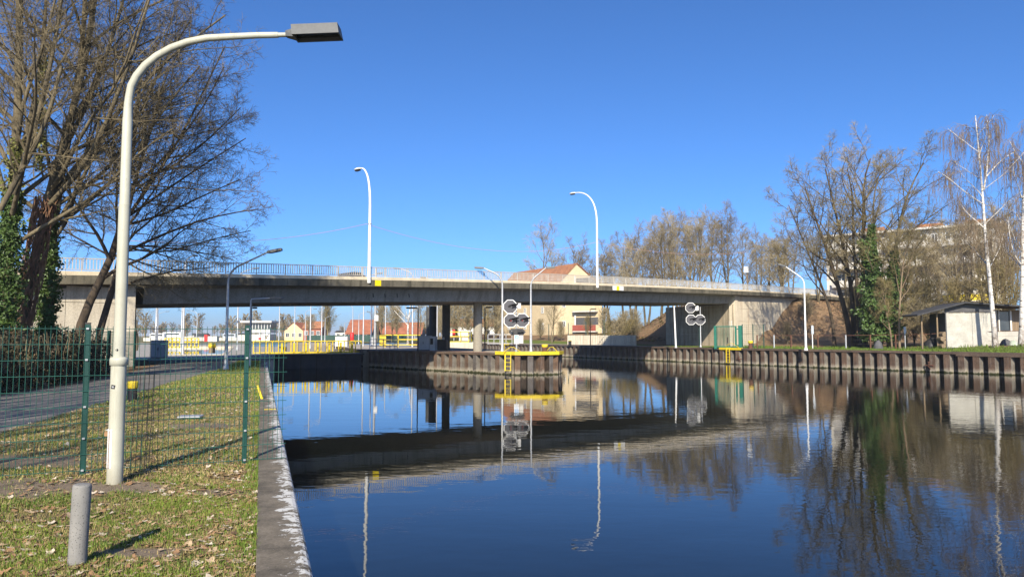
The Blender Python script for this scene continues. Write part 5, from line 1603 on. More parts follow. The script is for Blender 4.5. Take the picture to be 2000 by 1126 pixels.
# ================================================================== BUILDINGS
def bld_box(root, pts, z0, z1, mat, name='wall'):
    return MB().prism(pts, z0, z1).build(name, mat, root)
def window(root, c, ax, nrm, w, h, fr=M['white'], gl=M['glass'], mull=1):
    """frame and pane on a wall: c centre, ax along the wall, nrm outward"""
    def bx_(a0, a1, z0, z1, n0, n1):
        vs = [c + ax * a + nrm * n + Vector((0, 0, z)) for z in (z0, z1) for a, n in ((a0, n0), (a1, n0), (a1, n1), (a0, n1))]
        return vs, [(0, 3, 2, 1), (4, 5, 6, 7), (0, 1, 5, 4), (1, 2, 6, 5), (2, 3, 7, 6), (3, 0, 4, 7)]
    f = MB()
    t = min(0.09, w * 0.12)
    for a0, a1, z0, z1 in ((-w / 2, w / 2, h / 2 - t, h / 2), (-w / 2, w / 2, -h / 2, -h / 2 + t), (-w / 2, -w / 2 + t, -h / 2 + t, h / 2 - t), (w / 2 - t, w / 2, -h / 2 + t, h / 2 - t)):
        f.add(*bx_(a0, a1, z0, z1, 0.004, 0.09))
    for i in range(1, mull + 1):
        x = -w / 2 + w * i / (mull + 1)
        f.add(*bx_(x - t / 2, x + t / 2, -h / 2 + t, h / 2 - t, 0.004, 0.08))
    o = f.build('window', fr, root)
    MB().add(*bx_(-w / 2 + t, w / 2 - t, -h / 2 + t, h / 2 - t, 0.003, 0.03)).build('pane', gl, o)
    return o
def gable_house(name, label, A, B, depth_dir, depth, eave, ridge, wall, roof, over=0.4, z0=0.0, gable_wall=None):
    """A->B is the gable side, the ridge runs along depth_dir"""
    t = thing(name, label, 'house', (A.x, A.y, z0))
    ax = Vector((B.x - A.x, B.y - A.y, 0)); W = ax.length; ax /= W
    dd = Vector((depth_dir[0], depth_dir[1], 0)).normalized()
    a, b_ = Vector((0, 0, 0)), ax * W
    c, d = b_ + dd * depth, dd * depth
    bld_box(t, [(a.x, a.y), (b_.x, b_.y), (c.x, c.y), (d.x, d.y)], -1, eave, wall)
    m0, m1 = (a + b_) / 2, (c + d) / 2
    th = 0.3
    for p, q_, m_, n_ in ((a, b_, m0, dd * 0.3), (d, c, m1, -dd * 0.3)):
        vs = [p + Vector((0, 0, eave)), q_ + Vector((0, 0, eave)), m_ + Vector((0, 0, ridge - 0.15))]
        vs += [v_ + n_ for v_ in vs]
        MB().add(vs, [(0, 1, 2), (5, 4, 3), (0, 3, 4, 1), (1, 4, 5, 2), (2, 5, 3, 0)]).build('gable', gable_wall or wall, t)
    sl = (ridge - eave) / (W / 2)
    for p0, p1, sgn in ((a, d, -1), (b_, c, 1)):
        o = ax * sgn * over
        e0 = p0 + o - dd * over + Vector((0, 0, eave - sl * over)); e1 = p1 + o + dd * over + Vector((0, 0, eave - sl * over))
        r0 = m0 - dd * over + Vector((0, 0, ridge)); r1 = m1 + dd * over + Vector((0, 0, ridge))
        # courses of tiles, each a stepped strip
        n = max(6, int((e0 - r0).length / 0.55))
        mb = MB()
        for i in range(n):
            f0, f1 = i / n, (i + 1) / n
            q0, q1, q2, q3 = e0.lerp(r0, f0), e1.lerp(r1, f0), e1.lerp(r1, f1), e0.lerp(r0, f1)
            up = Vector((0, 0, 0.09))
            vs = [q0 + up, q1 + up, q2 + up * 0.3, q3 + up * 0.3, q0, q1, q2 - up * 0.5, q3 - up * 0.5]
            mb.add(vs, [(0, 1, 2, 3), (0, 4, 5, 1), (1, 5, 6, 2), (3, 7, 4, 0), (4, 7, 6, 5)])
        mb.build('roof', roof, t)
    return t, ax, dd, W
# cream three storey house right of the island, red tiled roof
Yh = 130.0
A = at(1078, 650, 134.0); B = at(1176, 650, 128.0)
zr = at(1122, 514, 131).z
ze = at(1180, 561, 128).z
zb = h_right(A.x, A.y) - 0.3
hs_, hax, hdd, hW = gable_house('house', 'cream house with red tiled roof rising behind the bridge', A, B, (-0.50, 0.86), 22.0, ze - zb, zr - zb, M['cream_wall'], M['roof_tile'], 0.4, zb)
nrm = Vector((hax.y, -hax.x, 0))
dn = Vector((-hdd.y, hdd.x, 0))          # long side outward (towards the left)
if dn.x > 0: dn = -dn
for lv in range(3):
    for k in range(3):
        window(hs_, hdd * (3.2 + k * 6.4) + Vector((0, 0, 2.0 + lv * 3.0)), -hdd, dn, 0.8, 1.2)
for lv in range(3):
    z = 2.3 + lv * 3.6
    window(hs_, hax * hW * 0.25 + Vector((0, 0, z)), hax, nrm, 0.7, 1.1)
    # loggia with red parapet
    x0, x1 = hW * 0.48, hW * 0.93
    def hb(a0, a1, n0, n1, z0, z1):
        pts = [hax * a0 + nrm * n0, hax * a1 + nrm * n0, hax * a1 + nrm * n1, hax * a0 + nrm * n1]
        return [(p.x, p.y) for p in pts][::-1], z0, z1
    MB().prism(*hb(x0, x1, 0.004, 0.02, z - 0.2, z + 1.15)).build('loggia_back', M['shed_dark'], hs_)
    MB().prism(*hb(x0, x1, 0.0, 1.1, z - 1.5, z - 1.3)).build('balcony_slab', M['white_wall'], hs_)
    MB().prism(*hb(x0, x1, 1.0, 1.12, z - 1.3, z - 0.25)).build('balcony_parapet', M['red_parapet'] if lv == 0 else M['cream_wall'], hs_)
    MB().prism(*hb(x0 + 0.4, x0 + 0.6, 0.85, 1.0, z - 0.25, z + 1.5)).build('balcony_post', M['white'], hs_)

# apartment block behind the right-hand trees: white balcony bands, red roof parts
Ya = 122.0
ab0 = at(1618, 650, 128.0); ab1 = at(1962, 650, 112.0)
zb = 2.0
ax = Vector((ab1.x - ab0.x, ab1.y - ab0.y, 0)); AW = ax.length; ax /= AW
an = Vector((ax.y, -ax.x, 0)); ab_ = -an
apt = thing('apartment_block', 'white apartment block with balcony bands behind the ivy trees', 'apartment block', (ab0.x, ab0.y, zb))
zt_ = lambda py: at(1790, py, Ya).z - zb
top = zt_(455)
def abx(a0, a1, n0, n1, z0, z1):
    pts = [ax * a0 + an * n0, ax * a1 + an * n0, ax * a1 + an * n1, ax * a0 + an * n1]
    return [(p.x, p.y) for p in pts][::-1], z0, z1
MB().prism(*abx(0, AW, -11, 0, -3, top)).build('wall', M['white_wall'], apt)
fl = 6
fh = (top + 1.0) / fl
for i in range(fl):
    z = -1.0 + i * fh
    # bowed balcony fronts in three bays, windows behind
    for k in range(3):
        c0 = AW * (0.04 + k * 0.325)
        cw = AW * 0.27
        ring, n_ = [], 10
        for j in range(n_ + 1):
            t = j / n_
            ring.append((c0 + cw * t, 0.9 + 1.2 * math.sin(math.pi * t)))
        pts = [ax * a + an * n for a, n in ring] + [ax * a + an * (n - 0.15) for a, n in ring[::-1]]
        mat_ = M['sign_yellow'] if (i == 2 and k == 2) else M['balcony_white']
        MB().prism([(p.x, p.y) for p in pts][::-1], z + 0.16, z + 1.15).build('balcony_parapet', mat_, apt)
        pts = [ax * ring[0][0] + an * 0.02] + [ax * a + an * (n + 0.05) for a, n in ring] + [ax * ring[-1][0] + an * 0.02]
        MB().prism([(p.x, p.y) for p in pts][::-1], z, z + 0.158).build('balcony_slab', M['white_wall'], apt)
        for w_ in range(3):
            window(apt, ax * (c0 + cw * (0.2 + 0.3 * w_)) + Vector((0, 0, z + 1.55)), ax, an, cw * 0.22, 1.9)
    window(apt, ax * (AW * 0.325) + Vector((0, 0, z + 1.55)), ax, an, 0.9, 1.5)
    window(apt, ax * (AW * 0.655) + Vector((0, 0, z + 1.55)), ax, an, 0.9, 1.5)
MB().prism(*abx(-0.6, AW + 0.6, -11.6, 1.0, top + 0.004, top + 0.35)).build('roof_slab', M['white_wall'], apt)
for f0, f1, hgt in ((0.22, 0.36, 0.9), (0.55, 0.70, 0.8), (0.82, 0.96, 0.8)):
    MB().prism([(p.x, p.y) for p in [ax * AW * f0 - an * 1, ax * AW * f1 - an * 1, ax * AW * (f1 - 0.02) - an * 6, ax * AW * (f0 + 0.02) - an * 6]][::-1], top + 0.36, top + 0.36 + hgt).build('roof', M['roof_tile'], apt)

# control tower of the lock
Yt = 230.0
def P(px, py, Y): return at(px, py, Y)
tz = lambda py: at(500, py, Yt).z
a = at(490, 655, Yt).x; b_ = at(527.5, 655, Yt).x; c = at(463, 655, Yt).x
tw = thing('control_tower', 'small white lock control tower with band of dark windows', 'control tower', (a, Yt, 0))
W_ = b_ - a
MB().box(0, W_, 0, 6, -0.2, tz(652)).build('wall', M['white_wall'], tw)
MB().box(c - a, -0.02, 1, 7, -0.2, tz(652.5)).build('annex', M['white_wall'], tw)
MB().box(c - a - 0.3, 0.0, 0.7, 7.3, tz(652.5) + 0.003, tz(650)).build('annex_roof', M['felt'], tw)
MB().box(-1.2, W_, -0.25, 6, tz(649.5), tz(642)).build('wall', M['pale_cabinet'], tw)
MB().box(-1.4, W_ + 0.1, -0.12, 5.9, tz(641.9), tz(630)).build('glazing_core', M['glass'], tw)
n_ = 8
for i in range(n_ + 1):
    x = -1.4 + (W_ + 1.5) * i / n_
    MB().box(x - 0.07, x + 0.07, -0.24, -0.13, tz(641.9), tz(630)).build('window_frame', M['white'], tw)
MB().box(-3.0, W_ + 0.8, -1.4, 7, tz(629.8), tz(626)).build('roof', M['white_wall'], tw)
MB().box(-2.6, W_ + 0.5, -1.0, 6.5, tz(630) - 0.02 + 0.03, tz(629.8)).build('soffit', M['shed_dark'], tw)
MB().box(0.6, 2.4, -0.12, -0.02, tz(663), tz(659)).build('sign_board', M['white'], tw)
MB().box(2.5, 3.3, -0.12, -0.02, tz(663), tz(659)).build('sign_board', M['red'], tw)
MB().box(4.4, 5.6, -0.5, -0.02, tz(655.5), tz(651)).build('air_unit', M['pale_cabinet'], tw)
MB().box(4.7, 5.2, -0.08, -0.02, tz(661), tz(658)).build('notice', M['wood'], tw)

# houses far beyond the lock
def far_house(label, pxl, pxr, pyb, pye, pyr, Y, wall, roof, depth=10.0, gw=None, nwin=3, dirn=(0.25, 1.0)):
    A_, B_ = at(pxl, pyb, Y), at(pxr, pyb, Y)
    t, ax_, dd_, W_ = gable_house('house', label, Vector((A_.x, Y, 0)), Vector((B_.x, Y, 0)), dirn, depth, at(pxl, pye, Y).z, at(pxl, pyr, Y).z, wall, roof, 0.3, 0.0, gw)
    for i in range(nwin):
        window(t, ax_ * W_ * (i + 0.5) / nwin + Vector((0, 0, at(pxl, pye, Y).z * 0.55)), ax_, Vector((ax_.y, -ax_.x, 0)), 1.2, 1.5)
    return t
far_house('yellow gabled house with red roof beyond the lock basin', 555, 592, 668, 645, 629, 250, M['cream_wall'], M['roof_orange'], 14)
def eaves_house(label, pxl, pxr, pye, pyr, Y, wall, roof, depth, nwin):
    """ridge parallel to the picture: build the gable side at the left end"""
    A_, B_ = at(pxl, 655, Y + depth), at(pxl, 655, Y)
    L_ = at(pxr, 655, Y).x - B_.x
    t, ax_, dd_, W_ = gable_house('house', label, Vector((B_.x, Y + depth, 0)), Vector((B_.x, Y, 0)), (1, 0), L_, at(pxl, pye, Y).z, at(pxl, pyr, Y + depth / 2).z, wall, roof, 0.4, 0.0)
    for i in range(nwin):
        window(t, Vector((L_ * (i + 0.5) / nwin, -depth, at(pxl, pye, Y).z * 0.6)), Vector((1, 0, 0)), Vector((0, -1, 0)), 1.2, 1.4)
    return t
eaves_house('red brick house with hipped looking tiled roof and white bay', 592, 627, 640, 627, 236, M['brick_wall'], M['roof_tile'], 9, 3)
eaves_house('long low barn with bright orange roof left of the birch', 676, 724, 651, 624, 240, M['shed_dark'], M['roof_orange'], 16, 3)
eaves_house('long low barn with orange roof behind the white birch', 727, 822, 651, 629, 262, M['shed_dark'], M['roof_orange'], 14, 5)
eaves_house('pale flat house far behind the round tree', 655, 678, 648, 645, 290, M['white_wall'], M['felt'], 8, 2)
eaves_house('pale house glimpsed between trees behind the right column', 880, 985, 636, 622, 215, M['white_wall'], M['roof_tile'], 10, 5)
# green screen fence beyond the lock
a, b_ = at(600, 660, 190), at(800, 660, 200)
gs = thing('screen_fence', 'long dark green screen fence beyond the yellow lock railing', 'fence', (a.x, a.y, 0))
dv = Vector((b_.x - a.x, b_.y - a.y, 0)); n_ = 12
for i in range(n_):
    p0, p1 = dv * (i / n_), dv * ((i + 1) / n_)
    MB().beam(p0 + Vector((0.05, 0, 0.9)), p1 + Vector((-0.05, 0, 0.9)), 0.06, 1.8).build('screen_panel', M['screen_green'], gs)
    MB().box(-0.06, 0.06, -0.06, 0.06, 0, 1.95).build('post', M['green_post'], gs, p0)
wire_fence('wire_fence', 'tall green wire fence in front of the cream house', [Vector((at(px, 655, Y).x, Y, h_right(at(px, 655, Y).x, Y))) for px, Y in ((1035, 124), (1110, 120), (1180, 116), (1240, 112))], 2.6, M['green_post'], M['dark_steel'], 3.0, 8, 0.0, 0.06)

# small boats, a van and cabins at the far end of the basin
def far_boat(label, px, py, Y, L, mat, z=0.0):
    p = at(px, py, Y)
    t = thing('boat', label, 'boat', (p.x, Y, z))
    h_ = L * 0.12
    V = [(-L / 2, -0.9, h_), (L * 0.32, -0.9, h_), (L / 2, 0, h_ * 1.25), (L * 0.32, 0.9, h_), (-L / 2, 0.9, h_), (-L / 2, -0.7, 0), (L * 0.3, -0.6, 0), (L * 0.42, 0, 0), (L * 0.3, 0.6, 0), (-L / 2, 0.7, 0)]
    MB().add(V, [(0, 1, 2, 3, 4), (9, 8, 7, 6, 5), (0, 5, 6, 1), (1, 6, 7, 2), (2, 7, 8, 3), (3, 8, 9, 4), (4, 9, 5, 0)]).build('hull', M['pale_cabinet'], t)
    MB().cbox(-L * 0.3, L * 0.18, -0.75, 0.75, h_, h_ + 1.3, 0.1).build('cabin', mat, t)
    MB().box(-L * 0.25, L * 0.13, -0.78, -0.752, h_ + 0.5, h_ + 1.0).build('window', M['glass'], t)
    return t
far_boat('small white cabin boat moored at the far left of the basin', 312, 660, 215, 9, M['white'])
far_boat('white boat with row of dark windows beyond the yellow basin railing', 342, 661, 225, 12, M['white'])
far_boat('white boat with dark cover moored in the far basin', 395, 662, 230, 10, M['shed_dark'])
far_boat('white boat half hidden behind the grey lamp pole', 452, 661, 235, 9, M['cabinet'])
q = at(408, 662, 205); rd = thing('site_cabin', 'red and white site cabin beyond the basin', 'cabin', (q.x, 205, 0))
MB().box(-1.0, 0.0, -0.8, 0.8, 0, 2.0).build('body', M['red'], rd); MB().box(0.01, 2.6, -0.8, 0.8, 0, 1.5).build('body', M['pale_cabinet'], rd); MB().box(-1.1, 0.1, -0.9, 0.9, 2.002, 2.1).build('roof', M['felt'], rd)
mooring('mooring_bollard', 'yellow mooring bollard standing across the upper basin', Vector((at(414, 685, 72).x, 72, 0.0)), 0.36, 0.95, M['wood'], 0.5)

# rows of slender lamp columns along the lock
fl_ = street_lamp('slender lock lamp nearest behind the left abutment', Vector((at(357, 690, 66).x, 66.0, 0)), 9.2, rad(90), 1.6, 1.0, 0.2, 0.10, 0.055, M['galv'], (0.8, 0.3, 0.14), 'lamps along the lock')
L3 = [  # px, Y, height, yaw, label
 (354.5, 76, 8.0, 0.0, 'slender lock lamp beside the nearest one, arm to the right'),
 (305, 84, 8.2, 0.0, 'slender lock lamp at the abutment edge, arm over the trees'),
 (303.5, 98, 7.6, 0.0, 'second slender lock lamp behind the abutment edge'),
 (306.5, 116, 7.4, 0.0, 'third slender lock lamp behind the abutment edge'),
 (307, 136, 7.2, 0.0, 'fourth slender lock lamp behind the abutment edge'),
 (308, 160, 7.0, 0.0, 'farthest slender lock lamp behind the abutment edge'),
 (384, 160, 7.2, math.pi, 'slender lock lamp above the far left boats'),
 (463.5, 84, 9.5, 0.0, 'slender lock lamp rising left of the control tower'),
 (545, 108, 8.4, 0.0, 'slender lock lamp just right of the control tower'),
 (575, 120, 8.0, math.pi, 'slender lock lamp before the yellow gabled house'),
 (596, 150, 7.2, 0.0, 'thin lock lamp at the brick house wall'),
 (606, 94, 9.4, 0.0, 'tall slender lock lamp before the brick house'),
 (628, 104, 8.6, math.pi, 'slender lock lamp at the right end of the brick house'),
 (634.5, 150, 5.8, 0.0, 'short thin lock lamp left of the round tree'),
 (672.5, 170, 5.0, 0.0, 'short thin lock lamp behind the switch cabinet'),
 (688.5, 130, 7.4, math.pi, 'thin lock lamp at the left end of the orange barn'),
 (700.5, 150, 6.6, 0.0, 'thin lock lamp in front of the orange barn'),
 (709.5, 92, 9.6, 0.0, 'stout slender lock lamp before the orange barn'),
 (725, 96, 9.0, 0.0, 'slender lock lamp between the two orange barns'),
 (752.5, 120, 8.6, 0.0, 'slender lock lamp over the yellow island railing'),
 (805.5, 86, 9.4, math.pi, 'slender lock lamp beside the white birch'),
 (853.5, 100, 9.4, math.pi, 'slender lock lamp between the dark bridge columns')]
for px, Y, H, yw, lab in L3:
    x = at(px, 660, Y).x
    dup(fl_, Vector((x, Y, 0.0 if px < 720 else 0.3)), yw, lab, (1, 1, H / 9.2))
# camera mast with white box near the guard rail
q = Vector((at(732, 690, 76).x, 76.0, ISL_Z)); cm = thing('camera_mast', 'galvanised mast with small white box beside the guard rail', 'mast', q)
MB().lathe([(0.14, 0), (0.13, 3), (0.09, 8.5)], 10).build('pole', M['galv'], cm)
MB().cbox(-0.02, 0.38, -0.3, -0.1, 2.9, 3.5, 0.03).build('box', M['white'], cm)
MB().cbox(-0.36, -0.14, -0.2, 0.2, 0.4, 1.2, 0.03).build('box', M['galv'], cm)

# ================================================================== TREES
def nrmz(a):
    return a / np.maximum(np.linalg.norm(a, axis=-1, keepdims=True), 1e-9)

def resample(pts, K):
    pts = np.array(pts, dtype=float)
    seg = np.linalg.norm(np.diff(pts, axis=0), axis=1)
    c = np.concatenate([[0], np.cumsum(seg)])
    # smooth through the points with a Catmull-Rom like pass
    t = np.linspace(0, c[-1], K)
    out = np.stack([np.interp(t, c, pts[:, i]) for i in range(3)], axis=1)
    for _ in range(2):
        out[1:-1] = 0.25 * out[:-2] + 0.5 * out[1:-1] + 0.25 * out[2:]
    return out

def tubes(P, R, S):
    N, K, _ = P.shape
    T = nrmz(np.gradient(P, axis=1))
    m = nrmz(P[:, -1] - P[:, 0])
    ref = np.where(np.abs(m[:, 2:3]) > 0.8, np.array([[1.0, 0, 0]]), np.array([[0, 0, 1.0]]))
    U = nrmz(np.cross(T, ref[:, None, :]))
    W = np.cross(T, U)
    a = np.arange(S) * 2 * np.pi / S
    V = P[:, :, None, :] + R[:, :, None, None] * (np.cos(a)[None, None, :, None] * U[:, :, None, :] + np.sin(a)[None, None, :, None] * W[:, :, None, :])
    idx = np.arange(N * K * S).reshape(N, K, S)
    nx = np.roll(idx, -1, axis=2)
    F = np.stack([idx[:, :-1], nx[:, :-1], nx[:, 1:], idx[:, 1:]], axis=-1).reshape(-1, 4)
    return V.reshape(-1, 3), F

def children(rng, P, R, n=8, t0=0.2, t1=0.98, ang=45, asd=10, lf=0.5, K=5, wander=0.12, grav=0.0, rf=0.55, rmin=0.004, taper=0.85, tl=0.65, bias=None, lmin=0.0):
    N, KP, _ = P.shape
    L = np.linalg.norm(np.diff(P, axis=1), axis=2).sum(1)
    j = np.tile(np.arange(n), N)
    pi = np.repeat(np.arange(N), n)
    M_ = len(pi)
    t = t0 + (t1 - t0) * (j + rng.random(M_)) / n
    f = t * (KP - 1)
    i0 = np.clip(f.astype(int), 0, KP - 2)
    fr = (f - i0)[:, None]
    p = P[pi, i0] * (1 - fr) + P[pi, i0 + 1] * fr
    r = R[pi, i0] * (1 - fr[:, 0]) + R[pi, i0 + 1] * fr[:, 0]
    tan = nrmz(P[pi, i0 + 1] - P[pi, i0])
    ref = np.where(np.abs(tan[:, 2:3]) > 0.9, np.array([[1.0, 0, 0]]), np.array([[0, 0, 1.0]]))
    u = nrmz(np.cross(tan, ref)); w = np.cross(tan, u)
    az = (j * 2.399 + rng.random(M_) * 1.4 + np.repeat(rng.random(N) * 6.28, n))[:, None]
    a = np.radians(ang + asd * rng.standard_normal(M_))[:, None]
    d = np.cos(a) * tan + np.sin(a) * (np.cos(az) * u + np.sin(az) * w)
    if bias is not None:
        d = nrmz(d + np.array(bias))
    Lc = np.maximum(L[pi] * lf * (1.05 - tl * (t - t0) / max(1e-6, t1 - t0)) * (0.65 + 0.6 * rng.random(M_)), lmin)
    r0 = np.minimum(r * rf, np.maximum(Lc * 0.028, rmin))
    out = np.zeros((M_, K, 3)); out[:, 0] = p
    step = (Lc / (K - 1))[:, None]
    for k in range(1, K):
        out[:, k] = out[:, k - 1] + d * step
        d = nrmz(d + wander * rng.standard_normal((M_, 3)) + np.array([0, 0, grav]))
    kk = np.linspace(0, 1, K)[None, :]
    Rr = np.maximum(r0[:, None] * (1 - taper * kk), rmin * (1 - 0.5 * kk))
    return out, Rr

def trunk_from(pts, r0, r1, K=12):
    P = resample(pts, K)[None]
    R = (r0 + (r1 - r0) * np.linspace(0, 1, K) ** 0.8)[None]
    R[0, 0] *= 1.25
    return P, R

def merge(lst):
    V, F, o = [], [], 0
    for v_, f_ in lst:
        V.append(v_); F.append(f_ + o); o += len(v_)
    return np.concatenate(V), np.concatenate(F)

def plant_tree(name, label, trunks, levels, bark, twig, limbs=(), seed=1, cat='tree', group=None, bark_levels=1, sides=(10, 6, 4, 3, 3, 3), base=None):
    rng = np.random.default_rng(seed)
    base = np.array(base if base is not None else trunks[0][0][0, 0])
    cur = [trunks]
    groups = [list(trunks)]
    P0 = trunks
    all_levels = [trunks]
    parents = list(trunks)
    for li, sp in enumerate(levels):
        nxt = []
        for P, R in parents:
            nxt.append(children(rng, P, R, **sp))
        if li == 0:
            nxt += list(limbs)
        # concatenate those with the same K
        byK = {}
        for P, R in nxt:
            byK.setdefault(P.shape[1], []).append((P, R))
        parents = [(np.concatenate([x[0] for x in g]), np.concatenate([x[1] for x in g])) for g in byK.values()]
        all_levels.append(parents)
    t = thing(name, label, cat, tuple(base), 0, group)
    tr, cr = [], []
    for li, lv in enumerate(all_levels):
        for P, R in lv:
            (tr if li <= bark_levels else cr).append(tubes(P - base, R, sides[min(li, len(sides) - 1)]))
    V, F = merge(tr); link('trunk', npmesh('trunk', V, F, bark, True), t)
    if cr:
        V, F = merge(cr); link('crown', npmesh('crown', V, F, twig, False), t)
    return t, all_levels

def pxline(pts, Y):
    out = []
    for i, p in enumerate(pts):
        y = Y[i] if hasattr(Y, '__len__') else Y
        q = at(p[0], p[1], y); out.append((q.x, q.y, q.z))
    return out

def leaf_cloud(rng, C, size, ssd=0.3, flat=0.0, outward=None):
    """one rhombus per point"""
    N = len(C)
    n = nrmz(rng.standard_normal((N, 3)) + (outward if outward is not None else 0))
    a = nrmz(np.cross(n, rng.standard_normal((N, 3))))
    b_ = np.cross(n, a)
    s_ = (size * (1 + ssd * rng.standard_normal(N)))[:, None]
    V = np.stack([C - a * s_, C - b_ * s_ * 0.6, C + a * s_, C + b_ * s_ * 0.6], axis=1)
    V[:, 1] += n * s_ * 0.25; V[:, 3] += n * s_ * 0.25
    F = np.arange(4 * N).reshape(N, 4)
    return V.reshape(-1, 3), F
def ivy_on(root, base, line, radii, n, size, mat, seed, name='ivy'):
    rng = np.random.default_rng(seed)
    P = resample(line, 40)
    t = rng.random(n)
    i0 = np.clip((t * 39).astype(int), 0, 38)
    fr = (t * 39 - i0)[:, None]
    c = P[i0] * (1 - fr) + P[i0 + 1] * fr
    rr = np.interp(t, np.linspace(0, 1, len(radii)), radii)
    a = rng.random(n) * 2 * np.pi
    k = rr * np.sqrt(0.25 + 0.75 * rng.random(n)) * (1 + 0.35 * np.sin(a * 3 + t * 25) + 0.25 * np.sin(t * 60 + a * 2))
    o = np.stack([np.cos(a), np.sin(a), np.zeros(n)], axis=1)
    C = c + o * k[:, None] + rng.standard_normal((n, 3)) * 0.05
    V, F = leaf_cloud(rng, C - np.array(base), size, 0.3, outward=o * 0.9 + np.array([0, 0, 0.5]))
    return link(name, npmesh(name, V, F, mat), root)

# ---- the big trees on the left, in front of the abutment
LV_BIG = [dict(n=14, t0=0.28, t1=0.98, ang=42, asd=12, lf=0.42, K=9, wander=0.09, grav=0.035, rf=0.55, rmin=0.02, tl=0.6),
          dict(n=9, t0=0.15, t1=0.98, ang=42, asd=12, lf=0.50, K=6, wander=0.12, grav=0.02, rf=0.6, rmin=0.010),
          dict(n=8, t0=0.12, t1=0.98, ang=42, asd=14, lf=0.50, K=4, wander=0.16, grav=0.03, rf=0.6, rmin=0.0065),
          dict(n=6, t0=0.10, t1=1.0, ang=42, asd=16, lf=0.50, K=3, wander=0.2, grav=0.04, rf=0.65, rmin=0.0062, lmin=0.22),
          dict(n=2, t0=0.2, t1=1.0, ang=40, asd=16, lf=0.55, K=2, wander=0.2, grav=0.05, rf=0.75, rmin=0.0056, lmin=0.14)]
def limb(pts, Y, r0, r1, K=9):
    P = resample(pxline(pts, Y), K)[None]
    r0 = r0 * 0.66
    return P, (r0 + (r1 - r0) * np.linspace(0, 1, K))[None]
def ground_under(px, py, Y):
    p = at(px, py, Y); return (p.x, Y, h_left(p.x, Y) - 0.15)

def trunk_px(pts, Y, r0, r1, K=12):
    y0 = Y[0] if hasattr(Y, '__len__') else Y
    q = pxline(pts, Y)
    g = (q[0][0], y0, h_left(q[0][0], y0) - 0.2)
    return trunk_from([g] + q, r0 * 0.78, r1, K)
t1, lv1 = plant_tree('bare_tree', 'bare tree with dense dark ivy at the left picture edge', [trunk_px([(8, 640), (14, 500), (28, 330), (40, 160), (36, -40), (44, -230)], 24.0, 0.27, 0.08)], LV_BIG, M['bark'], M['twig_dark'],
   [limb([(20, 420), (-10, 300), (-60, 180)], 24, 0.11, 0.03), limb([(26, 380), (70, 250), (108, 90), (128, -60)], 23, 0.14, 0.04), limb([(30, 330), (60, 250), (90, 60), (92, -120)], [24, 25, 26, 27], 0.13, 0.04)], 21)
ivy_on(t1, t1.location, pxline([(4, 645), (12, 520), (22, 420), (26, 370)], 23.9), [0.40, 0.50, 0.36, 0.2], 8000, 0.055, M['ivy'], 5)
ivy_on(t1, t1.location, pxline([(18, 400), (26, 330), (32, 270)], 23.8), [0.35, 0.2, 0.15], 500, 0.065, M['ivy_pale'], 6)
t2, lv2 = plant_tree('bare_tree', 'bare tree with reddish vine stems wrapped round its trunk', [trunk_px([(36, 640), (62, 545), (82, 430), (104, 330), (142, 230), (168, 120), (190, -20), (204, -200)], 25.5, 0.26, 0.07)], LV_BIG, M['bark'], M['twig_dark'],
   [limb([(60, 430), (128, 380), (190, 290), (252, 130), (300, -30)], [25.5, 25, 24.5, 24, 24], 0.15, 0.04), limb([(86, 400), (150, 330), (240, 200), (330, 110), (440, 30)], [25.5, 26, 26.5, 27, 27.5], 0.15, 0.03),
    limb([(0, 410), (52, 315), (88, 250), (120, 130)], 22.5, 0.13, 0.05), limb([(120, 300), (180, 190), (225, 60), (262, -80)], 26, 0.13, 0.04),
    limb([(40, 470), (110, 425), (200, 380), (262, 300), (340, 250)], [24, 24, 24.5, 25, 26], 0.11, 0.03)], 22)
ivy_line = pxline([(38, 640), (60, 550), (78, 450), (90, 390)], 25.4)
rng_ = np.random.default_rng(8)
vl = resample(ivy_line, 12)
V_, F_ = [], []
Pv = np.zeros((60, 12, 3)); Rv = np.full((60, 12), 0.017)
for i in range(60):
    ph = rng_.random() * 6.28; wv_ = rng_.uniform(-3, 3); rr = 0.30 * rng_.uniform(0.85, 1.3)
    a = ph + wv_ * np.linspace(0, 1, 12) + 0.25 * rng_.standard_normal(12)
    Pv[i] = vl + np.stack([np.cos(a) * rr, np.sin(a) * rr, 0.1 * rng_.standard_normal(12)], axis=1)
V_, F_ = tubes(Pv - np.array(t2.location), Rv, 4)
link('vine_stems', npmesh('vine_stems', V_, F_, M['vine']), t2)
t3, lv3 = plant_tree('bare_tree', 'bare tree with green ivy column right of the vine trunk', [trunk_px([(97, 640), (98, 520), (104, 420), (122, 330), (150, 190), (166, 60), (170, -120)], 27.0, 0.24, 0.07)], LV_BIG, M['bark'], M['twig_dark'],
   [limb([(100, 450), (170, 400), (250, 330), (310, 220), (390, 130)], [27, 27.5, 28, 28.5, 29], 0.11, 0.03), limb([(112, 400), (200, 360), (262, 260), (300, 150), (372, 40)], [27, 28, 29, 30, 30], 0.12, 0.03),
    limb([(60, 470), (110, 420), (180, 405), (270, 330)], [26, 26, 26, 26.5], 0.09, 0.025)], 23)
ivy_on(t3, t3.location, pxline([(88, 650), (92, 560), (97, 470), (103, 400)], 26.9), [0.30, 0.36, 0.28, 0.12], 7000, 0.055, M['ivy'], 11)
ivy_on(t3, t3.location, pxline([(76, 330), (80, 250), (84, 170), (86, 110)], 24.4), [0.12, 0.18, 0.16, 0.08], 900, 0.06, M['ivy_pale'], 12)
LV_R = [dict(LV_BIG[0], n=11, bias=(0.25, 0, 0.0), lf=0.46), LV_BIG[1], LV_BIG[2], LV_BIG[3], LV_BIG[4]]
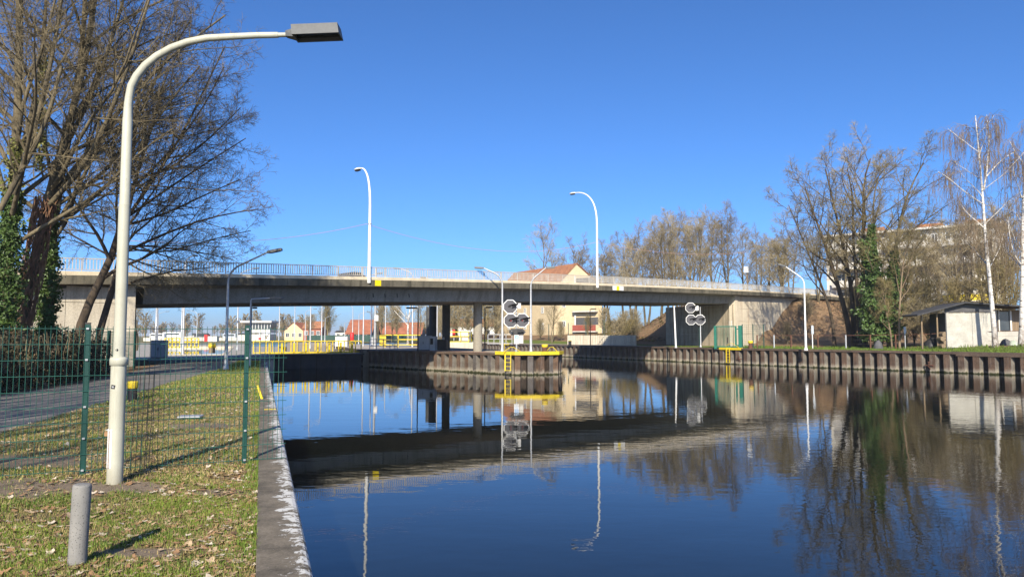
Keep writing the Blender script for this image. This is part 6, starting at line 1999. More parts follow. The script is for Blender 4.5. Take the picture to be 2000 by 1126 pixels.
t4, lv4 = plant_tree('bare_tree', 'bare dark tree leaning right across the pale abutment wall', [trunk_px([(146, 650), (172, 590), (196, 545), (222, 508), (238, 440), (252, 340), (268, 230), (276, 120)], 32.5, 0.30, 0.06, 14)], LV_R, M['bark_dark'], M['twig_dark'],
   [limb([(226, 500), (290, 470), (360, 440), (430, 418), (505, 408)], [32.5, 32, 31.5, 31, 31], 0.11, 0.02), limb([(238, 440), (300, 350), (360, 260), (410, 150), (440, 90)], 32.5, 0.12, 0.025),
    limb([(232, 480), (300, 480), (380, 490), (450, 505)], [32.5, 32, 32, 32], 0.08, 0.02), limb([(240, 430), (310, 380), (400, 320), (480, 270)], [32.5, 33, 33, 33], 0.10, 0.02),
    limb([(225, 505), (160, 470), (90, 430), (40, 380)], [32.5, 32, 31, 30], 0.08, 0.02), limb([(246, 380), (330, 300), (400, 210), (438, 130)], [32.5, 31.5, 31, 31], 0.09, 0.02)], 24)
t5, lv5 = plant_tree('bare_tree', 'second leaning bare tree between the dark one and the lamp', [trunk_px([(186, 655), (206, 610), (224, 560), (236, 500), (243, 440), (262, 350), (300, 240), (320, 160)], 33.5, 0.24, 0.05, 14)], LV_R, M['bark_dark'], M['twig_dark'],
   [limb([(236, 500), (300, 520), (360, 530), (420, 520)], [33.5, 33, 32.5, 32.5], 0.06, 0.015), limb([(243, 440), (320, 420), (400, 380), (470, 350)], [33.5, 33, 33, 33], 0.10, 0.02),
    limb([(262, 350), (340, 330), (410, 270), (470, 210)], [33.5, 34, 34, 34], 0.09, 0.02), limb([(238, 480), (310, 500), (400, 470), (490, 450)], [33.5, 34, 34.5, 35], 0.08, 0.02)], 25)
# bare neighbours standing left of the viewpoint throw the stripes of shade on path and lawn
LV_S = [dict(LV_BIG[0], n=6, rmin=0.03, ang=30), dict(LV_BIG[1], n=4, rmin=0.018)]
for i, (x, y, h_, ns, lab) in enumerate(((-13.4, 1.0, 15, 8, 'many stemmed bare tree beside the path left of the viewpoint'), (-10.6, -6.0, 17, 7, 'many stemmed bare tree behind the viewpoint near the path'), (-16.0, 6.5, 14, 4, 'bare tree on the far path verge, out of view to the left'), (-8.2, -13.0, 16, 3, 'bare tree well behind the viewpoint beside the path'))):
    tr_ = []
    for k in range(ns):
        a, b_ = (k - ns / 2) * 0.62, ((k * 7) % 3 - 1) * 1.3
        tr_.append(trunk_from([(x + a * 0.3, y + b_ * 0.3, -0.2), (x + a * 0.8, y + b_ * 0.8, 3), (x + a, y + b_, 7), (x + a * 1.1, y + b_, h_ - 0.5 * k)], 0.17, 0.06, 10))
    plant_tree('bare_tree', lab, tr_, LV_S, M['bark'], M['twig_dark'], (), 90 + i)

# ---- hedge along the far side of the path
hl = thing('hedge', 'dark undergrowth hedge with dead leaves along the shaded path', 'hedge', (interp(PATH_FAR, 22) - 1.0, 22, 0))
rng_ = np.random.default_rng(31)
def hedge_pts(n):
    y = 14.5 + 17.0 * rng_.random(n)
    xe = np.array([interp(PATH_FAR, v_) for v_ in y])
    d = 0.35 + 2.6 * rng_.random(n)
    hmax = 1.55 + 0.25 * np.sin(y * 1.7) + 0.2 * np.sin(y * 4.1 + d * 3) - np.clip(0.9 - d, 0, 1) * 0.9
    z = np.array([h_left(a - b__, c_) for a, b__, c_ in zip(xe, d, y)]) + hmax * (1 - rng_.random(n) ** 1.3)
    return np.stack([xe - d, y, z], axis=1)
ho = np.array(hl.location)
V, F = leaf_cloud(rng_, hedge_pts(24000) - ho, 0.058, 0.3); link('foliage', npmesh('foliage', V, F, M['hedge']), hl)
V, F = leaf_cloud(rng_, hedge_pts(5200) - ho, 0.05, 0.35); link('dead_leaves', npmesh('dead_leaves', V, F, M['hedge_dead']), hl)
pp = hedge_pts(500); pp[:, 2] = 0.0
Pst = np.repeat(pp[:, None, :], 4, axis=1); Pst[:, :, 2] += np.linspace(0, 1.6, 4)[None]; Pst += 0.10 * rng_.standard_normal(Pst.shape) * np.linspace(0, 1, 4)[None, :, None]
V, F = tubes(Pst - ho, np.full((500, 4), 0.012), 3); link('stems', npmesh('stems', V, F, M['twig_dark']), hl)
# green mesh fence standing in it before the wing wall
wire_fence('mesh_fence', 'dark green mesh fence before the left abutment wall', [Vector((at(142, 690, 30.5).x, 30.5, 0.0)), Vector((at(212, 700, 33.5).x, 33.5, 0)), Vector((at(262, 712, 37.5).x, 37.5, 0))], 1.9, M['green_post'], M['green_wire'], 2.4, 26, 0.12, 0.05)

# ---- right-hand trees on the slope
LV_RT = [dict(n=12, t0=0.32, t1=0.98, ang=38, asd=12, lf=0.40, K=8, wander=0.12, grav=0.05, rf=0.55, rmin=0.03, tl=0.55),
         dict(n=8, t0=0.2, t1=0.98, ang=42, asd=14, lf=0.48, K=5, wander=0.16, grav=0.04, rf=0.6, rmin=0.02),
         dict(n=6, t0=0.15, t1=1.0, ang=44, asd=16, lf=0.48, K=4, wander=0.24, grav=0.05, rf=0.6, rmin=0.0125),
         dict(n=5, t0=0.15, t1=1.0, ang=44, asd=18, lf=0.5, K=2, wander=0.2, grav=0.05, rf=0.7, rmin=0.0095, lmin=0.35)]
def rt_trunk(pts, Y, r0, r1, K=12):
    q = pxline(pts, Y)
    return trunk_from([(q[0][0], Y, h_right(q[0][0], Y) - 0.3)] + q, r0, r1, K)
plant_tree('bare_tree', 'many stemmed bare tree fanning left at the slope above the quay', [rt_trunk([(1662, 650), (1646, 590), (1620, 500), (1590, 420), (1572, 365)], 76, 0.34, 0.06), rt_trunk([(1668, 650), (1664, 560), (1640, 450), (1622, 370), (1612, 330)], 76.5, 0.32, 0.06), rt_trunk([(1628, 620), (1600, 545), (1565, 460), (1540, 400)], 77.5, 0.2, 0.04)], LV_RT, M['bark_dark'], M['twig_olive'], (), 41, bark_levels=2)
plant_tree('bare_tree', 'tallest bare tree of the slope with gnarled dark crown', [rt_trunk([(1686, 650), (1688, 560), (1684, 460), (1690, 390), (1680, 345), (1700, 310)], 75, 0.40, 0.06), rt_trunk([(1680, 650), (1672, 540), (1664, 440), (1668, 375), (1655, 330)], 75.5, 0.26, 0.05)], LV_RT, M['bark_dark'], M['twig_grey'],
   [limb([(1690, 390), (1715, 345), (1735, 318), (1750, 305)], 75, 0.13, 0.03), limb([(1688, 430), (1650, 375), (1640, 335), (1655, 305)], 75, 0.12, 0.03)], 42, bark_levels=2)
t6, _lv = plant_tree('bare_tree', 'bare tree clad in tall dark green ivy right of the slope', [rt_trunk([(1712, 655), (1706, 560), (1704, 480), (1708, 430), (1700, 385), (1716, 345)], 70.5, 0.28, 0.05), rt_trunk([(1738, 655), (1742, 560), (1750, 470), (1764, 400), (1780, 355), (1804, 318)], 71, 0.3, 0.05)], LV_RT, M['bark'], M['twig_olive'],
   [limb([(1750, 480), (1790, 440), (1830, 415), (1850, 400)], 71, 0.12, 0.03)], 43)
ivy_on(t6, t6.location, pxline([(1708, 665), (1706, 600), (1704, 530), (1700, 470), (1703, 440)], 70), [1.0, 1.35, 0.9, 0.5, 0.15], 5600, 0.16, M['ivy'], 44)
ivy_on(t6, t6.location, pxline([(1736, 665), (1740, 590), (1745, 540), (1748, 490)], 70.4), [0.9, 0.9, 0.6, 0.2], 3500, 0.16, M['ivy'], 45)
ivy_on(t6, t6.location, pxline([(1682, 470), (1690, 495), (1700, 520)], 69.9), [0.3, 0.5, 0.5], 700, 0.15, M['ivy'], 46)
plant_tree('bare_tree', 'slim light stemmed tree in front of the ivy column', [rt_trunk([(1757, 668), (1755, 620), (1760, 560), (1764, 500), (1790, 430)], 68.5, 0.13, 0.03), rt_trunk([(1742, 668), (1738, 640), (1728, 600), (1724, 560)], 68.8, 0.10, 0.03)], LV_RT[:3] + [dict(LV_RT[3], n=4)], M['wood'], M['twig_olive'], (), 47)

# ---- birches
LV_BI = [dict(n=15, t0=0.30, t1=0.97, ang=48, asd=10, lf=0.27, K=8, wander=0.10, grav=0.03, rf=0.42, rmin=0.03, tl=0.6),
         dict(n=6, t0=0.25, t1=1.0, ang=45, asd=15, lf=0.50, K=6, wander=0.12, grav=-0.16, rf=0.55, rmin=0.016),
         dict(n=6, t0=0.2, t1=1.0, ang=40, asd=16, lf=1.3, K=8, wander=0.03, grav=-1.3, rf=0.6, rmin=0.012, lmin=1.9, tl=0.3),
         dict(n=4, t0=0.1, t1=0.9, ang=12, asd=6, lf=0.55, K=3, wander=0.02, grav=-1.0, rf=0.9, rmin=0.011, lmin=0.9)]
plant_tree('birch', 'tall weeping birch in front of the garden shed', [rt_trunk([(1944, 668), (1938, 600), (1930, 520), (1922, 430), (1918, 360), (1911, 290), (1905, 226)], 62.5, 0.235, 0.035, 14)], LV_BI, M['birch'], M['twig_birch'],
   [limb([(1921, 372), (1928, 330), (1931, 280), (1932, 262)], 62.5, 0.12, 0.05), limb([(1922, 400), (1880, 372), (1845, 340), (1832, 335)], [62.5, 62, 61.5, 61.5], 0.075, 0.02), limb([(1926, 345), (1950, 318), (1972, 300), (1980, 298)], 62.5, 0.08, 0.03)], 51)
plant_tree('birch', 'thick birch trunk cut off at the right picture edge', [rt_trunk([(1996, 668), (1998, 560), (1998, 430), (1996, 390), (2010, 300), (2016, 230)], 61.5, 0.30, 0.05, 12)], [dict(LV_BI[0], n=9)] + LV_BI[1:], M['birch'], M['twig_birch'],
   [limb([(1998, 520), (1980, 500), (1970, 450), (1968, 420)], 61.5, 0.07, 0.02)], 52)

# ---- prototypes for trees farther away
def proto(label, seed, H, levels, bark, twig, lean=(0, 0), forks=1, r=0.3, name='bare_tree', loc=(0, 0, 0), group=None):
    rng = np.random.default_rng(seed)
    tr = []
    loc = np.array(loc, dtype=float)
    for k in range(forks):
        a = rng.random() * 6.28; d = np.array([math.cos(a), math.sin(a), 0]) * (0.0 if forks == 1 else 0.10 * H)
        pts = [loc + np.array([0, 0, -0.3])] + [loc + np.array([lean[0] * z + rng.normal() * 0.02 * H, lean[1] * z + rng.normal() * 0.02 * H, z * H]) + d * z for z in (0.15, 0.35, 0.6, 0.8, 0.95)]
        tr.append(trunk_from(pts, r * (0.8 if forks > 1 else 1), 0.04, 10))
    t, _ = plant_tree(name, label, tr, levels, bark, twig, (), seed, base=loc, group=group)
    return t
LV_M = [dict(n=15, t0=0.28, t1=0.98, ang=36, asd=10, lf=0.40, K=6, wander=0.1, grav=0.06, rf=0.55, rmin=0.04, tl=0.55),
        dict(n=8, t0=0.2, t1=1.0, ang=40, asd=14, lf=0.46, K=4, wander=0.14, grav=0.06, rf=0.6, rmin=0.026),
        dict(n=6, t0=0.15, t1=1.0, ang=42, asd=16, lf=0.48, K=3, wander=0.16, grav=0.06, rf=0.6, rmin=0.0145),
        dict(n=3, t0=0.2, t1=1.0, ang=42, asd=16, lf=0.5, K=2, wander=0.2, grav=0.06, rf=0.7, rmin=0.014, lmin=0.5)]
LV_BUSH = [dict(n=8, t0=0.1, t1=0.98, ang=34, asd=12, lf=0.5, K=5, wander=0.16, grav=0.10, rf=0.6, rmin=0.03, tl=0.5),
           dict(n=6, t0=0.15, t1=1.0, ang=42, asd=16, lf=0.5, K=4, wander=0.2, grav=0.06, rf=0.6, rmin=0.02),
           dict(n=6, t0=0.1, t1=1.0, ang=46, asd=18, lf=0.5, K=3, wander=0.2, grav=0.06, rf=0.7, rmin=0.014, lmin=0.4)]
GB = 'bare trees behind the bridge'
def spot(px, Y): 
    x = at(px, 650, Y).x
    return (x, Y, h_right(x, Y) - 0.1)
pA = proto('bare tree standing alone over the red roofed house', 61, 18, LV_M, M['bark'], M['twig_grey'], r=0.32, loc=spot(1064, 158), group=GB)
pB = proto('broad bare tree just left of the white bridge lamp', 62, 18, LV_M, M['bark'], M['twig'], forks=2, r=0.3, loc=spot(1135, 150), group=GB)
pC = proto('dense bare tree with reddish buds in mid row behind the railing', 63, 20, LV_M, M['bark'], M['twig_grey'], forks=2, r=0.34, loc=spot(1322, 124), group=GB)
for src, px, Y, H0, topy, rz, lab in (
    (pA, 1218, 128, 18, 462, 1.0, 'slanting bare tree right of the white bridge lamp'),
    (pB, 1262, 122, 18, 438, 2.0, 'bare tree with fine fan crown in the left of the row'),
    (pA, 1292, 126, 18, 425, 3.1, 'narrow bare tree left of the tallest one in the row'),
    (pC, 1366, 120, 20, 412, 4.0, 'bare tree with dark dense top in the middle of the row'),
    (pB, 1424, 118, 18, 400, 0.6, 'broad round bare tree at the right of the row'),
    (pA, 1456, 132, 18, 440, 5.2, 'bare tree half hidden right of the broad round one'),
    (pC, 1500, 128, 20, 455, 2.6, 'bare tree behind the mast at the right bridge end'),
    (pB, 1545, 118, 18, 430, 1.9, 'bare tree behind the railing where the slope starts'),
    (pB, 1240, 140, 18, 450, 5.2, 'pale bare tree in the second row left of the tallest'),
    (pB, 1345, 138, 18, 420, 2.9, 'bare tree in the second row between the two tallest'),
    (pB, 1480, 140, 18, 450, 3.7, 'bare tree in the second row behind the bridge mast'),
    (pB, 1190, 146, 18, 470, 0.3, 'bare tree in the second row beside the lamp'),
    (pB, 1745, 104, 18, 430, 5.5, 'bare tree before the apartment block behind the ivy trunk'),
    (pA, 1920, 106, 18, 410, 4.1, 'slim bare tree behind the weeping birch'),
    (pB, 1310, 142, 18, 422, 1.4, 'broad pale bare tree in the second row behind the tallest'),
    (pA, 1395, 136, 18, 410, 4.9, 'bare tree in the second row left of the broad round one'),
    (pA, 1240, 118, 18, 470, 3.9, 'low bare tree at the left end of the row'),
    (pB, 1792, 108, 18, 430, 2.4, 'bare tree before the middle balconies'),
    (pA, 1655, 100, 18, 430, 0.9, 'bare tree before the left end of the apartment block'),
    (pB, 1825, 92, 18, 455, 5.9, 'bare tree behind the lean-to roof'),
    (pA, 1870, 90, 18, 420, 2.9, 'slim bare tree behind the white shed wall'),
    (pB, 1600, 102, 18, 440, 1.2, 'bare tree behind the multi stemmed tree'),
    (pA, 1180, 150, 18, 492, 2.2, 'low bare tree behind the white bridge lamp'),
    (pA, 1836, 100, 18, 440, 0.9, 'bare tree before the apartment block left of the birch'),
    (pB, 1888, 104, 18, 400, 3.3, 'bare tree before the apartment block behind the birch'),
    (pC, 1960, 96, 20, 380, 1.2, 'bare tree between the two birches'),
    (pC, 1078, 117, 20, 560, 3.0, 'bare tree with crossing limbs before the cream house wall')):
    x, y, z = spot(px, Y)
    H = at(px, topy, Y).z - z
    dup(src, (x, y, z), rz, lab, H / (H0 * 1.10))
pC.scale = ((at(1322, 398, 124).z - pC.location.z) / 22.5,) * 3
pA.scale = ((at(1064, 449, 158).z - pA.location.z) / 18.4,) * 3
pB.scale = ((at(1135, 478, 150).z - pB.location.z) / 18.4,) * 3
# thicket of budding shrubs
GS = 'budding shrubs on the right slope'
sA = proto('olive budding shrub left of the ivy column', 71, 7, LV_BUSH, M['twig_olive'], M['twig_olive'], forks=6, r=0.09, name='shrub', loc=spot(1690, 80), group=GS)
sB = proto('brown twiggy shrub at the foot of the slope trees', 72, 6, LV_BUSH, M['bark'], M['twig_grey'], forks=7, r=0.08, name='shrub', loc=spot(1668, 82), group=GS)
for src, px, Y, H0, H, rz, lab in (
    (sA, 1770, 76, 7, 7.6, 1.0, 'tall olive shrub just right of the ivy column'),
    (sA, 1812, 78, 7, 6.6, 2.2, 'tall olive shrub left of the lean-to roof'),
    (sA, 1866, 80, 7, 6.8, 4.2, 'tall olive shrub over the white shed wall'),
    (sA, 1940, 76, 7, 8.6, 3.4, 'tall olive shrub right of the weeping birch trunk'),
    (sA, 1975, 78, 7, 9.0, 1.7, 'tall olive shrub at the right picture edge'),
    (sB, 1578, 96, 6, 3.6, 2.0, 'brown shrub at the end of the bridge railing'),
    (sB, 1530, 104, 6, 8.0, 3.0, 'brown shrub behind the right end of the railing'),
    (sB, 1722, 73, 6, 4.5, 4.0, 'low brown shrub under the ivy column'),
    (sB, 1785, 72, 6, 4.2, 5.0, 'low brown shrub behind the dark sack'),
    (sB, 1820, 71, 6, 3.8, 1.4, 'low brown shrub behind the shed lean-to'),
    (sB, 1538, 88.5, 6, 2.6, 2.6, 'small bare shrub on the slope before the right wing wall'),
    (sB, 1206, 104, 6, 3.6, 0.4, 'brown shrub on the slope left of the right abutment'),
    (sB, 1180, 120, 6, 4.2, 1.9, 'brown shrub below the red balcony'),
    (sA, 1229, 102.5, 7, 3.4, 3.9, 'brown shrub beside the shaded abutment face'),
    (sA, 1190, 106, 7, 3.4, 2.9, 'olive shrub on the slope behind the low white wall'),
    (sB, 1217, 107, 6, 4.2, 1.2, 'tangled brown shrub high on the slope beside the abutment'),
    (sB, 1240, 105, 6, 4.4, 4.6, 'brown shrub touching the shaded edge of the abutment'),
    (sB, 845, 150, 6, 8.0, 0.9, 'brown thicket shrub seen left of the dark columns'),
    (sB, 868, 140, 6, 7.5, 1.9, 'brown thicket shrub seen between the dark columns'),
    (sA, 892, 146, 7, 9.0, 2.4, 'olive thicket shrub behind the red hose box'),
    (sB, 915, 142, 6, 8.0, 3.3, 'brown thicket shrub behind the cream switch cabinet'),
    (sA, 948, 140, 7, 9.0, 4.3, 'olive thicket shrub right of the lit column'),
    (sB, 968, 136, 6, 8.0, 5.4, 'brown thicket shrub at the left corner of the cream house'),
    (sA, 640, 200, 7, 9.0, 0.2, 'dense round shrub between brick house and orange barn'),
    (sB, 604, 215, 6, 5.5, 1.1, 'brown shrub before the yellow gabled house'),
    (sB, 745, 190, 6, 7.0, 2.2, 'brown shrub before the orange barns'),
    (sB, 775, 180, 6, 7.0, 3.2, 'brown shrub behind the small white birch'),
    (sB, 1096, 118, 6, 3.0, 2.8, 'low brown shrub before the middle of the cream house'),
    (sA, 1148, 122, 7, 3.2, 2.4, 'low olive shrub at the foot of the cream house'),
    (sB, 1055, 124, 6, 3.4, 5.5, 'low brown shrub left of the house tree')):
    x, y, z = spot(px, Y)
    dup(src, (x, y, z), rz, lab, H / H0)
# trees seen under the bridge
GU = 'bare trees seen under the bridge'
for src, px, Y, H0, topy, rz, lab in (
    (pB, 640, 205, 18, 604, 0.7, 'round bare tree between brick house and orange barn'),
    (pA, 580, 262, 18, 628, 1.7, 'bare tree left of the brick house'),
    (pA, 613, 280, 18, 615, 2.7, 'bare tree rising behind the brick house roof'),
    (pC, 552, 260, 20, 630, 0.7, 'bare tree right of the control tower'),
    (pC, 736, 175, 20, 585, 2.9, 'bare tree over the orange barn behind the camera mast'),
    (pB, 765, 185, 18, 588, 4.0, 'broad bare tree over the orange barns'),
    (pC, 822, 170, 20, 590, 5.1, 'bare tree left of the dark bridge columns'),
    (pA, 857, 165, 18, 588, 0.9, 'bare tree seen between the dark columns'),
    (pB, 886, 150, 18, 570, 1.1, 'bare tree right of the second dark column'),
    (pC, 912, 158, 20, 575, 2.1, 'bare tree left of the lit column'),
    (pA, 952, 150, 18, 570, 3.1, 'bare tree right of the lit column'),
    (pB, 668, 300, 18, 636, 3.1, 'small far bare tree behind the switch cabinet'),
    (pC, 268, 82, 20, 560, 1.3, 'brown budding tree just behind the left abutment')):
    x = at(px, 650, Y).x
    H = at(px, topy, Y).z
    o = dup(src, (x, Y, 0), rz, lab, H / (H0 * 1.02)); o['group'] = GU
bq = at(797, 650, 150)
plant_tree('birch', 'small white birch before the orange barn under the bridge', [trunk_from([(bq.x, 150, -0.2)] + pxline([(797, 655), (796, 635), (800, 610), (803, 585), (806, 565)], 150), 0.28, 0.05, 10)],
   [dict(LV_BI[0], n=10, rmin=0.05, lf=0.4, rf=0.6), dict(LV_M[1], n=6), dict(LV_M[2], n=5)], M['birch'], M['twig_grey'], [limb([(796, 634), (785, 622), (775, 612), (770, 606)], 150, 0.15, 0.06)], 55)

# distant wood along the horizon
rng_ = np.random.default_rng(77)
tr_ = trunk_from([(0, 0, 0), (0.1, 0, 4), (0, 0.1, 9)], 0.3, 0.08, 5)
l1 = children(rng_, tr_[0], tr_[1], n=10, t0=0.2, ang=38, lf=0.5, K=4, grav=0.05, rmin=0.09)
l2 = children(rng_, l1[0], l1[1], n=8, t0=0.1, ang=42, lf=0.6, K=2, rmin=0.17)
V0, F0 = merge([tubes(*tr_, 4), tubes(*l1, 3), tubes(*l2, 3)])
VV, FF, o = [], [], 0
for i in range(440):
    x = rng_.uniform(-520, 420); y = rng_.uniform(560, 720) if i % 3 else rng_.uniform(380, 440)
    if y < 500 and x > -120: y = rng_.uniform(620, 700)
    a = rng_.random() * 6.28; s_ = rng_.uniform(0.9, 1.6)
    R_ = np.array([[math.cos(a), -math.sin(a), 0], [math.sin(a), math.cos(a), 0], [0, 0, 1]])
    VV.append(V0 @ R_.T * s_ + np.array([x, y, 0])); FF.append(F0 + o); o += len(V0)
tag(link('distant_wood', npmesh('distant_wood', np.concatenate(VV), np.concatenate(FF), M['twig'])), kind='stuff')

# ================================================================== GRASS AND LEAVES
def patchy(x, y):
    return (np.sin(x * 2.3 + y * 0.7) * np.sin(y * 1.9 - x * 1.1) + 0.6 * np.sin(x * 5.1 - y * 3.3) + 0.5 * np.sin(y * 7.3 + x * 4.4)) / 2.1
def sample_lawn(n, y0, y1, pw=1.0):
    y = y0 + (y1 - y0) * rng_.random(n) ** pw
    xl = np.maximum(-0.79 * y - 0.4, np.array([interp(PATH_NEAR, v_) for v_ in y]) - 0.05); xr = -0.3492 * y - 0.01
    x = xl + (xr - xl) * rng_.random(n)
    keep = np.ones(n, bool)
    for sx_, sy_, rx_, ry_ in SOIL:
        keep &= (rng_.random(n) < 0.07) | (((x - sx_) / rx_) ** 2 + ((y - sy_) / ry_) ** 2 > 0.55 + 0.7 * rng_.random(n) ** 2 + 0.35 * np.sin(x * 9 + y * 7))
    return x[keep], y[keep]
def lawn_z(x, y):
    return 0.02 * np.sin(x * 1.7 + y * 0.6) * np.sin(y * 0.9 - x * 0.3) + 0.012 * np.sin(3.1 * x + 2.3 * y)
def blades(x, y, z, h, w, lean=0.6):
    N = len(x)
    a = rng_.random(N) * 6.28; l_ = lean * rng_.random(N) * h
    b0 = np.stack([x, y, z - 0.005], axis=1)
    sd = np.stack([np.cos(a), np.sin(a), np.zeros(N)], axis=1) * w[:, None]
    ld = np.stack([np.cos(a + 1.3 + rng_.random(N)), np.sin(a + 1.3 + rng_.random(N)), np.zeros(N)], axis=1)
    up = np.array([0, 0, 1.0])
    m = b0 + ld * (l_ * 0.35)[:, None] + up * (h * 0.6)[:, None]
    tip = b0 + ld * l_[:, None] + up * (h * (1 - 0.25 * rng_.random(N)))[:, None]
    V = np.stack([b0 - sd, b0 + sd, m + sd * 0.75, m - sd * 0.75, tip + sd * 0.1, tip - sd * 0.1], axis=1)
    i = np.arange(N)[:, None] * 6
    F = np.concatenate([i + np.array([[0, 1, 2, 3]]), i + np.array([[3, 2, 4, 5]])])
    return V.reshape(-1, 3), F
def lawn_blades(name, n, y0, y1, hm, wm, mat, thr, pw=1.0, lean=0.7):
    x, y = sample_lawn(n, y0, y1, pw)
    k = patchy(x, y) + 0.5 * rng_.standard_normal(len(x)) > thr
    x, y = x[k], y[k]
    h = hm * (0.5 + 0.9 * rng_.random(len(x))); w = wm * (0.6 + 0.8 * rng_.random(len(x)))
    V, F = blades(x, y, lawn_z(x, y), h, w, lean)
    tag(link(name, npmesh(name, V, F, mat)), kind='stuff')
lawn_blades('grass', 90000, 4.2, 8.6, 0.042, 0.0026, M['grass'], 0.0, 0.9, 0.9)
lawn_blades('dry_grass', 42000, 4.2, 8.6, 0.034, 0.0024, M['straw'], -0.9, 0.9, 1.3)
lawn_blades('grass', 60000, 8.4, 18, 0.045, 0.004, M['grass'], 0.25, 1.2, 0.9)
lawn_blades('dry_grass', 60000, 8.4, 18, 0.038, 0.004, M['straw'], -0.6, 1.2, 1.3)
lawn_blades('grass', 50000, 17, 48, 0.06, 0.010, M['grass'], 0.05, 1.0, 0.8)
lawn_blades('dry_grass', 36000, 17, 48, 0.05, 0.010, M['straw'], 0.0, 1.0, 1.2)
# grass fringe beside the cap
n = 5000
s_ = 4.2 + 22 * rng_.random(n) ** 1.5; a_ = -0.16 * rng_.random(n) ** 1.6
x = CAPD.x * s_ + CAPN.x * a_; y = CAPD.y * s_ + CAPN.y * a_
k = np.sin(s_ * 2.1) + 0.7 * np.sin(s_ * 5.3) > -0.4
V, F = blades(x[k], y[k], lawn_z(x[k], y[k]) * 0, 0.075 * (0.4 + rng_.random(k.sum())), 0.003 * np.ones(k.sum()), 0.8)
tag(link('grass', npmesh('grass', V, F, M['grass'])), kind='stuff')
# right bank grass
n = 42000
ss_ = 22 + (QL[4] + 26 - 22) * rng_.random(n)
dd_ = 0.35 + 8.8 * rng_.random(n)
pts = []
tab = [(quay_at(s__)[0], quay_norm(s__)) for s__ in np.arange(0, QL[-1], 1.0)]
i0 = ss_.astype(int)
bx_ = np.array([t[0].x for t in tab])[i0] + np.array([(tab[min(i + 1, len(tab) - 1)][0].x - tab[i][0].x) for i in range(len(tab))])[i0] * (ss_ - i0)
by_ = np.array([t[0].y for t in tab])[i0] + np.array([(tab[min(i + 1, len(tab) - 1)][0].y - tab[i][0].y) for i in range(len(tab))])[i0] * (ss_ - i0)
nx_ = np.array([t[1].x for t in tab])[i0]; ny_ = np.array([t[1].y for t in tab])[i0]
x = bx_ + nx_ * dd_; y = by_ + ny_ * dd_
# heights from a coarse lookup along the bank
dz_ = np.array([[h_right(tab[i][0].x + tab[i][1].x * d, tab[i][0].y + tab[i][1].y * d) for d in np.arange(0, 10.5, 0.5)] for i in range(0, len(tab), 4)])
z = dz_[np.clip((ss_ / 4).astype(int), 0, len(dz_) - 1), np.clip((dd_ * 2).astype(int), 0, 20)]
k = (y > 40) & (y < 84)
V, F = blades(x[k], y[k], z[k], 0.16 * (0.4 + rng_.random(k.sum())) * (0.6 + 0.5 * smooth01(0.5) + 0.7 * (dd_[k] > 7.5)), 0.022 * np.ones(k.sum()), 0.9)
tag(link('grass', npmesh('grass', V, F, M['right_grass'])), kind='stuff')

# fallen leaves: lobed, curled; the nearest ones one by one, the rest as litter
def leaf_shape(seed):
    r = random.Random(seed)
    pts = []
    for i in range(11):
        a = 2 * math.pi * i / 11
        k = (1.0 if i % 2 == 0 else 0.58) * r.uniform(0.8, 1.1) * (0.75 if 3 <= i <= 8 else 1.0)
        pts.append((math.cos(a) * k, math.sin(a) * k * 0.85))
    cu, tw = r.uniform(0.25, 0.7), r.uniform(-0.3, 0.3)
    V = [(0, 0, 0.0)] + [(x, y, cu * (x * x * 0.5 + y * y * 0.6) * r.uniform(0.6, 1.3) + tw * x * y) for x, y in pts]
    F = [(0, 1 + i, 1 + (i + 1) % 11) for i in range(11)]
    return V, F
mats_l = [M['leaf_a'], M['leaf_b'], M['leaf_a'], M['leaf_c'], M['leaf_b'], M['leaf_d'], M['leaf_a'], M['leaf_c']]
leaf_me = []
for i in range(8):
    V, F = leaf_shape(i + 1)
    leaf_me.append((MB().add(V, F).mesh('dry_leaf', mats_l[i]), np.array(V), np.array(F)))
LX, LY = sample_lawn(6800, 4.3, 22, 1.25)
# drifts: along the cap and beside the bare soil
ds = 4.6 + 6.5 * rng_.random(620); da = -0.02 - 0.42 * rng_.random(620) ** 1.7
LX = np.concatenate([LX, CAPD.x * ds + CAPN.x * da]); LY = np.concatenate([LY, CAPD.y * ds + CAPN.y * da])
for sx_, sy_, rx_, ry_ in SOIL[:3]:
    q = rng_.random(90) * 6.28; kk = 0.6 + 0.6 * rng_.random(90)
    LX = np.concatenate([LX, sx_ + rx_ * kk * np.cos(q)]); LY = np.concatenate([LY, sy_ + ry_ * kk * np.sin(q)])
ok = (LX < -0.3492 * LY - 0.02) & (LY > 4.2)
LX, LY = LX[ok], LY[ok]
order = np.argsort(LY + np.where(LX < -0.74 * LY, 5, 0))
LZ = lawn_z(LX, LY)
rest_v = {}
for c_, i in enumerate(order):
    k = int(rng_.integers(0, 8)); s__ = float(rng_.uniform(0.022, 0.056)); a = float(rng_.random() * 6.28)
    if c_ < 300:
        o = link('dry_leaf', leaf_me[k][0], lawn, (LX[i], LY[i], LZ[i] + 0.012 + 0.012 * rng_.random()))
        o.scale = (s__, s__, s__); o.rotation_euler = (rng_.normal() * 0.35, rng_.normal() * 0.35, a)
    else:
        ca, sa_ = math.cos(a), math.sin(a)
        v_ = leaf_me[k][1] * s__
        v_ = np.stack([v_[:, 0] * ca - v_[:, 1] * sa_, v_[:, 0] * sa_ + v_[:, 1] * ca, v_[:, 2] + 0.2 * v_[:, 0] * rng_.normal()], axis=1) + np.array([LX[i], LY[i], LZ[i] + 0.014])
        rest_v.setdefault(k % 6, []).append((v_, leaf_me[k][2]))
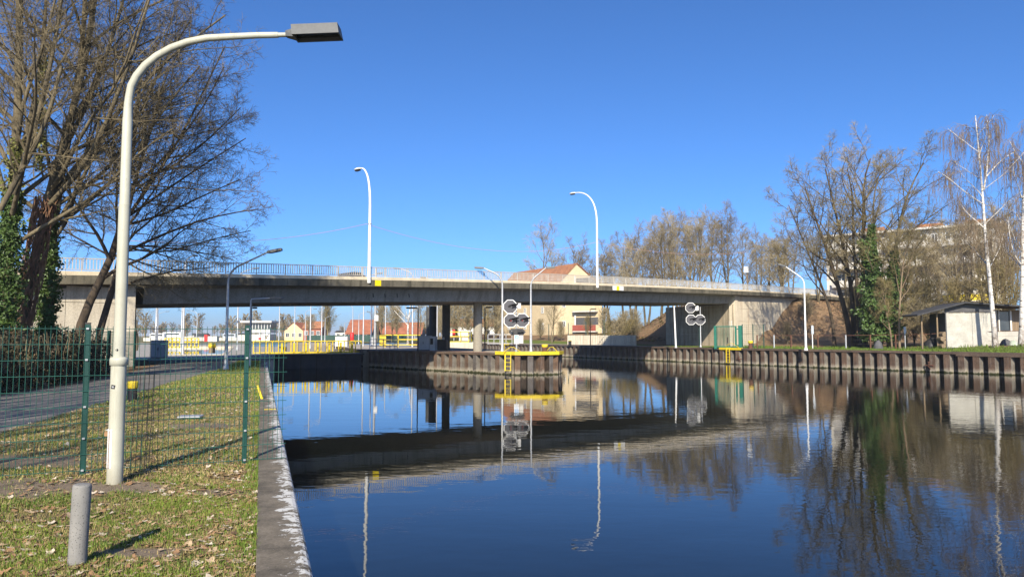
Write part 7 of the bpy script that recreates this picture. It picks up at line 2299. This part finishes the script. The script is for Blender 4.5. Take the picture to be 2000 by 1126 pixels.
for k, lst in rest_v.items():
    V, F = merge(lst)
    tag(link('fallen_leaves', npmesh('fallen_leaves', V, F, mats_l[k])), kind='stuff')
# leaf litter on both slopes
def litter(name, n, fn, size, mat):
    C = fn(n)
    V, F = leaf_cloud(rng_, C, size, 0.3, outward=np.array([0, 0, 2.0]))
    tag(link(name, npmesh(name, V, F, mat)), kind='stuff')
def on_slope(n):
    u = U_R + 5 + 40 * rng_.random(n); m_ = 14 * rng_.random(n)
    out = np.zeros((n, 3))
    for i in range(n):
        p = bp(u[i], 0.85 - m_[i]); out[i] = (p.x, p.y, h_right(p.x, p.y) + 0.03)
    return out[out[:, 2] > RIGHT_Z + 0.5]
def on_far_slope(n):
    out = np.zeros((n, 3))
    for i in range(n):
        p = bp(U_R - 8 + 30 * rng_.random(), BW - 1 + 22 * rng_.random()); out[i] = (p.x, p.y, h_right(p.x, p.y) + 0.04)
    return out[(out[:, 2] > RIGHT_Z + 0.5)]
litter('leaf_litter', 2600, on_far_slope, 0.16, M['leaf_b'])
litter('leaf_litter', 3000, on_far_slope, 0.16, M['far_grass'])
litter('leaf_litter', 1800, on_far_slope, 0.16, M['leaf_c'])
litter('leaf_litter', 2600, on_slope, 0.11, M['leaf_b'])
litter('leaf_litter', 2000, on_slope, 0.11, M['leaf_c'])
litter('leaf_litter', 900, on_slope, 0.10, M['leaf_a'])

# ================================================================== HAZE
m = bpy.data.materials.new('thin_air_haze'); m.use_nodes = True
nt = m.node_tree
for n_ in list(nt.nodes):
    if n_.type != 'OUTPUT_MATERIAL':
        nt.nodes.remove(n_)
pv = nt.nodes.new('ShaderNodeVolumePrincipled')
pv.inputs['Color'].default_value = (0.86, 0.90, 0.96, 1)
pv.inputs['Density'].default_value = 0.0002
out_ = [n_ for n_ in nt.nodes if n_.type == 'OUTPUT_MATERIAL'][0]
nt.links.new(pv.outputs['Volume'], out_.inputs['Volume'])
hz = MB().box(-3100, 3100, -80, 6100, -3.6, 32.0).build('haze', m)
hz['kind'] = 'stuff'
